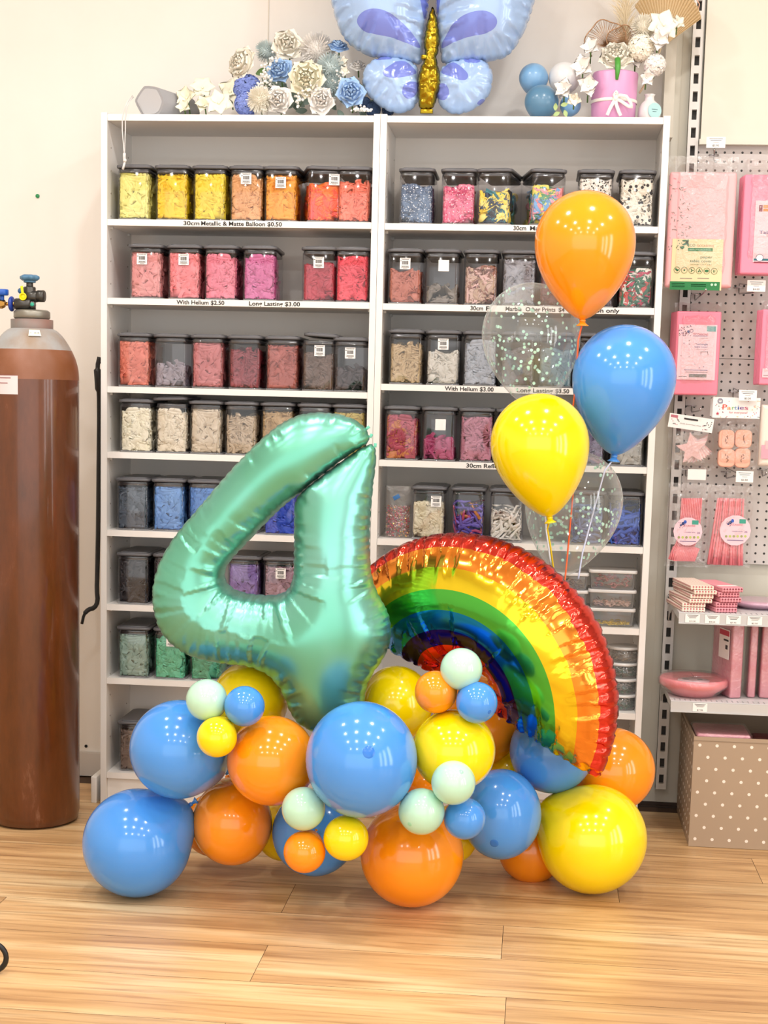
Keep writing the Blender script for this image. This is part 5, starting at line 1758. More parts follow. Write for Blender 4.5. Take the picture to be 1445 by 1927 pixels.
# palm fan
c = at(1247, 88, 0.15)
mb = MB(); s_ = mpp(c)
N_ = 26
vs = []
for k in range(N_ * 2 + 1):
    a = math.radians(128 - 92 * k / (2 * N_))
    L = 118 * s_ * (1 - 0.25 * abs(k / N_ - 0.9))
    vs.append(Vector((0.02 * math.cos(a), 0, 0.02 * math.sin(a))))
    vs.append(Vector((L * math.cos(a), (0.006 if k % 2 else -0.006), L * math.sin(a))))
mb.add(vs, [(2 * k, 2 * k + 2, 2 * k + 3, 2 * k + 1) for k in range(2 * N_)], 0, False)
mb.add([v + Vector((0, 0.0012, 0)) for v in vs], [(2 * k + 1, 2 * k + 3, 2 * k + 2, 2 * k) for k in range(2 * N_)], 0, False)
mb.tube([Vector((0, 0, 0.02)), Vector((-0.02, 0, -0.06)), Vector((-0.06, -0.02, -0.13))], 0.003, 6)
tag(mb.build('palm_fan', mat('dried_palm', '#dcc6a0', 0.7), None, c), 'dried beige palm fan spreading above the white blooms', 'dried leaf')
# pampas plume
r = random.Random(8)
mb = MB()
b0 = at(1176, 110, 0.15)
for k in range(520):
    u = r.random()
    spine = b0.lerp(at(1180, -40, 0.16), u)
    a = r.uniform(-1, 1)
    tip = spine + Vector((a * 0.075 * (0.35 + u), r.uniform(-.02, .02), r.uniform(0.02, 0.075)))
    sd = Vector((0.0006, 0, 0.0002))
    mid = spine.lerp(tip, .5) + Vector((0, 0, 0.008))
    mb.add([spine - sd, spine + sd, mid + sd, mid - sd, tip], [(0, 1, 2, 3), (3, 2, 4)])
mb.tube([at(1165, 135, 0.12), b0, at(1180, -20, 0.16)], 0.0018, 5)
tag(mb.build('pampas_plume', mat('pampas_beige', '#d8c8a8', 0.85), None), 'fluffy beige pampas plume rising behind the peony', 'dried grass')
# hanging ribbon curl near the rail
P = [at(*p) for p in ((1306, -10, 0.22), (1316, 8, 0.22), (1313, 22, 0.22), (1303, 30, 0.22), (1288, 33, 0.2), (1272, 38, 0.2))]
mb = MB(); mb.tube([x for i in range(len(P) - 1) for x in (P[i], P[i].lerp(P[i + 1], .5))] + [P[-1]], 0.0016, 6)
tag(mb.build('ribbon', mat('peach_ribbon', '#e6b49a', 0.4)), 'peach ribbon curl hanging beside the slotted rail', 'ribbon')
# little green sprig
mb = MB()
for i, (px, py) in enumerate(((1045, 208), (1055, 198), (1062, 207), (1053, 211))):
    q = Matrix.Translation(at(px, py, 0.03)) @ Matrix.Rotation(i * 1.4, 4, 'Y') @ Matrix.Rotation(math.pi / 2, 4, 'X') @ Matrix.Diagonal((0.02, 0.02, 0.02, 1))
    mb.add([q @ v.co for v in LEAFM.vertices], [list(f.vertices) for f in LEAFM.polygons])
tag(mb.build('green_sprig', mat('sprig_green', '#a3b87c', 0.6)), 'small pale green sprig before the dark blue balloon', 'leaf')

# ------------------------------------------------------------------ right bookcase: bag, tubs
t0p = at(746, 1010, 0.03)
t = thing('confetti_bag', 'clear zip bag of pink and gold confetti, fifth shelf of right bookcase', 'bag', (max(t0p.x, 0.818 + 0.04), 0.06, RZ[4] + 0.001))
def pillow(w_, h_, d_, seed, top=0.4):
    r = random.Random(seed)
    vs = []
    nx, nz = 10, 12
    for s_ in (-1, 1):
        for i in range(nz + 1):
            v_ = i / nz
            for j in range(nx + 1):
                u_ = j / nx * 2 - 1
                b = d_ * (1 - u_ ** 4) * (1 - v_) ** 0.6 * (0.6 + 0.4 * min(1, v_ * 6)) / 2
                if i == nz: b = 0.0006
                vs.append((u_ * w_ / 2 * (1 - 0.06 * v_) + r.uniform(-.0012, .0012), s_ * max(b, 0.0007) + r.uniform(-.0012, .0012) * (0 if i == nz else 1), v_ * h_))
    k = nx + 1
    fs = []
    for s_ in (0, 1):
        o_ = s_ * (nz + 1) * k
        for i in range(nz):
            for j in range(nx):
                f = (o_ + i * k + j, o_ + i * k + j + 1, o_ + (i + 1) * k + j + 1, o_ + (i + 1) * k + j)
                fs.append(f if s_ == 0 else f[::-1])
    m = MB(); m.add(vs, fs)
    return m
pillow(0.076, 0.15, 0.05, 2).build('bag_film', film_m, t)
MB().rbox((-0.004, -0.018, 0.118), (0.02, 0.001, 0.012), 0.0004, rot=Matrix.Rotation(-0.5, 3, 'Y')).build('zip_label', mat('bag_blue_label', '#3a6ea8', 0.4), t)
mb = MB(); r = random.Random(12)
for k in range(900):
    z = r.random() ** 0.9 * 0.09
    x = r.uniform(-.034, .034); y_ = r.uniform(-1, 1) * 0.019 * (1 - (x / .037) ** 4) * (1 - z / .16)
    if r.random() < .7: y_ = -abs(y_) * 0.3 - 0.014 * (1 - (x / .037) ** 4) * (1 - z / .16)
    q = Matrix.Translation((x, y_, z + .003)) @ Matrix.Rotation(r.uniform(0, 6), 4, 'Z') @ Matrix.Rotation(r.uniform(0, 6), 4, 'X')
    s_ = 0.0018
    mb.add([q @ Vector(v) for v in ((-s_, -s_, 0), (s_, -s_, 0), (s_, s_, 0), (-s_, s_, 0))], [(0, 1, 2, 3)], r.choice((0, 0, 1, 2)), False)
o = mb.build('confetti_flakes', [mat('confetti_pink', '#c8506c', 0.35), mat('confetti_gold', '#d8b06a', 0.3, 0.6), mat('confetti_pale', '#e8c4c4', 0.4)], None, t.location)
tag(o, 'pink and gold confetti flakes filling the zip bag', 'confetti', kind='stuff')
def tub(xc, yc, z, w_, d_, h_, label, fillc=None, fillh=0.4, lid=None, group='stacked clear tubs on the right bookcase', roundt=False):
    t = thing('plastic_tub', label, 'tub', (xc, yc, z), (0, 0, 0), group)
    if roundt:
        MB().lathe([(w_ * .40, 0.0), (w_ * .42, 0.003), (w_ * .47, h_ - .006)], 28).build('body', tub_m, t)
        MB().lathe([(w_ * .49, h_ - .008), (w_ * .5, h_ - .007), (w_ * .5, h_ - .001), (w_ * .46, h_)], 28).build('lid', lid or MATS['tub_lid'], t)
    else:
        m = MB(); m.rbox((0, 0, h_ / 2 - 0.003), (w_ - .012, d_ - .012, h_ - .008), 0.012, 3, rz=0.004, top=False)
        m.v = [(x * (1 + 0.07 * (zz / h_ - 0.5)), y_ * (1 + 0.07 * (zz / h_ - .5)), zz) for x, y_, zz in m.v]
        m.build('body', tub_m, t)
        MB().rbox((0, 0, h_ - 0.0045), (w_, d_, 0.009), 0.012, 3, rz=0.002).build('lid', lid or MATS['tub_lid'], t)
    if fillc:
        r = random.Random(hash(label) % 1000 if False else len(label))
        mb = MB()
        for k in range(90):
            a = r.uniform(-1, 1) * (w_ / 2 - .018); b = r.uniform(-1, 1) * (d_ / 2 - .02)
            if r.random() < .6: b = -(d_ / 2 - .014) + r.random() * .006
            if roundt:
                an = r.uniform(0, 6.28); a = w_ * .34 * math.cos(an); b = w_ * .34 * math.sin(an)
            q = Matrix.Translation((a, b, .006 + r.random() * h_ * fillh)) @ Matrix.Rotation(r.uniform(0, 6), 4, 'Z') @ Matrix.Rotation(r.uniform(-1, 1), 4, 'X')
            mb.lathe([(.005, -.0006), (.0055, 0), (.005, .0006)], 8, 0, q)
        o = mb.build('craft_bits', fillc, None, (xc, yc, z))
        tag(o, 'small craft pieces inside the ' + label, 'craft pieces', 'craft pieces in tubs', 'stuff')
mat('tub_lid', '#d8d6d4', 0.35)
xs = at(1154, 1100, 0.03).x
zz = RZ[5] + 0.001
for i, (hh, lab, fc) in enumerate(((0.053, 'bottom clear takeaway tub of the stack of three, yellow piece inside', mat('bits_yellow', '#d8b820', 0.5)), (0.053, 'middle clear takeaway tub of the stack of three, pale pieces inside', mat('bits_pale', '#d8b8ae', 0.5)), (0.056, 'top clear takeaway tub of the stack of three, pinkish inside', mat('bits_pink', '#c07c80', 0.6)))):
    tub(xs - 0.002, 0.07, zz, 0.138, 0.11, hh, lab, fc, (0.1, 0.3, 0.7)[i])
    zz += hh + 0.0008
xs2 = at(1068, 1100, 0.06).x
zz = RZ[5] + 0.001
for i in range(3):
    tub(xs2, 0.075, zz, 0.12, 0.11, 0.05, ('bottom', 'middle', 'top')[i] + ' clear tub of the stack half hidden by the rainbow', mat('bits_grey', '#80808a', 0.6), 0.4)
    zz += 0.0508
xs3 = at(724, 1050, 0.06).x
zz = RZ[5] + 0.001
for i in range(3):
    tub(0.818 + 0.035, 0.075, zz, 0.062, 0.10, 0.05, ('bottom', 'middle', 'top')[i] + ' small clear tub beside the divider between the bookcases', mat('bits_lilac', '#9a8aa8', 0.6), 0.5)
    zz += 0.0508
tub(0.818 + 0.115, 0.12, RZ[5] + 0.001, 0.085, 0.11, 0.13, 'tall clear tub next to the small stacked tubs by the divider', mat('bits_grey', '#80808a', 0.6), 0.5)
xs = at(1172, 1300, 0.04).x
zz = RZ[6] + 0.001
for i in range(4):
    tub(xs, 0.075, zz, 0.095, 0.095, 0.046, ('lowest', 'second', 'third', 'topmost')[i] + ' round clear tub of the stack beside the rainbow edge', mat('bits_green', '#2c5a48', 0.6) if i < 3 else mat('bits_stone', '#a89c8c', 0.6), 0.6, roundt=True)
    zz += 0.0466
xs = at(1150, 1440, 0.04).x
tub(xs, 0.09, RZ[7] + 0.001, 0.14, 0.12, 0.085, 'larger clear tub on the bottom shelf above the orange balloon', mat('bits_grey', '#80808a', 0.6), 0.5)
tub(xs, 0.09, RZ[7] + 0.087, 0.11, 0.11, 0.05, 'clear tub stacked on the bottom shelf tub', mat('bits_stone', '#a89c8c', 0.6), 0.4)

# ------------------------------------------------------------------ right display bay: rail, pegboard, hooks, packs
PY = 0.285          # front face of the pegboard
t = thing('slotted_rail', 'white slotted upright rail beside the right bookcase', 'rail', (1.687, 0, 0))
mb = MB()
for sx in (-0.0112, 0.0112):
    mb.box2((sx - 0.0042, 0.272, 0.062), (sx + 0.0042, 0.290, CEIL))
k = 0
z = 0.108
while z < CEIL:
    mb.box2((-0.007, 0.272, z), (0.007, 0.290, z + 0.0217))
    z += 0.0507
mb.box2((-0.007, 0.272, 0.062), (0.007, 0.290, 0.08))
mb.build('upright', mat('rail_white', '#dcdad6', 0.4), t)
MB().box2((-0.0154, 0.2902, 0.062), (0.0154, 0.304, CEIL)).build('slot_backing', mat('slot_dark', '#3a3836', 0.7), t)

def peg_material():
    m = mat('perforated_panel', '#c9c3bf', 0.45)
    nt = m.node_tree; L = nt.links.new
    b = nt.nodes['Principled BSDF']
    tc = nt.nodes.new('ShaderNodeTexCoord')
    sp = nt.nodes.new('ShaderNodeSeparateXYZ')
    L(tc.outputs['Object'], sp.inputs[0])
    def mth(op, a, b_=None, v_=None):
        n = nt.nodes.new('ShaderNodeMath'); n.operation = op
        L(a, n.inputs[0])
        if b_ is not None: L(b_, n.inputs[1])
        if v_ is not None: n.inputs[1].default_value = v_
        return n.outputs[0]
    fx = mth('SUBTRACT', mth('FRACT', mth('DIVIDE', sp.outputs[0], v_=0.0254)), v_=0.5)
    fz = mth('SUBTRACT', mth('FRACT', mth('DIVIDE', sp.outputs[2], v_=0.0254)), v_=0.5)
    d = mth('SQRT', mth('ADD', mth('POWER', mth('ABSOLUTE', fx), v_=2), mth('POWER', mth('ABSOLUTE', fz), v_=2)))
    hole = mth('LESS_THAN', d, v_=0.135)
    mx = nt.nodes.new('ShaderNodeMix'); mx.data_type = 'RGBA'
    mx.inputs['A'].default_value = lin('#c9c3bf'); mx.inputs['B'].default_value = lin('#1c1a19')
    L(hole, mx.inputs['Factor']); L(mx.outputs['Result'], b.inputs['Base Color'])
    return m
PEG = peg_material()
ox, oz = 1.832 - 0.0127 - 0.0254 * 4, 1.433 + 0.0127
t = thing('pegboard', 'perforated pale metal pegboard panels behind the pink packs', 'pegboard', (ox, PY, oz))
zj = at(1400, 676, PY).z
MB().box2((1.7045 - ox, 0, zj + 0.0008 - oz), (2.6 - ox, 0.014, 1.985 - oz)).build('perforated_panel', PEG, t)
MB().box2((1.7045 - ox, 0, 0.765 - oz), (2.6 - ox, 0.014, zj - 0.0008 - oz)).build('perforated_panel', PEG, t)
cp = MB().box2((1.708, 0.262, 2.0), (2.9, 0.30, CEIL)).box2((1.7045, 0.256, 1.985), (2.9, 0.30, 2.0))
struct(cp.build('trim_5', mat('cream_light_panel', '#dbd8ca', 0.5)))

def ptext(body, par, px, py, Y, h, w, m, nm='lettering', rot=None, yo=-0.0012):
    p = at(px, py, Y)
    q = p - Vector(par.matrix_world.translation) if par.parent is None else p - Vector(par.parent.location)
    return text(body, par, (q.x, q.y + yo, q.z), h, w, m, nm, rot=rot or (math.pi / 2, 0, 0))
INK = mat('navy_ink', '#2b3a78', 0.6); GRN = mat('green_print', '#1d6b3c', 0.55); GREYINK = mat('grey_ink', '#77706e', 0.6); DK = mat('dark_ink', '#2c2a2a', 0.6)
PINKS = {'pale': mat('pale_pink_paper', '#f0b4b8', 0.6, bump=(30, 0.1)), 'pink': mat('pink_film', '#f08aa4', 0.35, bump=(35, 0.25)), 'rose': mat('rose_film', '#ee8299', 0.35, bump=(30, 0.25)), 'dusty': mat('dusty_pink_film', '#d88a98', 0.4, bump=(40, 0.3), vary=('#e6a4ae', 16)),
         'coral': mat('coral_pink_plastic', '#f28a92', 0.3)}
def W2(px, py, Y, o):
    p = at(px, py, Y) - o
    return p
def sheet_bag(par, x0, z0, x1, z1, y0, y1, seed, name='bag_film', neck=None):
    """crumpled clear bag round a pack; corners in the parent's frame"""
    r = random.Random(seed)
    nx, nz = 12, 16
    vs = []
    for s_ in (0, 1):
        for i in range(nz + 1):
            for j in range(nx + 1):
                u_, v_ = j / nx, i / nz
                e = min(1, 6 * min(u_, 1 - u_), 6 * min(v_ + 0.02, 1 - v_))
                yc = (y0 + y1) / 2
                y_ = yc + (y0 - yc if s_ == 0 else y1 - yc) * max(0.05, e) + r.uniform(-.0012, .0012)
                sx = 1
                vs.append((x0 + (x1 - x0) * u_ + r.uniform(-.002, .002), y_ - ((0.0009 if v_ < .8 else 0.007) * r.random() if s_ == 0 and e > .5 else 0), z0 + (z1 - z0) * v_ + r.uniform(-.002, .002)))
    k_ = nx + 1
    fs = []
    for s_ in (0, 1):
        o_ = s_ * (nz + 1) * k_
        for i in range(nz):
            for j in range(nx):
                f = (o_ + i * k_ + j, o_ + i * k_ + j + 1, o_ + (i + 1) * k_ + j + 1, o_ + (i + 1) * k_ + j)
                fs.append(f if s_ == 0 else f[::-1])
    m = MB(); m.add(vs, fs, smooth=False)
    return m.build(name, film_m, par)
def hook(px, py, Y0, px1, py1, Y1, label, tagtxt=None, tagpos=None, lines=2):
    a, b = at(px, py, PY - 0.001), at(px1, py1, Y1)
    t = thing('display_hook', label, 'hook', a, (0, 0, 0), 'wire display hooks on the pegboard')
    mb = MB()
    mb.tube([Vector((-0.013, 0, 0.0)), Vector((-0.013, -0.006, 0)), Vector((0.013, -0.006, 0)), Vector((0.013, 0, 0))], 0.002, 6)
    mb.tube([Vector((0, -0.006, 0)), Vector((0, -0.008, -0.014)), Vector((0, -0.02, -0.018)), b - a - Vector((0, 0, 0.004)), b - a], 0.0021, 8)
    mb.ball(b - a, 0.0042, 6)
    mb.build('wire_prong', steel_m, t)
    if tagpos:
        (tx, ty, tw, th) = tagpos
        c_ = at(tx, ty, Y1 - 0.012)
        q = c_ - a
        k_ = mpp(c_)
        up = MB(); up.tube([Vector((0, -0.006, 0.006)), Vector((0.0, -0.008, 0.012)), Vector((q.x, q.y + 0.004, q.z))], 0.0016, 6)
        up.build('tag_arm', steel_m, t)
        m = MB(); m.box(q, (tw * k_, 0.0012, th * k_), 0)
        if tagtxt:
            for i in range(lines):
                m.box(q + Vector((0, -0.0008, (th * 0.33 - i * th * 0.17) * k_)), (tw * k_ * (0.72 - 0.14 * i), 0.0004, 0.0011), 1)
            m.box(q + Vector((0, -0.0008, (th * 0.33 - lines * th * 0.17) * k_)), (tw * k_ * 0.3, 0.0004, 0.0008), 2)
        c2 = m.build('price_tag', [paper_w, DK, GREYINK], t)
        if tagtxt:
            text(tagtxt, c2, (q.x, q.y - 0.0012, q.z - th * 0.3 * k_), 0.0052, 0.018, black_m)
    return t
def pack(name, label, cat, x0, y0p, x1, y1p, Y, depth, m, bag=None, seed=1, group=None, layers=1, skew=0.0, side=0.0):
    """folded pack whose front spans the pixel box; returns (thing, origin)"""
    ym = (y0p + y1p) / 2
    a, b = at(x0, ym, Y), at(x1, ym, Y)
    a.z, b.z = at((x0 + x1) / 2, y1p, Y).z, at((x0 + x1) / 2, y0p, Y).z
    o = Vector(((a.x + b.x) / 2, Y, (a.z + b.z) / 2))
    t = thing(name, label, cat, o, (0, 0, 0), group)
    w_, h_ = b.x - a.x, b.z - a.z
    r = random.Random(seed)
    for k_ in range(layers):
        dd = depth / layers
        mb = MB()
        mb.rbox((0, 0, 0), (w_ * (1 - 0.01 * k_), h_ * (1 - 0.015 * r.random()), dd * 0.96), min(w_, h_) * 0.035, 3, rz=dd * 0.4)
        q = Matrix.Rotation(math.pi / 2, 3, 'X')
        mb.v = [tuple(q @ Vector(v)) for v in mb.v]
        sh = Vector((-side * k_, dd * (k_ + .5), 0.0))
        mb.v = [(x + sh.x + skew * z, y_ + sh.y + 0.0012 * math.sin(30 * x + 40 * z), z) for x, y_, z in mb.v]
        mb.build('folded_sheet', m, t)
    if bag:
        sheet_bag(t, -w_ / 2 - bag[0], -h_ / 2 - bag[1], w_ / 2 + bag[0], h_ / 2 + bag[2], -0.004, depth + 0.004, seed)
    return t, o, w_, h_
def card(par, o, x0, y0p, x1, y1p, Y, m, name='paper_label', yo=-0.0012, th=0.0008, extra=()):
    """flat printed card spanning a pixel box; extra = (x0,y0,x1,y1,matindex) bars in the same pixel frame"""
    mb = MB()
    def bx_(a0, b0, a1, b1, mi, dy):
        bm2 = (b0 + b1) / 2
        p, q = at(a0, bm2, Y), at(a1, bm2, Y)
        p.z, q.z = at((a0 + a1) / 2, b1, Y).z, at((a0 + a1) / 2, b0, Y).z
        mb.box2((p.x - o.x, Y + yo - dy - th - o.y, p.z - o.z), (q.x - o.x, Y + yo - dy - o.y, q.z - o.z), mi)
    bx_(x0, y0p, x1, y1p, 0, 0)
    for e in extra: bx_(*e[:4], e[4], 0.0006)
    return mb.build(name, m, par)
# --- big pale pink paper table cover, front of the top hook
YB = 0.10
t, o, w_, h_ = pack('table_cover_pack', 'large pale pink paper table cover pack with a kraft and green label', 'table cover pack', 1256, 323, 1382, 541, YB, 0.05, PINKS['pale'], (0.004, 0.002, 0.045), 3, layers=2)
r = random.Random(5)
mb = MB()
for k_ in range(75):
    px, py = r.uniform(1258, 1300) + (0 if r.random() < .8 else -3), r.uniform(336, 470)
    p = at(px, py, YB) - o
    q = Matrix.Translation((p.x, -0.0012, p.z)) @ Matrix.Rotation(r.uniform(0, 3), 4, 'Y')
    s_ = r.choice((0.0016, 0.0024, 0.0042))
    mb.add([q @ Vector((-s_, 0, -0.0007)), q @ Vector((s_, 0, -0.0009)), q @ Vector((s_, 0, 0.0007)), q @ Vector((-s_, 0, 0.0009))], [(0, 1, 2, 3)], 0 if r.random() < .7 else 1, False)
mb.build('confetti_print', [mat('print_dark_green', '#4b6a58', 0.6), mat('print_rose', '#d88a96', 0.6)], t)
bars = [(1260, 530, 1354, 546, 1)]
for k_ in range(3): bars.append((1264, 533 + 3 * k_, 1288, 534 + 3 * k_, 2))
for k_ in range(2): bars.append((1300, 535 + 3 * k_, 1328, 536 + 3 * k_, 2))
bars.append((1294, 467, 1341, 473, 1))
bars.append((1279, 523.5, 1302, 524.6, 3)); bars.append((1312, 523.5, 1334, 524.6, 3))
cd_ = card(t, o, 1263, 450, 1359, 546, YB, [mat('kraft_label', '#ecd3a6', 0.6), mat('green_band', '#14783c', 0.5), mat('pale_green_ink', '#b8dcc0', 0.6), GREYINK], extra=bars)
ic = MB()
def ring_at(mbx, px, py, R, Y, o_, mi=0, yo=-0.0032):
    p = at(px, py, Y) - o_
    mbx.torus((p.x, yo, p.z), R * mpp(at(px, py, Y)), 0.0005, 20, 5, mi, Matrix.Rotation(math.pi / 2, 4, 'X'))
def disc_at(mbx, px, py, R, Y, o_, mi=0, yo=-0.0030, sx=1, sz=1, rot=0):
    p = at(px, py, Y) - o_
    s_ = R * mpp(at(px, py, Y))
    mbx.lathe([(0.00005, -0.0002), (s_, -0.0002), (s_, 0.0002)], 14, mi, Matrix.Translation((p.x, yo, p.z)) @ Matrix.Rotation(rot, 4, 'Y') @ Matrix.Diagonal((sx, 1, sz, 1)) @ Matrix.Rotation(math.pi / 2, 4, 'X'), smooth=False)
for k_ in range(6):
    x_ = 1273.5 + 14 * k_
    y_ = 508 + 0.5 * k_
    ring_at(ic, x_, y_, 5.6, YB, o)
    if k_ == 0:
        disc_at(ic, x_ - 1.2, y_ - .8, 2.2, YB, o, sx=1.3, sz=.7, rot=.7); disc_at(ic, x_ + 1.5, y_ + .6, 2, YB, o, sx=1.3, sz=.7, rot=-.7)
    elif k_ == 1:
        disc_at(ic, x_, y_, 1.6, YB, o)
    elif k_ == 2:
        for a in (0, 2.1, 4.2): disc_at(ic, x_ + 2 * math.cos(a), y_ + 2 * math.sin(a), 1.4, YB, o, sx=1.3, sz=.6, rot=a)
    elif k_ == 3:
        for dx, dy in ((-1.5, 1.5), (1.8, 1.2), (0.4, -1.6)): disc_at(ic, x_ + dx, y_ + dy, 1.3, YB, o, sx=.8, sz=1.3)
    elif k_ == 4:
        disc_at(ic, x_, y_, 3, YB, o, sx=1.3, sz=.8)
    else:
        for dx in (-1.2, 1.2): disc_at(ic, x_ + dx, y_, 2.4, YB, o, sx=.25, sz=1.2)
for a, d_, s_ in ((0.2, 0, 4), (0.9, 3, 5), (-0.4, 3, 5), (1.5, -2, 4)):
    disc_at(ic, 1291 + 3 * math.cos(a * 2), 457 + d_ - 2, s_, YB, o, sx=.42, sz=1.15, rot=a)
disc_at(ic, 1284, 466, 3.2, YB, o, sx=1.2, sz=.8, rot=-.5)
r = random.Random(3)
for k_ in range(16): disc_at(ic, 1278 + r.uniform(-6, 10), 461 + r.uniform(-9, 9), r.uniform(.5, 1.1), YB, o)
for px in (1339, 1346): disc_at(ic, px, 536, 2.4, YB, o, 1, yo=-0.0034)
absorb(cd_, ic, [GRN, MATS['pale_green_ink']])
ptext('ECO', cd_, 1301, 462, YB, 0.0075, 0.020, GRN, yo=-0.003)
ptext('OCCASIONS', cd_, 1327, 463, YB, 0.0065, 0.047, mat('brown_gold_ink', '#a8763a', 0.6), yo=-0.003)
ptext('super friendly choices', cd_, 1317, 470, YB, 0.004, 0.058, MATS['pale_green_ink'], yo=-0.0034)
ptext('paper', cd_, 1329, 484, YB, 0.0075, 0.034, GRN, yo=-0.003)
ptext('table cover', cd_, 1319, 491.5, YB, 0.0075, 0.062, GRN, yo=-0.003)
ptext('rectangle 1.35 x 2.6m', cd_, 1319, 498, YB, 0.003, 0.058, GRN, yo=-0.003)
hook(1343, 292, 0, 1344, 282, 0.12, 'wire hook above the large pale pink table cover', '$5.95', (1347, 268, 35, 20))
# --- pack B to the right
YB2 = 0.12
t, o, w_, h_ = pack('table_cover_pack', 'bright pink plastic table cover pack cut off by the right edge, top row', 'table cover pack', 1396, 328, 1500, 517, YB2, 0.07, PINKS['pink'], (0.003, 0.002, 0.045), 7, layers=5, side=0.0022)
TEALB = mat('teal_band', '#1c6670', 0.5)
cd_ = card(t, o, 1419, 378, 1490, 494, YB2, [mat('pale_pink_label', '#f0c4cc', 0.6), mat('maroon_print', '#7c1d34', 0.5), mat('orange_print', '#ee8a44', 0.5), TEALB], extra=[(1428, 386, 1434.5, 398, 1), (1436, 386, 1450, 391.5, 2), (1436, 393, 1450, 398, 2), (1418, 487, 1490, 491, 3), (1418, 493, 1490, 495, 1)])
ptext('T', cd_, 1431, 391, YB2, 0.006, 0.004, paper_w, yo=-0.003)
ptext('Table cover', cd_, 1459, 438, YB2, 0.0085, 0.105 * 0.86, INK, yo=-0.003)
ptext('rectangle', cd_, 1449, 444.5, YB2, 0.003, 0.022, GREYINK, yo=-0.003)
ic = MB(); ring_at(ic, 1429, 485, 6.5, YB2, o); disc_at(ic, 1429, 485, 6.2, YB2, o, 1, yo=-0.0026)
absorb(cd_, ic, [INK, paper_w])
hook(1390, 542, 0, 1418, 548, 0.16, 'wire hook left of the four dollar price tag', '$4.00', (1423, 538, 34, 21))
# --- pack C
YC = 0.14
t, o, w_, h_ = pack('table_cover_pack', 'pink rectangle table cover pack hanging below the large pale one', 'table cover pack', 1270, 585, 1354, 744, YC, 0.09, PINKS['rose'], (0.003, 0.003, 0.026), 11, layers=7, side=0.0022)
cd_ = card(t, o, 1275, 611, 1347, 715, YC, [mat('pale_pink_label', '#f0c4cc', 0.6), INK, mat('teal_badge', '#6b9a98', 0.5), GREYINK], extra=[(1330, 614, 1347, 624, 2), (1304, 632, 1331, 633, 1), (1287, 696, 1331, 697, 1), (1290, 700, 1331, 700.8, 3), (1296, 704, 1329, 710, 3), (1276.5, 708, 1292, 708.8, 3)])
ptext('OCCASIONS', cd_, 1318, 629.5, YC, 0.006, 0.043, mat('red_print', '#b83a54', 0.5), yo=-0.003)
ptext('tableware', cd_, 1324, 636.5, YC, 0.0028, 0.022, GREYINK, yo=-0.003)
ptext('rectangle', cd_, 1321, 648, YC, 0.0052, 0.031, INK, yo=-0.003)
ptext('table cover', cd_, 1319, 652.8, YC, 0.0052, 0.038, INK, yo=-0.003)
ptext('1.37m x 2.74m', cd_, 1319, 657.5, YC, 0.0026, 0.036, GREYINK, yo=-0.003)
ic = MB(); r = random.Random(9)
RED_ = mat('maroon_print', '#7c1d34', 0.5)
for k_ in range(34): disc_at(ic, 1286 + r.uniform(-8, 14), 622 + r.uniform(-10, 10), r.uniform(.4, 1.0), YC, o, r.choice((0, 2, 1)))
for k_ in range(9): disc_at(ic, r.uniform(1278, 1342), r.uniform(640, 705), .8, YC, o, r.choice((0, 2, 1)))
disc_at(ic, 1295, 624, 2.2, YC, o, 1, sz=1.15); disc_at(ic, 1291, 627, 1.8, YC, o, 0, sz=1.15); ring_at(ic, 1301, 622.5, 3.0, YC, o, 1)
for a, b in (((1318, 662), (1332, 662)), ((1319, 662), (1318, 668)), ((1331, 662), (1332, 668))):
    p, q = at(*a, YC) - o, at(*b, YC) - o
    ic.tube([Vector((p.x, -.003, p.z)), Vector((q.x, -.003, q.z))], 0.0006, 4, 2)
absorb(cd_, ic, [RED_, INK, GREYINK])
hook(1307, 554, 0, 1328, 545, 0.10, 'wire hook under the green label of the large table cover')
# --- pack D
t, o, w_, h_ = pack('table_cover_pack', 'pink pack cut off by the right edge, beside the bare pegboard', 'table cover pack', 1431, 582, 1500, 725, 0.14, 0.06, PINKS['pink'], (0.002, 0.002, 0.025), 13, layers=5, side=0.0026)
card(t, o, 1434, 694, 1490, 711, 0.14, [mat('pale_pink_label', '#f0c4cc', 0.6), GREYINK], extra=[(1436, 706, 1460, 707, 1)])
# --- star bunting
YS = 0.15
o = at(1300, 845, YS)
t = thing('star_bunting_pack', 'clear pack of pale pink paper stars under a tilted white header card', 'party pack', o)
mb = MB()
def star(cx, cz, R, rot, y0, th, mi):
    pts = []
    for k_ in range(10):
        a = math.pi / 2 + math.pi * k_ / 5 + rot
        rr = R if k_ % 2 == 0 else R * 0.44
        pts.append((cx + rr * math.cos(a), cz + rr * math.sin(a)))
    mb.prism(pts[::-1], y0, y0 + th, mi)
k_ = mpp(o)
for i in range(9):
    star((1.6 * i + 1) * k_, (1.0 * (i % 3) + i * 0.35) * k_, 30 * k_, 0.12 + 0.06 * i, i * 0.0032, 0.0016, i % 2)
mb.build('paper_stars', [mat('star_pink', '#ecc0be', 0.6), mat('star_pale', '#f4dcd8', 0.6)], t)
hd = MB()
q = Matrix.Rotation(math.radians(7), 3, 'Y')
cc = at(1300, 796, YS) - o
hd.box(cc, (83 * k_, 0.001, 26 * k_), 0, q)
hd.box(cc + Vector((0, -0.001, 6.5 * k_)), (26 * k_, 0.0006, 3.2 * k_), 1, q)
hd.box(cc + Vector((-31 * k_, -0.001, 12 * k_)), (13 * k_, 0.0006, 5 * k_), 2, q)
r = random.Random(6)
for i in range(26):
    x = r.choice((-1, 1)) * r.uniform(22, 38) * k_
    zq = r.uniform(-10, 8) * k_
    v_ = q @ Vector((x, -0.0008, zq))
    hd.box(cc + v_, (1.6 * k_, 0.0005, 1.6 * k_), 1 if r.random() < .5 else 2, q)
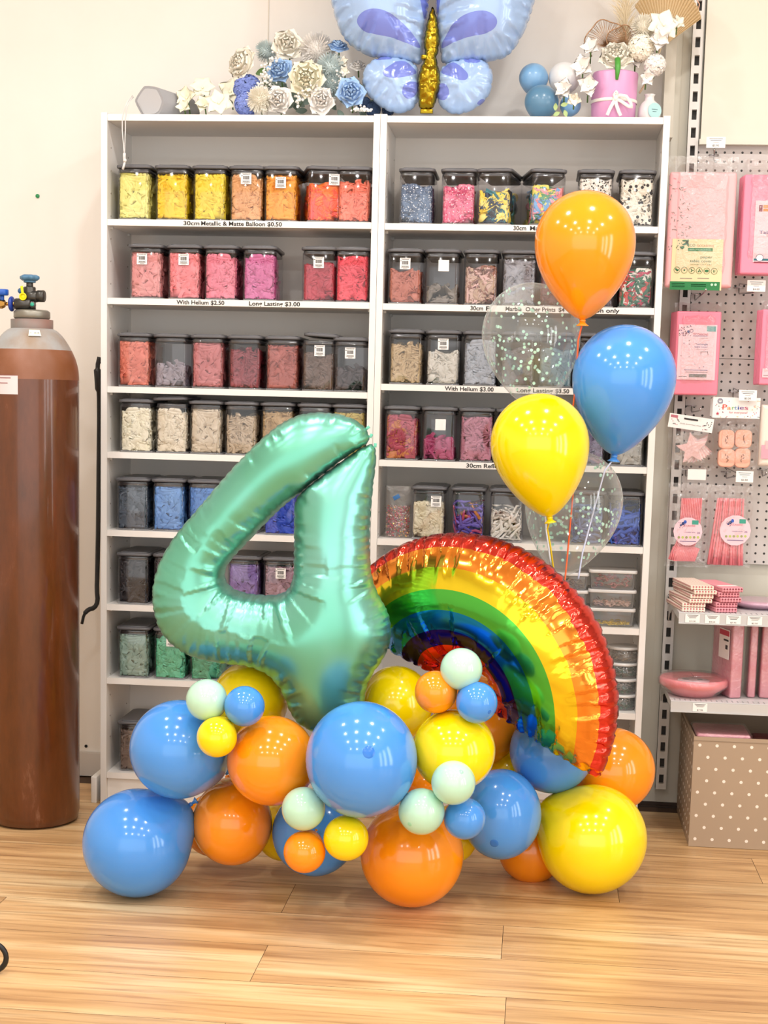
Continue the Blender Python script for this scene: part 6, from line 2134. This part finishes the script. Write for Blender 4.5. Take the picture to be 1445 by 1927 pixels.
hdr = hd.build('header_card', [paper_w, DK, mat('pink_print', '#b86a78', 0.6)], t)
text('STAR BUNTING PINK', hdr, cc + (q @ Vector((0, -0.0012, -3.5 * k_))), 0.0032, 0.062, GREYINK, rot=(math.pi / 2, math.radians(7), 0))
sheet_bag(t, -42 * k_, -40 * k_, 40 * k_, 42 * k_, -0.005, 0.036, 5)
hook(1301, 764, 0, 1318, 770, 0.13, 'wire hook over the star pack')
# --- rosette candle pack
YR = 0.15
o = at(1384, 820, YR)
t = thing('streamer_pack', 'pack of four peach crepe streamer rolls under a colourful header card', 'party pack', o)
k_ = mpp(o)
for i, (px, py, hw, hh) in enumerate(((1367, 827, 14.5, 18), (1399, 826, 15.5, 17), (1367, 862, 16, 17), (1397, 862, 14.5, 18.5))):
    p = at(px, py, YR) - o
    m = MB()
    m.rbox((0, 0, 0), (2 * hw * k_, 2 * hh * k_, 0.03), 9 * k_, 4, rz=0.004)
    rq = Matrix.Rotation(math.pi / 2, 3, 'X')
    m.v = [tuple(rq @ Vector(v) + Vector((p.x, 0.012, p.z))) for v in m.v]
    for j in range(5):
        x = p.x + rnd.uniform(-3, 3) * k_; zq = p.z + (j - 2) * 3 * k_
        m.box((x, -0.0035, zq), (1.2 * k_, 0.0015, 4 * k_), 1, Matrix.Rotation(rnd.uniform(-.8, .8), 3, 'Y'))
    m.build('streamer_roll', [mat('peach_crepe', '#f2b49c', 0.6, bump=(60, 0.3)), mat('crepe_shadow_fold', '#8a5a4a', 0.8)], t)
ex = []
r = random.Random(2)
for i in range(60):
    x = r.uniform(1344, 1429); y_ = r.uniform(751, 786)
    if 1360 < x < 1413 and 758 < y_ < 782: continue
    ex.append((x, y_, x + 1.4, y_ + 1.4, r.choice((1, 2, 3))))
hc = card(t, o, 1341, 748, 1430, 787, YR, [paper_w, DK, mat('red_print', '#b83a54', 0.5), mat('gold_print', '#d8a83c', 0.5)], 'header_card', extra=ex)
cols = ['#d8402c', '#e8882c', '#58a83c', '#3a8ac0', '#2c4ea0', '#7a3c90', '#c03c6c']
for i, ch in enumerate('Parties'):
    ptext(ch, hc, (1363, 1371.5, 1379, 1384, 1389, 1395.5, 1404)[i], 767.5 if i else 766.5, YR, 0.0125 if i else 0.0155, (0.013, 0.011, 0.007, 0.007, 0.004, 0.012, 0.011)[i], mat('letter_' + str(i), cols[i], 0.5), yo=-0.003)
ptext('for everyone!', hc, 1389, 776.5, YR, 0.0065, 0.052, mat('red_print', '#b83a54', 0.5), yo=-0.003)
ic = MB(); ring_at(ic, 1355, 754.5, 4.6, YR, o); ring_at(ic, 1355, 754.5, 3.2, YR, o)
pts = []
for j in range(10):
    a = math.pi / 2 + math.pi * j / 5
    rr = (3.6 if j % 2 == 0 else 1.6) * k_
    pts.append((at(1350, 778, YR).x - o.x + rr * math.cos(a), at(1350, 778, YR).z - o.z + rr * math.sin(a)))
ic.prism(pts[::-1], -0.0034, -0.0028, 1)
absorb(hc, ic, [INK, mat('red_print', '#b83a54', 0.5)])
sheet_bag(t, -38 * k_, -62 * k_, 42 * k_, 33 * k_, -0.006, 0.034, 9)
for i in range(1, 4):
    card(t, o, 1341 - 1.6 * i, 748 + i, 1430 - i, 787 - i, YR + 0.006 * i, [paper_w], 'header_card')
hook(1379, 738, 0, 1397, 744, 0.14, 'wire hook over the streamer pack', '$3.50', (1407, 744, 33, 20))
hook(1366, 888, 0, 1390, 892, 0.14, 'wire hook between the streamer pack and the spoon bag', '$3.50', (1401, 897, 32, 21), lines=2)
hook(1290, 884, 0, 1302, 890, 0.15, 'wire hook with a blank tag over the fork bag', None, (1311, 893, 34, 20))
# --- card pack at the right edge
t, o, w_, h_ = pack('candle_box', 'pale boxed party item cut off by the right edge beside the streamer pack', 'box', 1430, 762, 1500, 878, 0.14, 0.03, mat('box_ivory', '#ece0d4', 0.5))
card(t, o, 1432, 838, 1490, 864, 0.14, [mat('box_pink', '#e0a0b0', 0.5), PINKS['pale']], 'printed_band', extra=[(1440, 830, 1490, 846, 1)])
hook(1434, 884, 0, 1442, 890, 0.16, 'wire hook under the boxed item at the right edge')
# --- fork bag
YF = 0.13
o = at(1295, 998, YF)
k_ = mpp(o)
t = thing('cutlery_bag', 'clear bag of coral pink plastic forks with a round label', 'cutlery bag', o)
for i in range(12):
    x0 = (-17 + 3.4 * i) * k_
    m = MB()
    pts = [Vector((x0 + 3 * k_, 0.006 + 0.001 * i, 60 * k_)), Vector((x0 + 2.5 * k_, 0.006 + 0.001 * i, 30 * k_)), Vector((x0 + 1.5 * k_, 0.005 + 0.001 * i, 5 * k_)), Vector((x0, 0.004 + .001 * i, -10 * k_)), Vector((x0 - 4 * k_, 0.004 + .001 * i, -25 * k_)), Vector((x0 - 11 * k_, 0.003 + .001 * i, -40 * k_)), Vector((x0 - 14 * k_, 0.003 + .001 * i, -57 * k_))]
    Q = [x for j in range(len(pts) - 1) for x in (pts[j], pts[j].lerp(pts[j + 1], .5))] + [pts[-1]]
    m.tube(Q, [0.0028] * 8 + [0.0022] * 5, 6)
    m.v = [(x, (y_ - 0.006) * 2.2 + 0.006, z) for x, y_, z in m.v]
    # tines' flat blade
    e = pts[-1]
    m.rbox((e.x + 7 * k_, e.y, e.z + 12 * k_), (14 * k_, 0.0018, 26 * k_), 0.0008, rot=Matrix.Rotation(math.radians(18), 3, 'Y'))
    m.build('fork', PINKS['coral'], t)
def round_label(par, o, px, py, R, Y, texts):
    m = MB()
    disc_at(m, px, py, R, Y, o, 0, yo=-0.0035)
    r = random.Random(int(px))
    disc_at(m, px - 9, py - 15, 2.6, Y, o, 1, yo=-0.0042, sz=1.2); disc_at(m, px - 5, py - 18, 2.8, Y, o, 2, yo=-0.0042, sz=1.2); disc_at(m, px - 13, py - 12, 1.8, Y, o, 1, yo=-0.0042)
    for i in range(12): disc_at(m, px - 12 + r.uniform(-6, 8), py - 12 + r.uniform(-5, 5), .6, Y, o, 1, yo=-0.0042)
    for i in range(6): disc_at(m, px - 17 + 7.2 * i, py + 11, 2.4, Y, o, 4 if i % 2 else 5, yo=-0.0042)
    p = at(px + 14, py - 17, Y) - o
    m.box((p.x, -0.0042, p.z), (12 * mpp(o), 0.0005, 8 * mpp(o)), 3)
    p = at(px, py + 18.5, Y) - o
    m.box((p.x, -0.0042, p.z), (30 * mpp(o), 0.0005, 1 * mpp(o)), 1)
    l = m.build('round_label', [mat('label_blush', '#f2cbd4', 0.5), INK, mat('cobalt_print', '#2c5ec0', 0.5), mat('teal_badge2', '#3a9c88', 0.5), mat('lime_print', '#b8c86a', 0.5), mat('olive_print', '#9aa06a', 0.5)], par)
    ptext('OCCASIONS', l, px + 2, py - 10.5, Y, 0.005, 0.036, mat('red_print', '#b83a54', 0.5), yo=-0.0042)
    ptext(texts[0], l, px + 4, py + 1.5, Y, 0.0032, 0.030, INK, yo=-0.0042)
    ptext(texts[1], l, px + 20, py + 3, Y, 0.0055, 0.0085, INK, yo=-0.0042)
round_label(t, o, 1294, 1000, 27, YF, ('reusable forks', '20'))
sheet_bag(t, -40 * k_, -70 * k_, 40 * k_, 88 * k_, -0.0028, 0.03, 15)
# --- spoon bag
o = at(1372, 1000, YF)
k_ = mpp(o)
t = thing('cutlery_bag', 'clear bag of coral pink straws in a fan with a round label', 'cutlery bag', o)
for i in range(13):
    u_ = i / 12
    m = MB()
    a = Vector(((-23 + 46 * u_) * k_, 0.003 + (i % 3) * 0.005, 62 * k_)); b = Vector(((-35 + 62 * u_) * k_, 0.002 + ((i + 1) % 3) * 0.005, -64 * k_))
    mid = a.lerp(b, .5) + Vector((6 * math.sin(3 * u_) * k_ * (1 - 2 * u_), 0, 0))
    m.tube([a, a.lerp(mid, .5), mid, mid.lerp(b, .5), b], [0.003, 0.0033, 0.0035, 0.0042, 0.0048], 8)
    m.build('straw', PINKS['coral'], t)
round_label(t, o, 1383, 998, 29, YF, ('reusable straws', '25'))
sheet_bag(t, -43 * k_, -68 * k_, 42 * k_, 86 * k_, -0.0028, 0.03, 17)

# ------------------------------------------------------------------ two bracket shelves
def bshelf(z, lab, xL):
    t = thing('display_shelf', lab, 'shelf', (xL, 0, z))
    MB().box2((0, -0.12, -0.0012), (0.9, 0.268, 0.0)).build('shelf_plate', mat('shelf_white', '#dedfe0', 0.35), t)
    MB().box2((0.0, -0.1225, -0.029), (0.9, -0.1202, -0.0015)).box2((-0.0, -0.1255, -0.031), (0.9, -0.1202, -0.029)).box2((0, -0.12, -0.020), (0.002, 0.24, -0.0014)).build('ticket_strip', mat('ticket_strip_plastic', '#c4c4c4', 0.3), t)
    m = MB()
    for i in range(58):
        for j in range(3):
            m.cyl((0.012 + 0.0145 * i, -0.108 + 0.010 * j, -0.0002), (0.012 + 0.0145 * i, -0.108 + 0.010 * j, 0.0004), 0.0022, 8)
    m.build('vent_hole', mat('slot_grey', '#8a8a8c', 0.6), t)['kind'] = 'stuff'
    pts = [(0.262, -0.002), (0.262, -0.075), (0.23, -0.05), (0.12, -0.022), (-0.1, -0.012), (-0.1, -0.002)]
    b = MB()
    vs = [Vector((x, p[0], p[1])) for x in (0.004, 0.0065) for p in pts]
    n_ = len(pts)
    b.add(vs, [tuple(range(n_))[::-1], tuple(range(n_, 2 * n_))] + [(j, (j + 1) % n_, n_ + (j + 1) % n_, n_ + j) for j in range(n_)], 0, False)
    b.build('bracket', grey_metal, t)
    return t
def ticket(sh, px, py, price, w_=27, h_=17, z=-0.0155):
    p = at(px, py, -0.1235)
    o = Vector(sh.location)
    q = Vector((p.x - o.x, -0.1238, z))
    k_ = mpp(p)
    m = MB(); m.box(q, (w_ * k_, 0.0008, 0.024), 0)
    for i in range(3): m.box(q + Vector((0, -0.0007, 0.009 - 0.0034 * i)), (w_ * k_ * (0.75 - 0.14 * i), 0.0004, 0.0011), 1)
    c_ = m.build('price_ticket', [paper_w, DK], sh)
    text(price, c_, (q.x, q.y - 0.001, q.z - 0.0075), 0.0042, 0.016, black_m)
s1 = bshelf(0.664, 'white bracket shelf with paper straw packs and pink plates', 1.679)
for px, py, pr_ in ((1303, 1163, '$11.50'), (1340, 1165, '$4.50'), (1380, 1167, '$7.95'), (1420, 1170, '$2.50')): ticket(s1, px, py, pr_)
s2 = bshelf(0.414, 'white bracket shelf with the pink plate pack, below the straw packs', 1.669)
ticket(s2, 1317, 1332, '$7.95')
# straw packs: dotted paper cartons in two stacks
def dotted(name, base, dot, sc):
    m = mat(name, base, 0.6)
    nt = m.node_tree; L = nt.links.new
    tc = nt.nodes.new('ShaderNodeTexCoord')
    v = nt.nodes.new('ShaderNodeTexVoronoi'); v.inputs['Scale'].default_value = sc; v.inputs['Randomness'].default_value = 0.0
    lt = nt.nodes.new('ShaderNodeMath'); lt.operation = 'LESS_THAN'; lt.inputs[1].default_value = 0.40
    mx = nt.nodes.new('ShaderNodeMix'); mx.data_type = 'RGBA'
    mx.inputs['A'].default_value = lin(base); mx.inputs['B'].default_value = lin(dot)
    L(tc.outputs['Object'], v.inputs['Vector']); L(v.outputs['Distance'], lt.inputs[0]); L(lt.outputs[0], mx.inputs['Factor'])
    L(mx.outputs['Result'], nt.nodes['Principled BSDF'].inputs['Base Color'])
    return m
DOTC = dotted('cream_dotted_card', '#f0e2d2', '#b86a6a', 118)
DOTP = dotted('pink_dotted_card', '#e79aa6', '#8a3a48', 118)
def carton(x, y_, z, w_, d_, h_, m, label, rz, grp, band=False):
    o = MB()
    o.rbox((0, 0, h_ / 2), (w_, d_, h_), 0.003, 2, rz=0.0025)
    ob_ = o.build('straw_carton', m, None, (x, y_, z), (0, 0, rz))
    tag(ob_, label, 'carton', grp)
    if band:
        MB().box((0, -d_ * 0.28, h_ + 0.0004), (w_ * 0.9, 0.018, 0.0008)).build('carton_band', paper_w, ob_)
x1 = at(1301, 1120, 0.0).x; x2 = at(1344, 1120, 0.0).x
lv = ['bottom', 'second', 'third', 'fourth', 'fifth', 'topmost']
for i in range(6):
    hh = 0.0115
    zz = 0.6645 + i * (hh + 0.0008)
    dx = (-0.016, -0.012, -0.004, 0.004, 0.006, 0.002)[i]
    carton(x1 + dx, -0.005 + 0.006 * (i % 2), zz, 0.066, 0.20, hh, DOTC, f'cream dotted straw carton, {lv[i]} of the left stack', math.radians((8, 6, 12, 9, 13, 10)[i]), 'straw cartons on the bracket shelf')
for i in range(5):
    hh = 0.0135
    zz = 0.6645 + i * (hh + 0.0008)
    dx = (-0.004, 0.0, 0.004, 0.003, 0.006)[i]
    carton(x2 + dx + 0.006, -0.002 + 0.005 * (i % 2), zz, 0.062, 0.19, hh, DOTP, f'pink dotted straw carton, {lv[i] if i < 4 else "topmost"} of the right stack', math.radians((14, 12, 16, 13, 17)[i]), 'straw cartons on the bracket shelf', band=(i == 4))
# plates pack on the upper shelf
p = at(1420, 1130, 0.02)
t = thing('plate_pack', 'flat pale pink plate pack on the upper bracket shelf', 'plate pack', (p.x + 0.02, 0.06, 0.6645))
MB().lathe([(0.06, 0), (0.085, 0.012), (0.093, 0.017), (0.09, 0.020), (0.0, 0.014)], 40, cap=False).lathe([(0.0, 0.0005), (0.06, 0.0)], 40, cap=False).build('plates', mat('plate_pale_pink', '#e2b4cc', 0.35), t)
m = MB().lathe([(0.062, -0.0), (0.096, 0.014), (0.094, 0.023), (0.06, 0.022), (0.001, 0.021)], 24, cap=False); m.build('film_wrap', film_m, t)
# plate pack on the lower shelf
p = at(1306, 1272, -0.02)
t = thing('plate_pack', 'round coral pink plate pack in clear film on the lower bracket shelf', 'plate pack', (p.x, -0.015, 0.4150))
MB().lathe([(0.001, 0.001), (0.058, 0.001), (0.066, 0.01), (0.090, 0.026), (0.096, 0.032), (0.096, 0.046), (0.091, 0.051), (0.078, 0.044), (0.062, 0.040), (0.001, 0.040)], 56, cap=False).build('plates', PINKS['coral'], t)
lbm = MB().lathe([(0.0005, 0.0418), (0.045, 0.0418), (0.045, 0.041)], 36, 0, cap=False)
for x, w_ in ((-0.022, 0.018), (0.018, 0.014)): lbm.box((x, 0.008, 0.0423), (w_, 0.010, 0.0006), 1)
lbm.build('round_label', [mat('label_blush', '#f2cbd4', 0.5), mat('teal_grey_print', '#5a6f74', 0.5)], t)
r = random.Random(4)
m = MB().lathe([(0.06, 0.0), (0.074, 0.008), (0.099, 0.030), (0.1, 0.046), (0.093, 0.056), (0.06, 0.053), (0.001, 0.051)], 30, cap=False)
m.v = [(x + r.uniform(-.0015, .0015), y_ + r.uniform(-.0015, .0015), z + r.uniform(-.001, .001) if z > .002 else z) for x, y_, z in m.v]
m.build('film_wrap', film_m, t)
# upright napkin packs
def upright(pxa, pya, pxb, pyb, Y, d_, label, seed, lab=None, rz=0.0):
    a, b = at(pxa, pyb, Y), at(pxb, pya, Y)
    w_ = b.x - a.x
    h_ = b.z - 0.4150
    t = thing('napkin_pack', label, 'napkin pack', ((a.x + b.x) / 2, Y, 0.4150), (0, 0, rz), 'pink packs standing on the lower bracket shelf')
    m = MB(); m.rbox((0, d_ / 2, h_ / 2), (w_, d_, h_), 0.006, 3, rz=0.005)
    m.v = [(x + 0.0012 * math.sin(z * 60 + seed), y_ + 0.0015 * math.sin(z * 45 + x * 60 + seed), z) for x, y_, z in m.v]
    m.build('folded_paper', PINKS['dusty'], t)
    m = MB(); m.rbox((0, d_ / 2, h_ / 2 + 0.003), (w_ + 0.004, d_ + 0.004, h_ + 0.006), 0.007, 3, rz=0.004)
    r = random.Random(seed)
    m.build('film_wrap', film_m, t)
    return t, w_, h_
t, w_, h_ = upright(1372, 1166, 1403, 1305, -0.05, 0.14, 'tall pink napkin pack with a red cornered label, leftmost of three', 1, rz=math.radians(17))
m = MB(); m.box2((-w_ / 2 - 0.0042, 0.012, h_ - 0.118), (-w_ / 2 - 0.0034, 0.082, h_ - 0.034), 0)
m.box2((-w_ / 2 - 0.0048, 0.014, h_ - 0.052), (-w_ / 2 - 0.0042, 0.080, h_ - 0.037), 1)
m.box2((-w_ / 2 - 0.0048, 0.018, h_ - 0.067), (-w_ / 2 - 0.0042, 0.050, h_ - 0.062), 2)
m.box2((-w_ / 2 - 0.0048, 0.022, h_ - 0.090), (-w_ / 2 - 0.0042, 0.036, h_ - 0.078), 2)
m.build('side_label', [paper_w, mat('red_corner', '#c23a50', 0.5), DK], t)
upright(1406, 1170, 1428, 1306, -0.03, 0.10, 'pink napkin pack in film, middle of three', 2)
upright(1429, 1170, 1470, 1307, -0.03, 0.10, 'pink napkin pack in film cut by the right edge', 3)

# ------------------------------------------------------------------ polka dot storage box
BX, BYF, BYB = 1.737, -0.130, 0.262
t = thing('storage_box', 'open taupe storage box with white polka dots on the floor', 'box', (BX, BYF, 0.001))
LX_, LYB, LH = 0.42, BYB - BYF, 0.316
def polka():
    m = mat('taupe_board', '#a8937c', 0.5)
    return m
pk = polka(); dotm = mat('dot_white', '#efe6da', 0.5)
TH = 0.004
b = MB()
b.box2((0, 0, 0), (LX_, TH, LH)); 
FWALL = b.build('front_wall', pk, t)
MB().box2((0, LYB - TH, 0), (LX_, LYB, LH)).build('back_wall', pk, t)
SWALL = MB().box2((0, TH, 0), (TH, LYB - TH, LH)).build('side_wall', pk, t)
MB().box2((LX_ - TH, TH, 0), (LX_, LYB - TH, LH)).build('side_wall', pk, t)
MB().box2((TH, TH, 0.001), (LX_ - TH, LYB - TH, 0.005)).build('base', pk, t)
d = MB(); d2 = MB()
S_ = 0.0475
for i in range(-1, 9):
    for j in range(0, 10):
        x = 0.017 + i * S_ + (0.5 * S_ if j % 2 else 0)
        z = 0.292 - j * S_ * 0.71
        if 0.004 < x < LX_ - 0.004 and 0.006 < z < LH - 0.004:
            d.lathe([(0.0001, 0.0004), (0.0045, 0.0004), (0.0045, 0.0)], 14, 0, Matrix.Translation((x, 0, z)) @ Matrix.Rotation(math.pi / 2, 4, 'X'), smooth=False)
        y_ = 0.017 + i * S_ + (0.5 * S_ if j % 2 else 0)
        if 0.004 < y_ < LYB - 0.004 and 0.006 < z < LH - 0.004:
            d2.lathe([(0.0001, 0.0004), (0.0045, 0.0004), (0.0045, 0.0)], 14, 0, Matrix.Translation((0, y_, z)) @ Matrix.Rotation(-math.pi / 2, 4, 'Y'), smooth=False)
absorb(FWALL, d, [dotm]); absorb(SWALL, d2, [dotm])
MB().box2((-0.001, -0.0012, LH - 0.012), (LX_ + 0.001, -0.0002, LH - 0.0105)).box2((-0.0012, -0.001, LH - 0.012), (-0.0002, LYB, LH - 0.0105)).build('rim_fold', mat('rim_fold_taupe', '#8f7b64', 0.5), t)
# things in the box
t = thing('tablecloth_pack', 'pink film wrapped pack lying at the left in the polka dot box', 'party pack', (BX + 0.085, BYF + 0.10, 0.2))
m = MB(); m.rbox((0, 0, 0.062), (0.15, 0.16, 0.118), 0.010, 3, rz=0.008); m.build('folded_paper', PINKS['dusty'], t)
m = MB(); m.box((0.0, -0.0815, 0.098), (0.085, 0.001, 0.022), 0); m.box((0.034, -0.0822, 0.098), (0.006, 0.0006, 0.02), 1); m.box((-0.012, -0.0822, 0.1), (0.05, 0.0006, 0.004), 1)
m.build('paper_label', [mat('label_grey_white', '#cfc9c6', 0.5), DK], t)
m = MB(); m.rbox((0, 0, 0.063), (0.158, 0.166, 0.122), 0.012, 3, rz=0.006); m.build('film_wrap', film_m, t)
t = thing('paper_bundle', 'dark red crumpled bundle deep in the polka dot box', 'party pack', (BX + 0.235, BYF + 0.12, 0.2))
m = MB(); m.rbox((0, 0, 0.05), (0.12, 0.17, 0.09), 0.02, 3, rz=0.015); m.build('crumpled_paper', mat('dark_red_crepe', '#6e1c28', 0.5, bump=(40, 0.6)), t)
t = thing('clear_bag', 'clear plastic bag poking from the right side of the polka dot box', 'bag', (BX + 0.345, BYF + 0.10, 0.2))
m = pillow(0.09, 0.13, 0.09, 9); m.build('bag_film', film_m, t)

# ------------------------------------------------------------------ fit lettering widths and turn lettering into meshes
bpy.context.view_layer.update()
for o, wd in TEXTS:
    if o.dimensions.x > 1e-6:
        o.scale.x = wd / o.dimensions.x
dg = bpy.context.evaluated_depsgraph_get()
for o in [x for x in S.objects if x.type == 'FONT']:
    me = bpy.data.meshes.new_from_object(o.evaluated_get(dg))
    n = bpy.data.objects.new('lettering', me)
    COL.objects.link(n)
    n.parent = o.parent
    n.matrix_local = Matrix.LocRotScale(o.location, o.rotation_euler, o.scale)
    nm = o.name
    bpy.data.objects.remove(o)
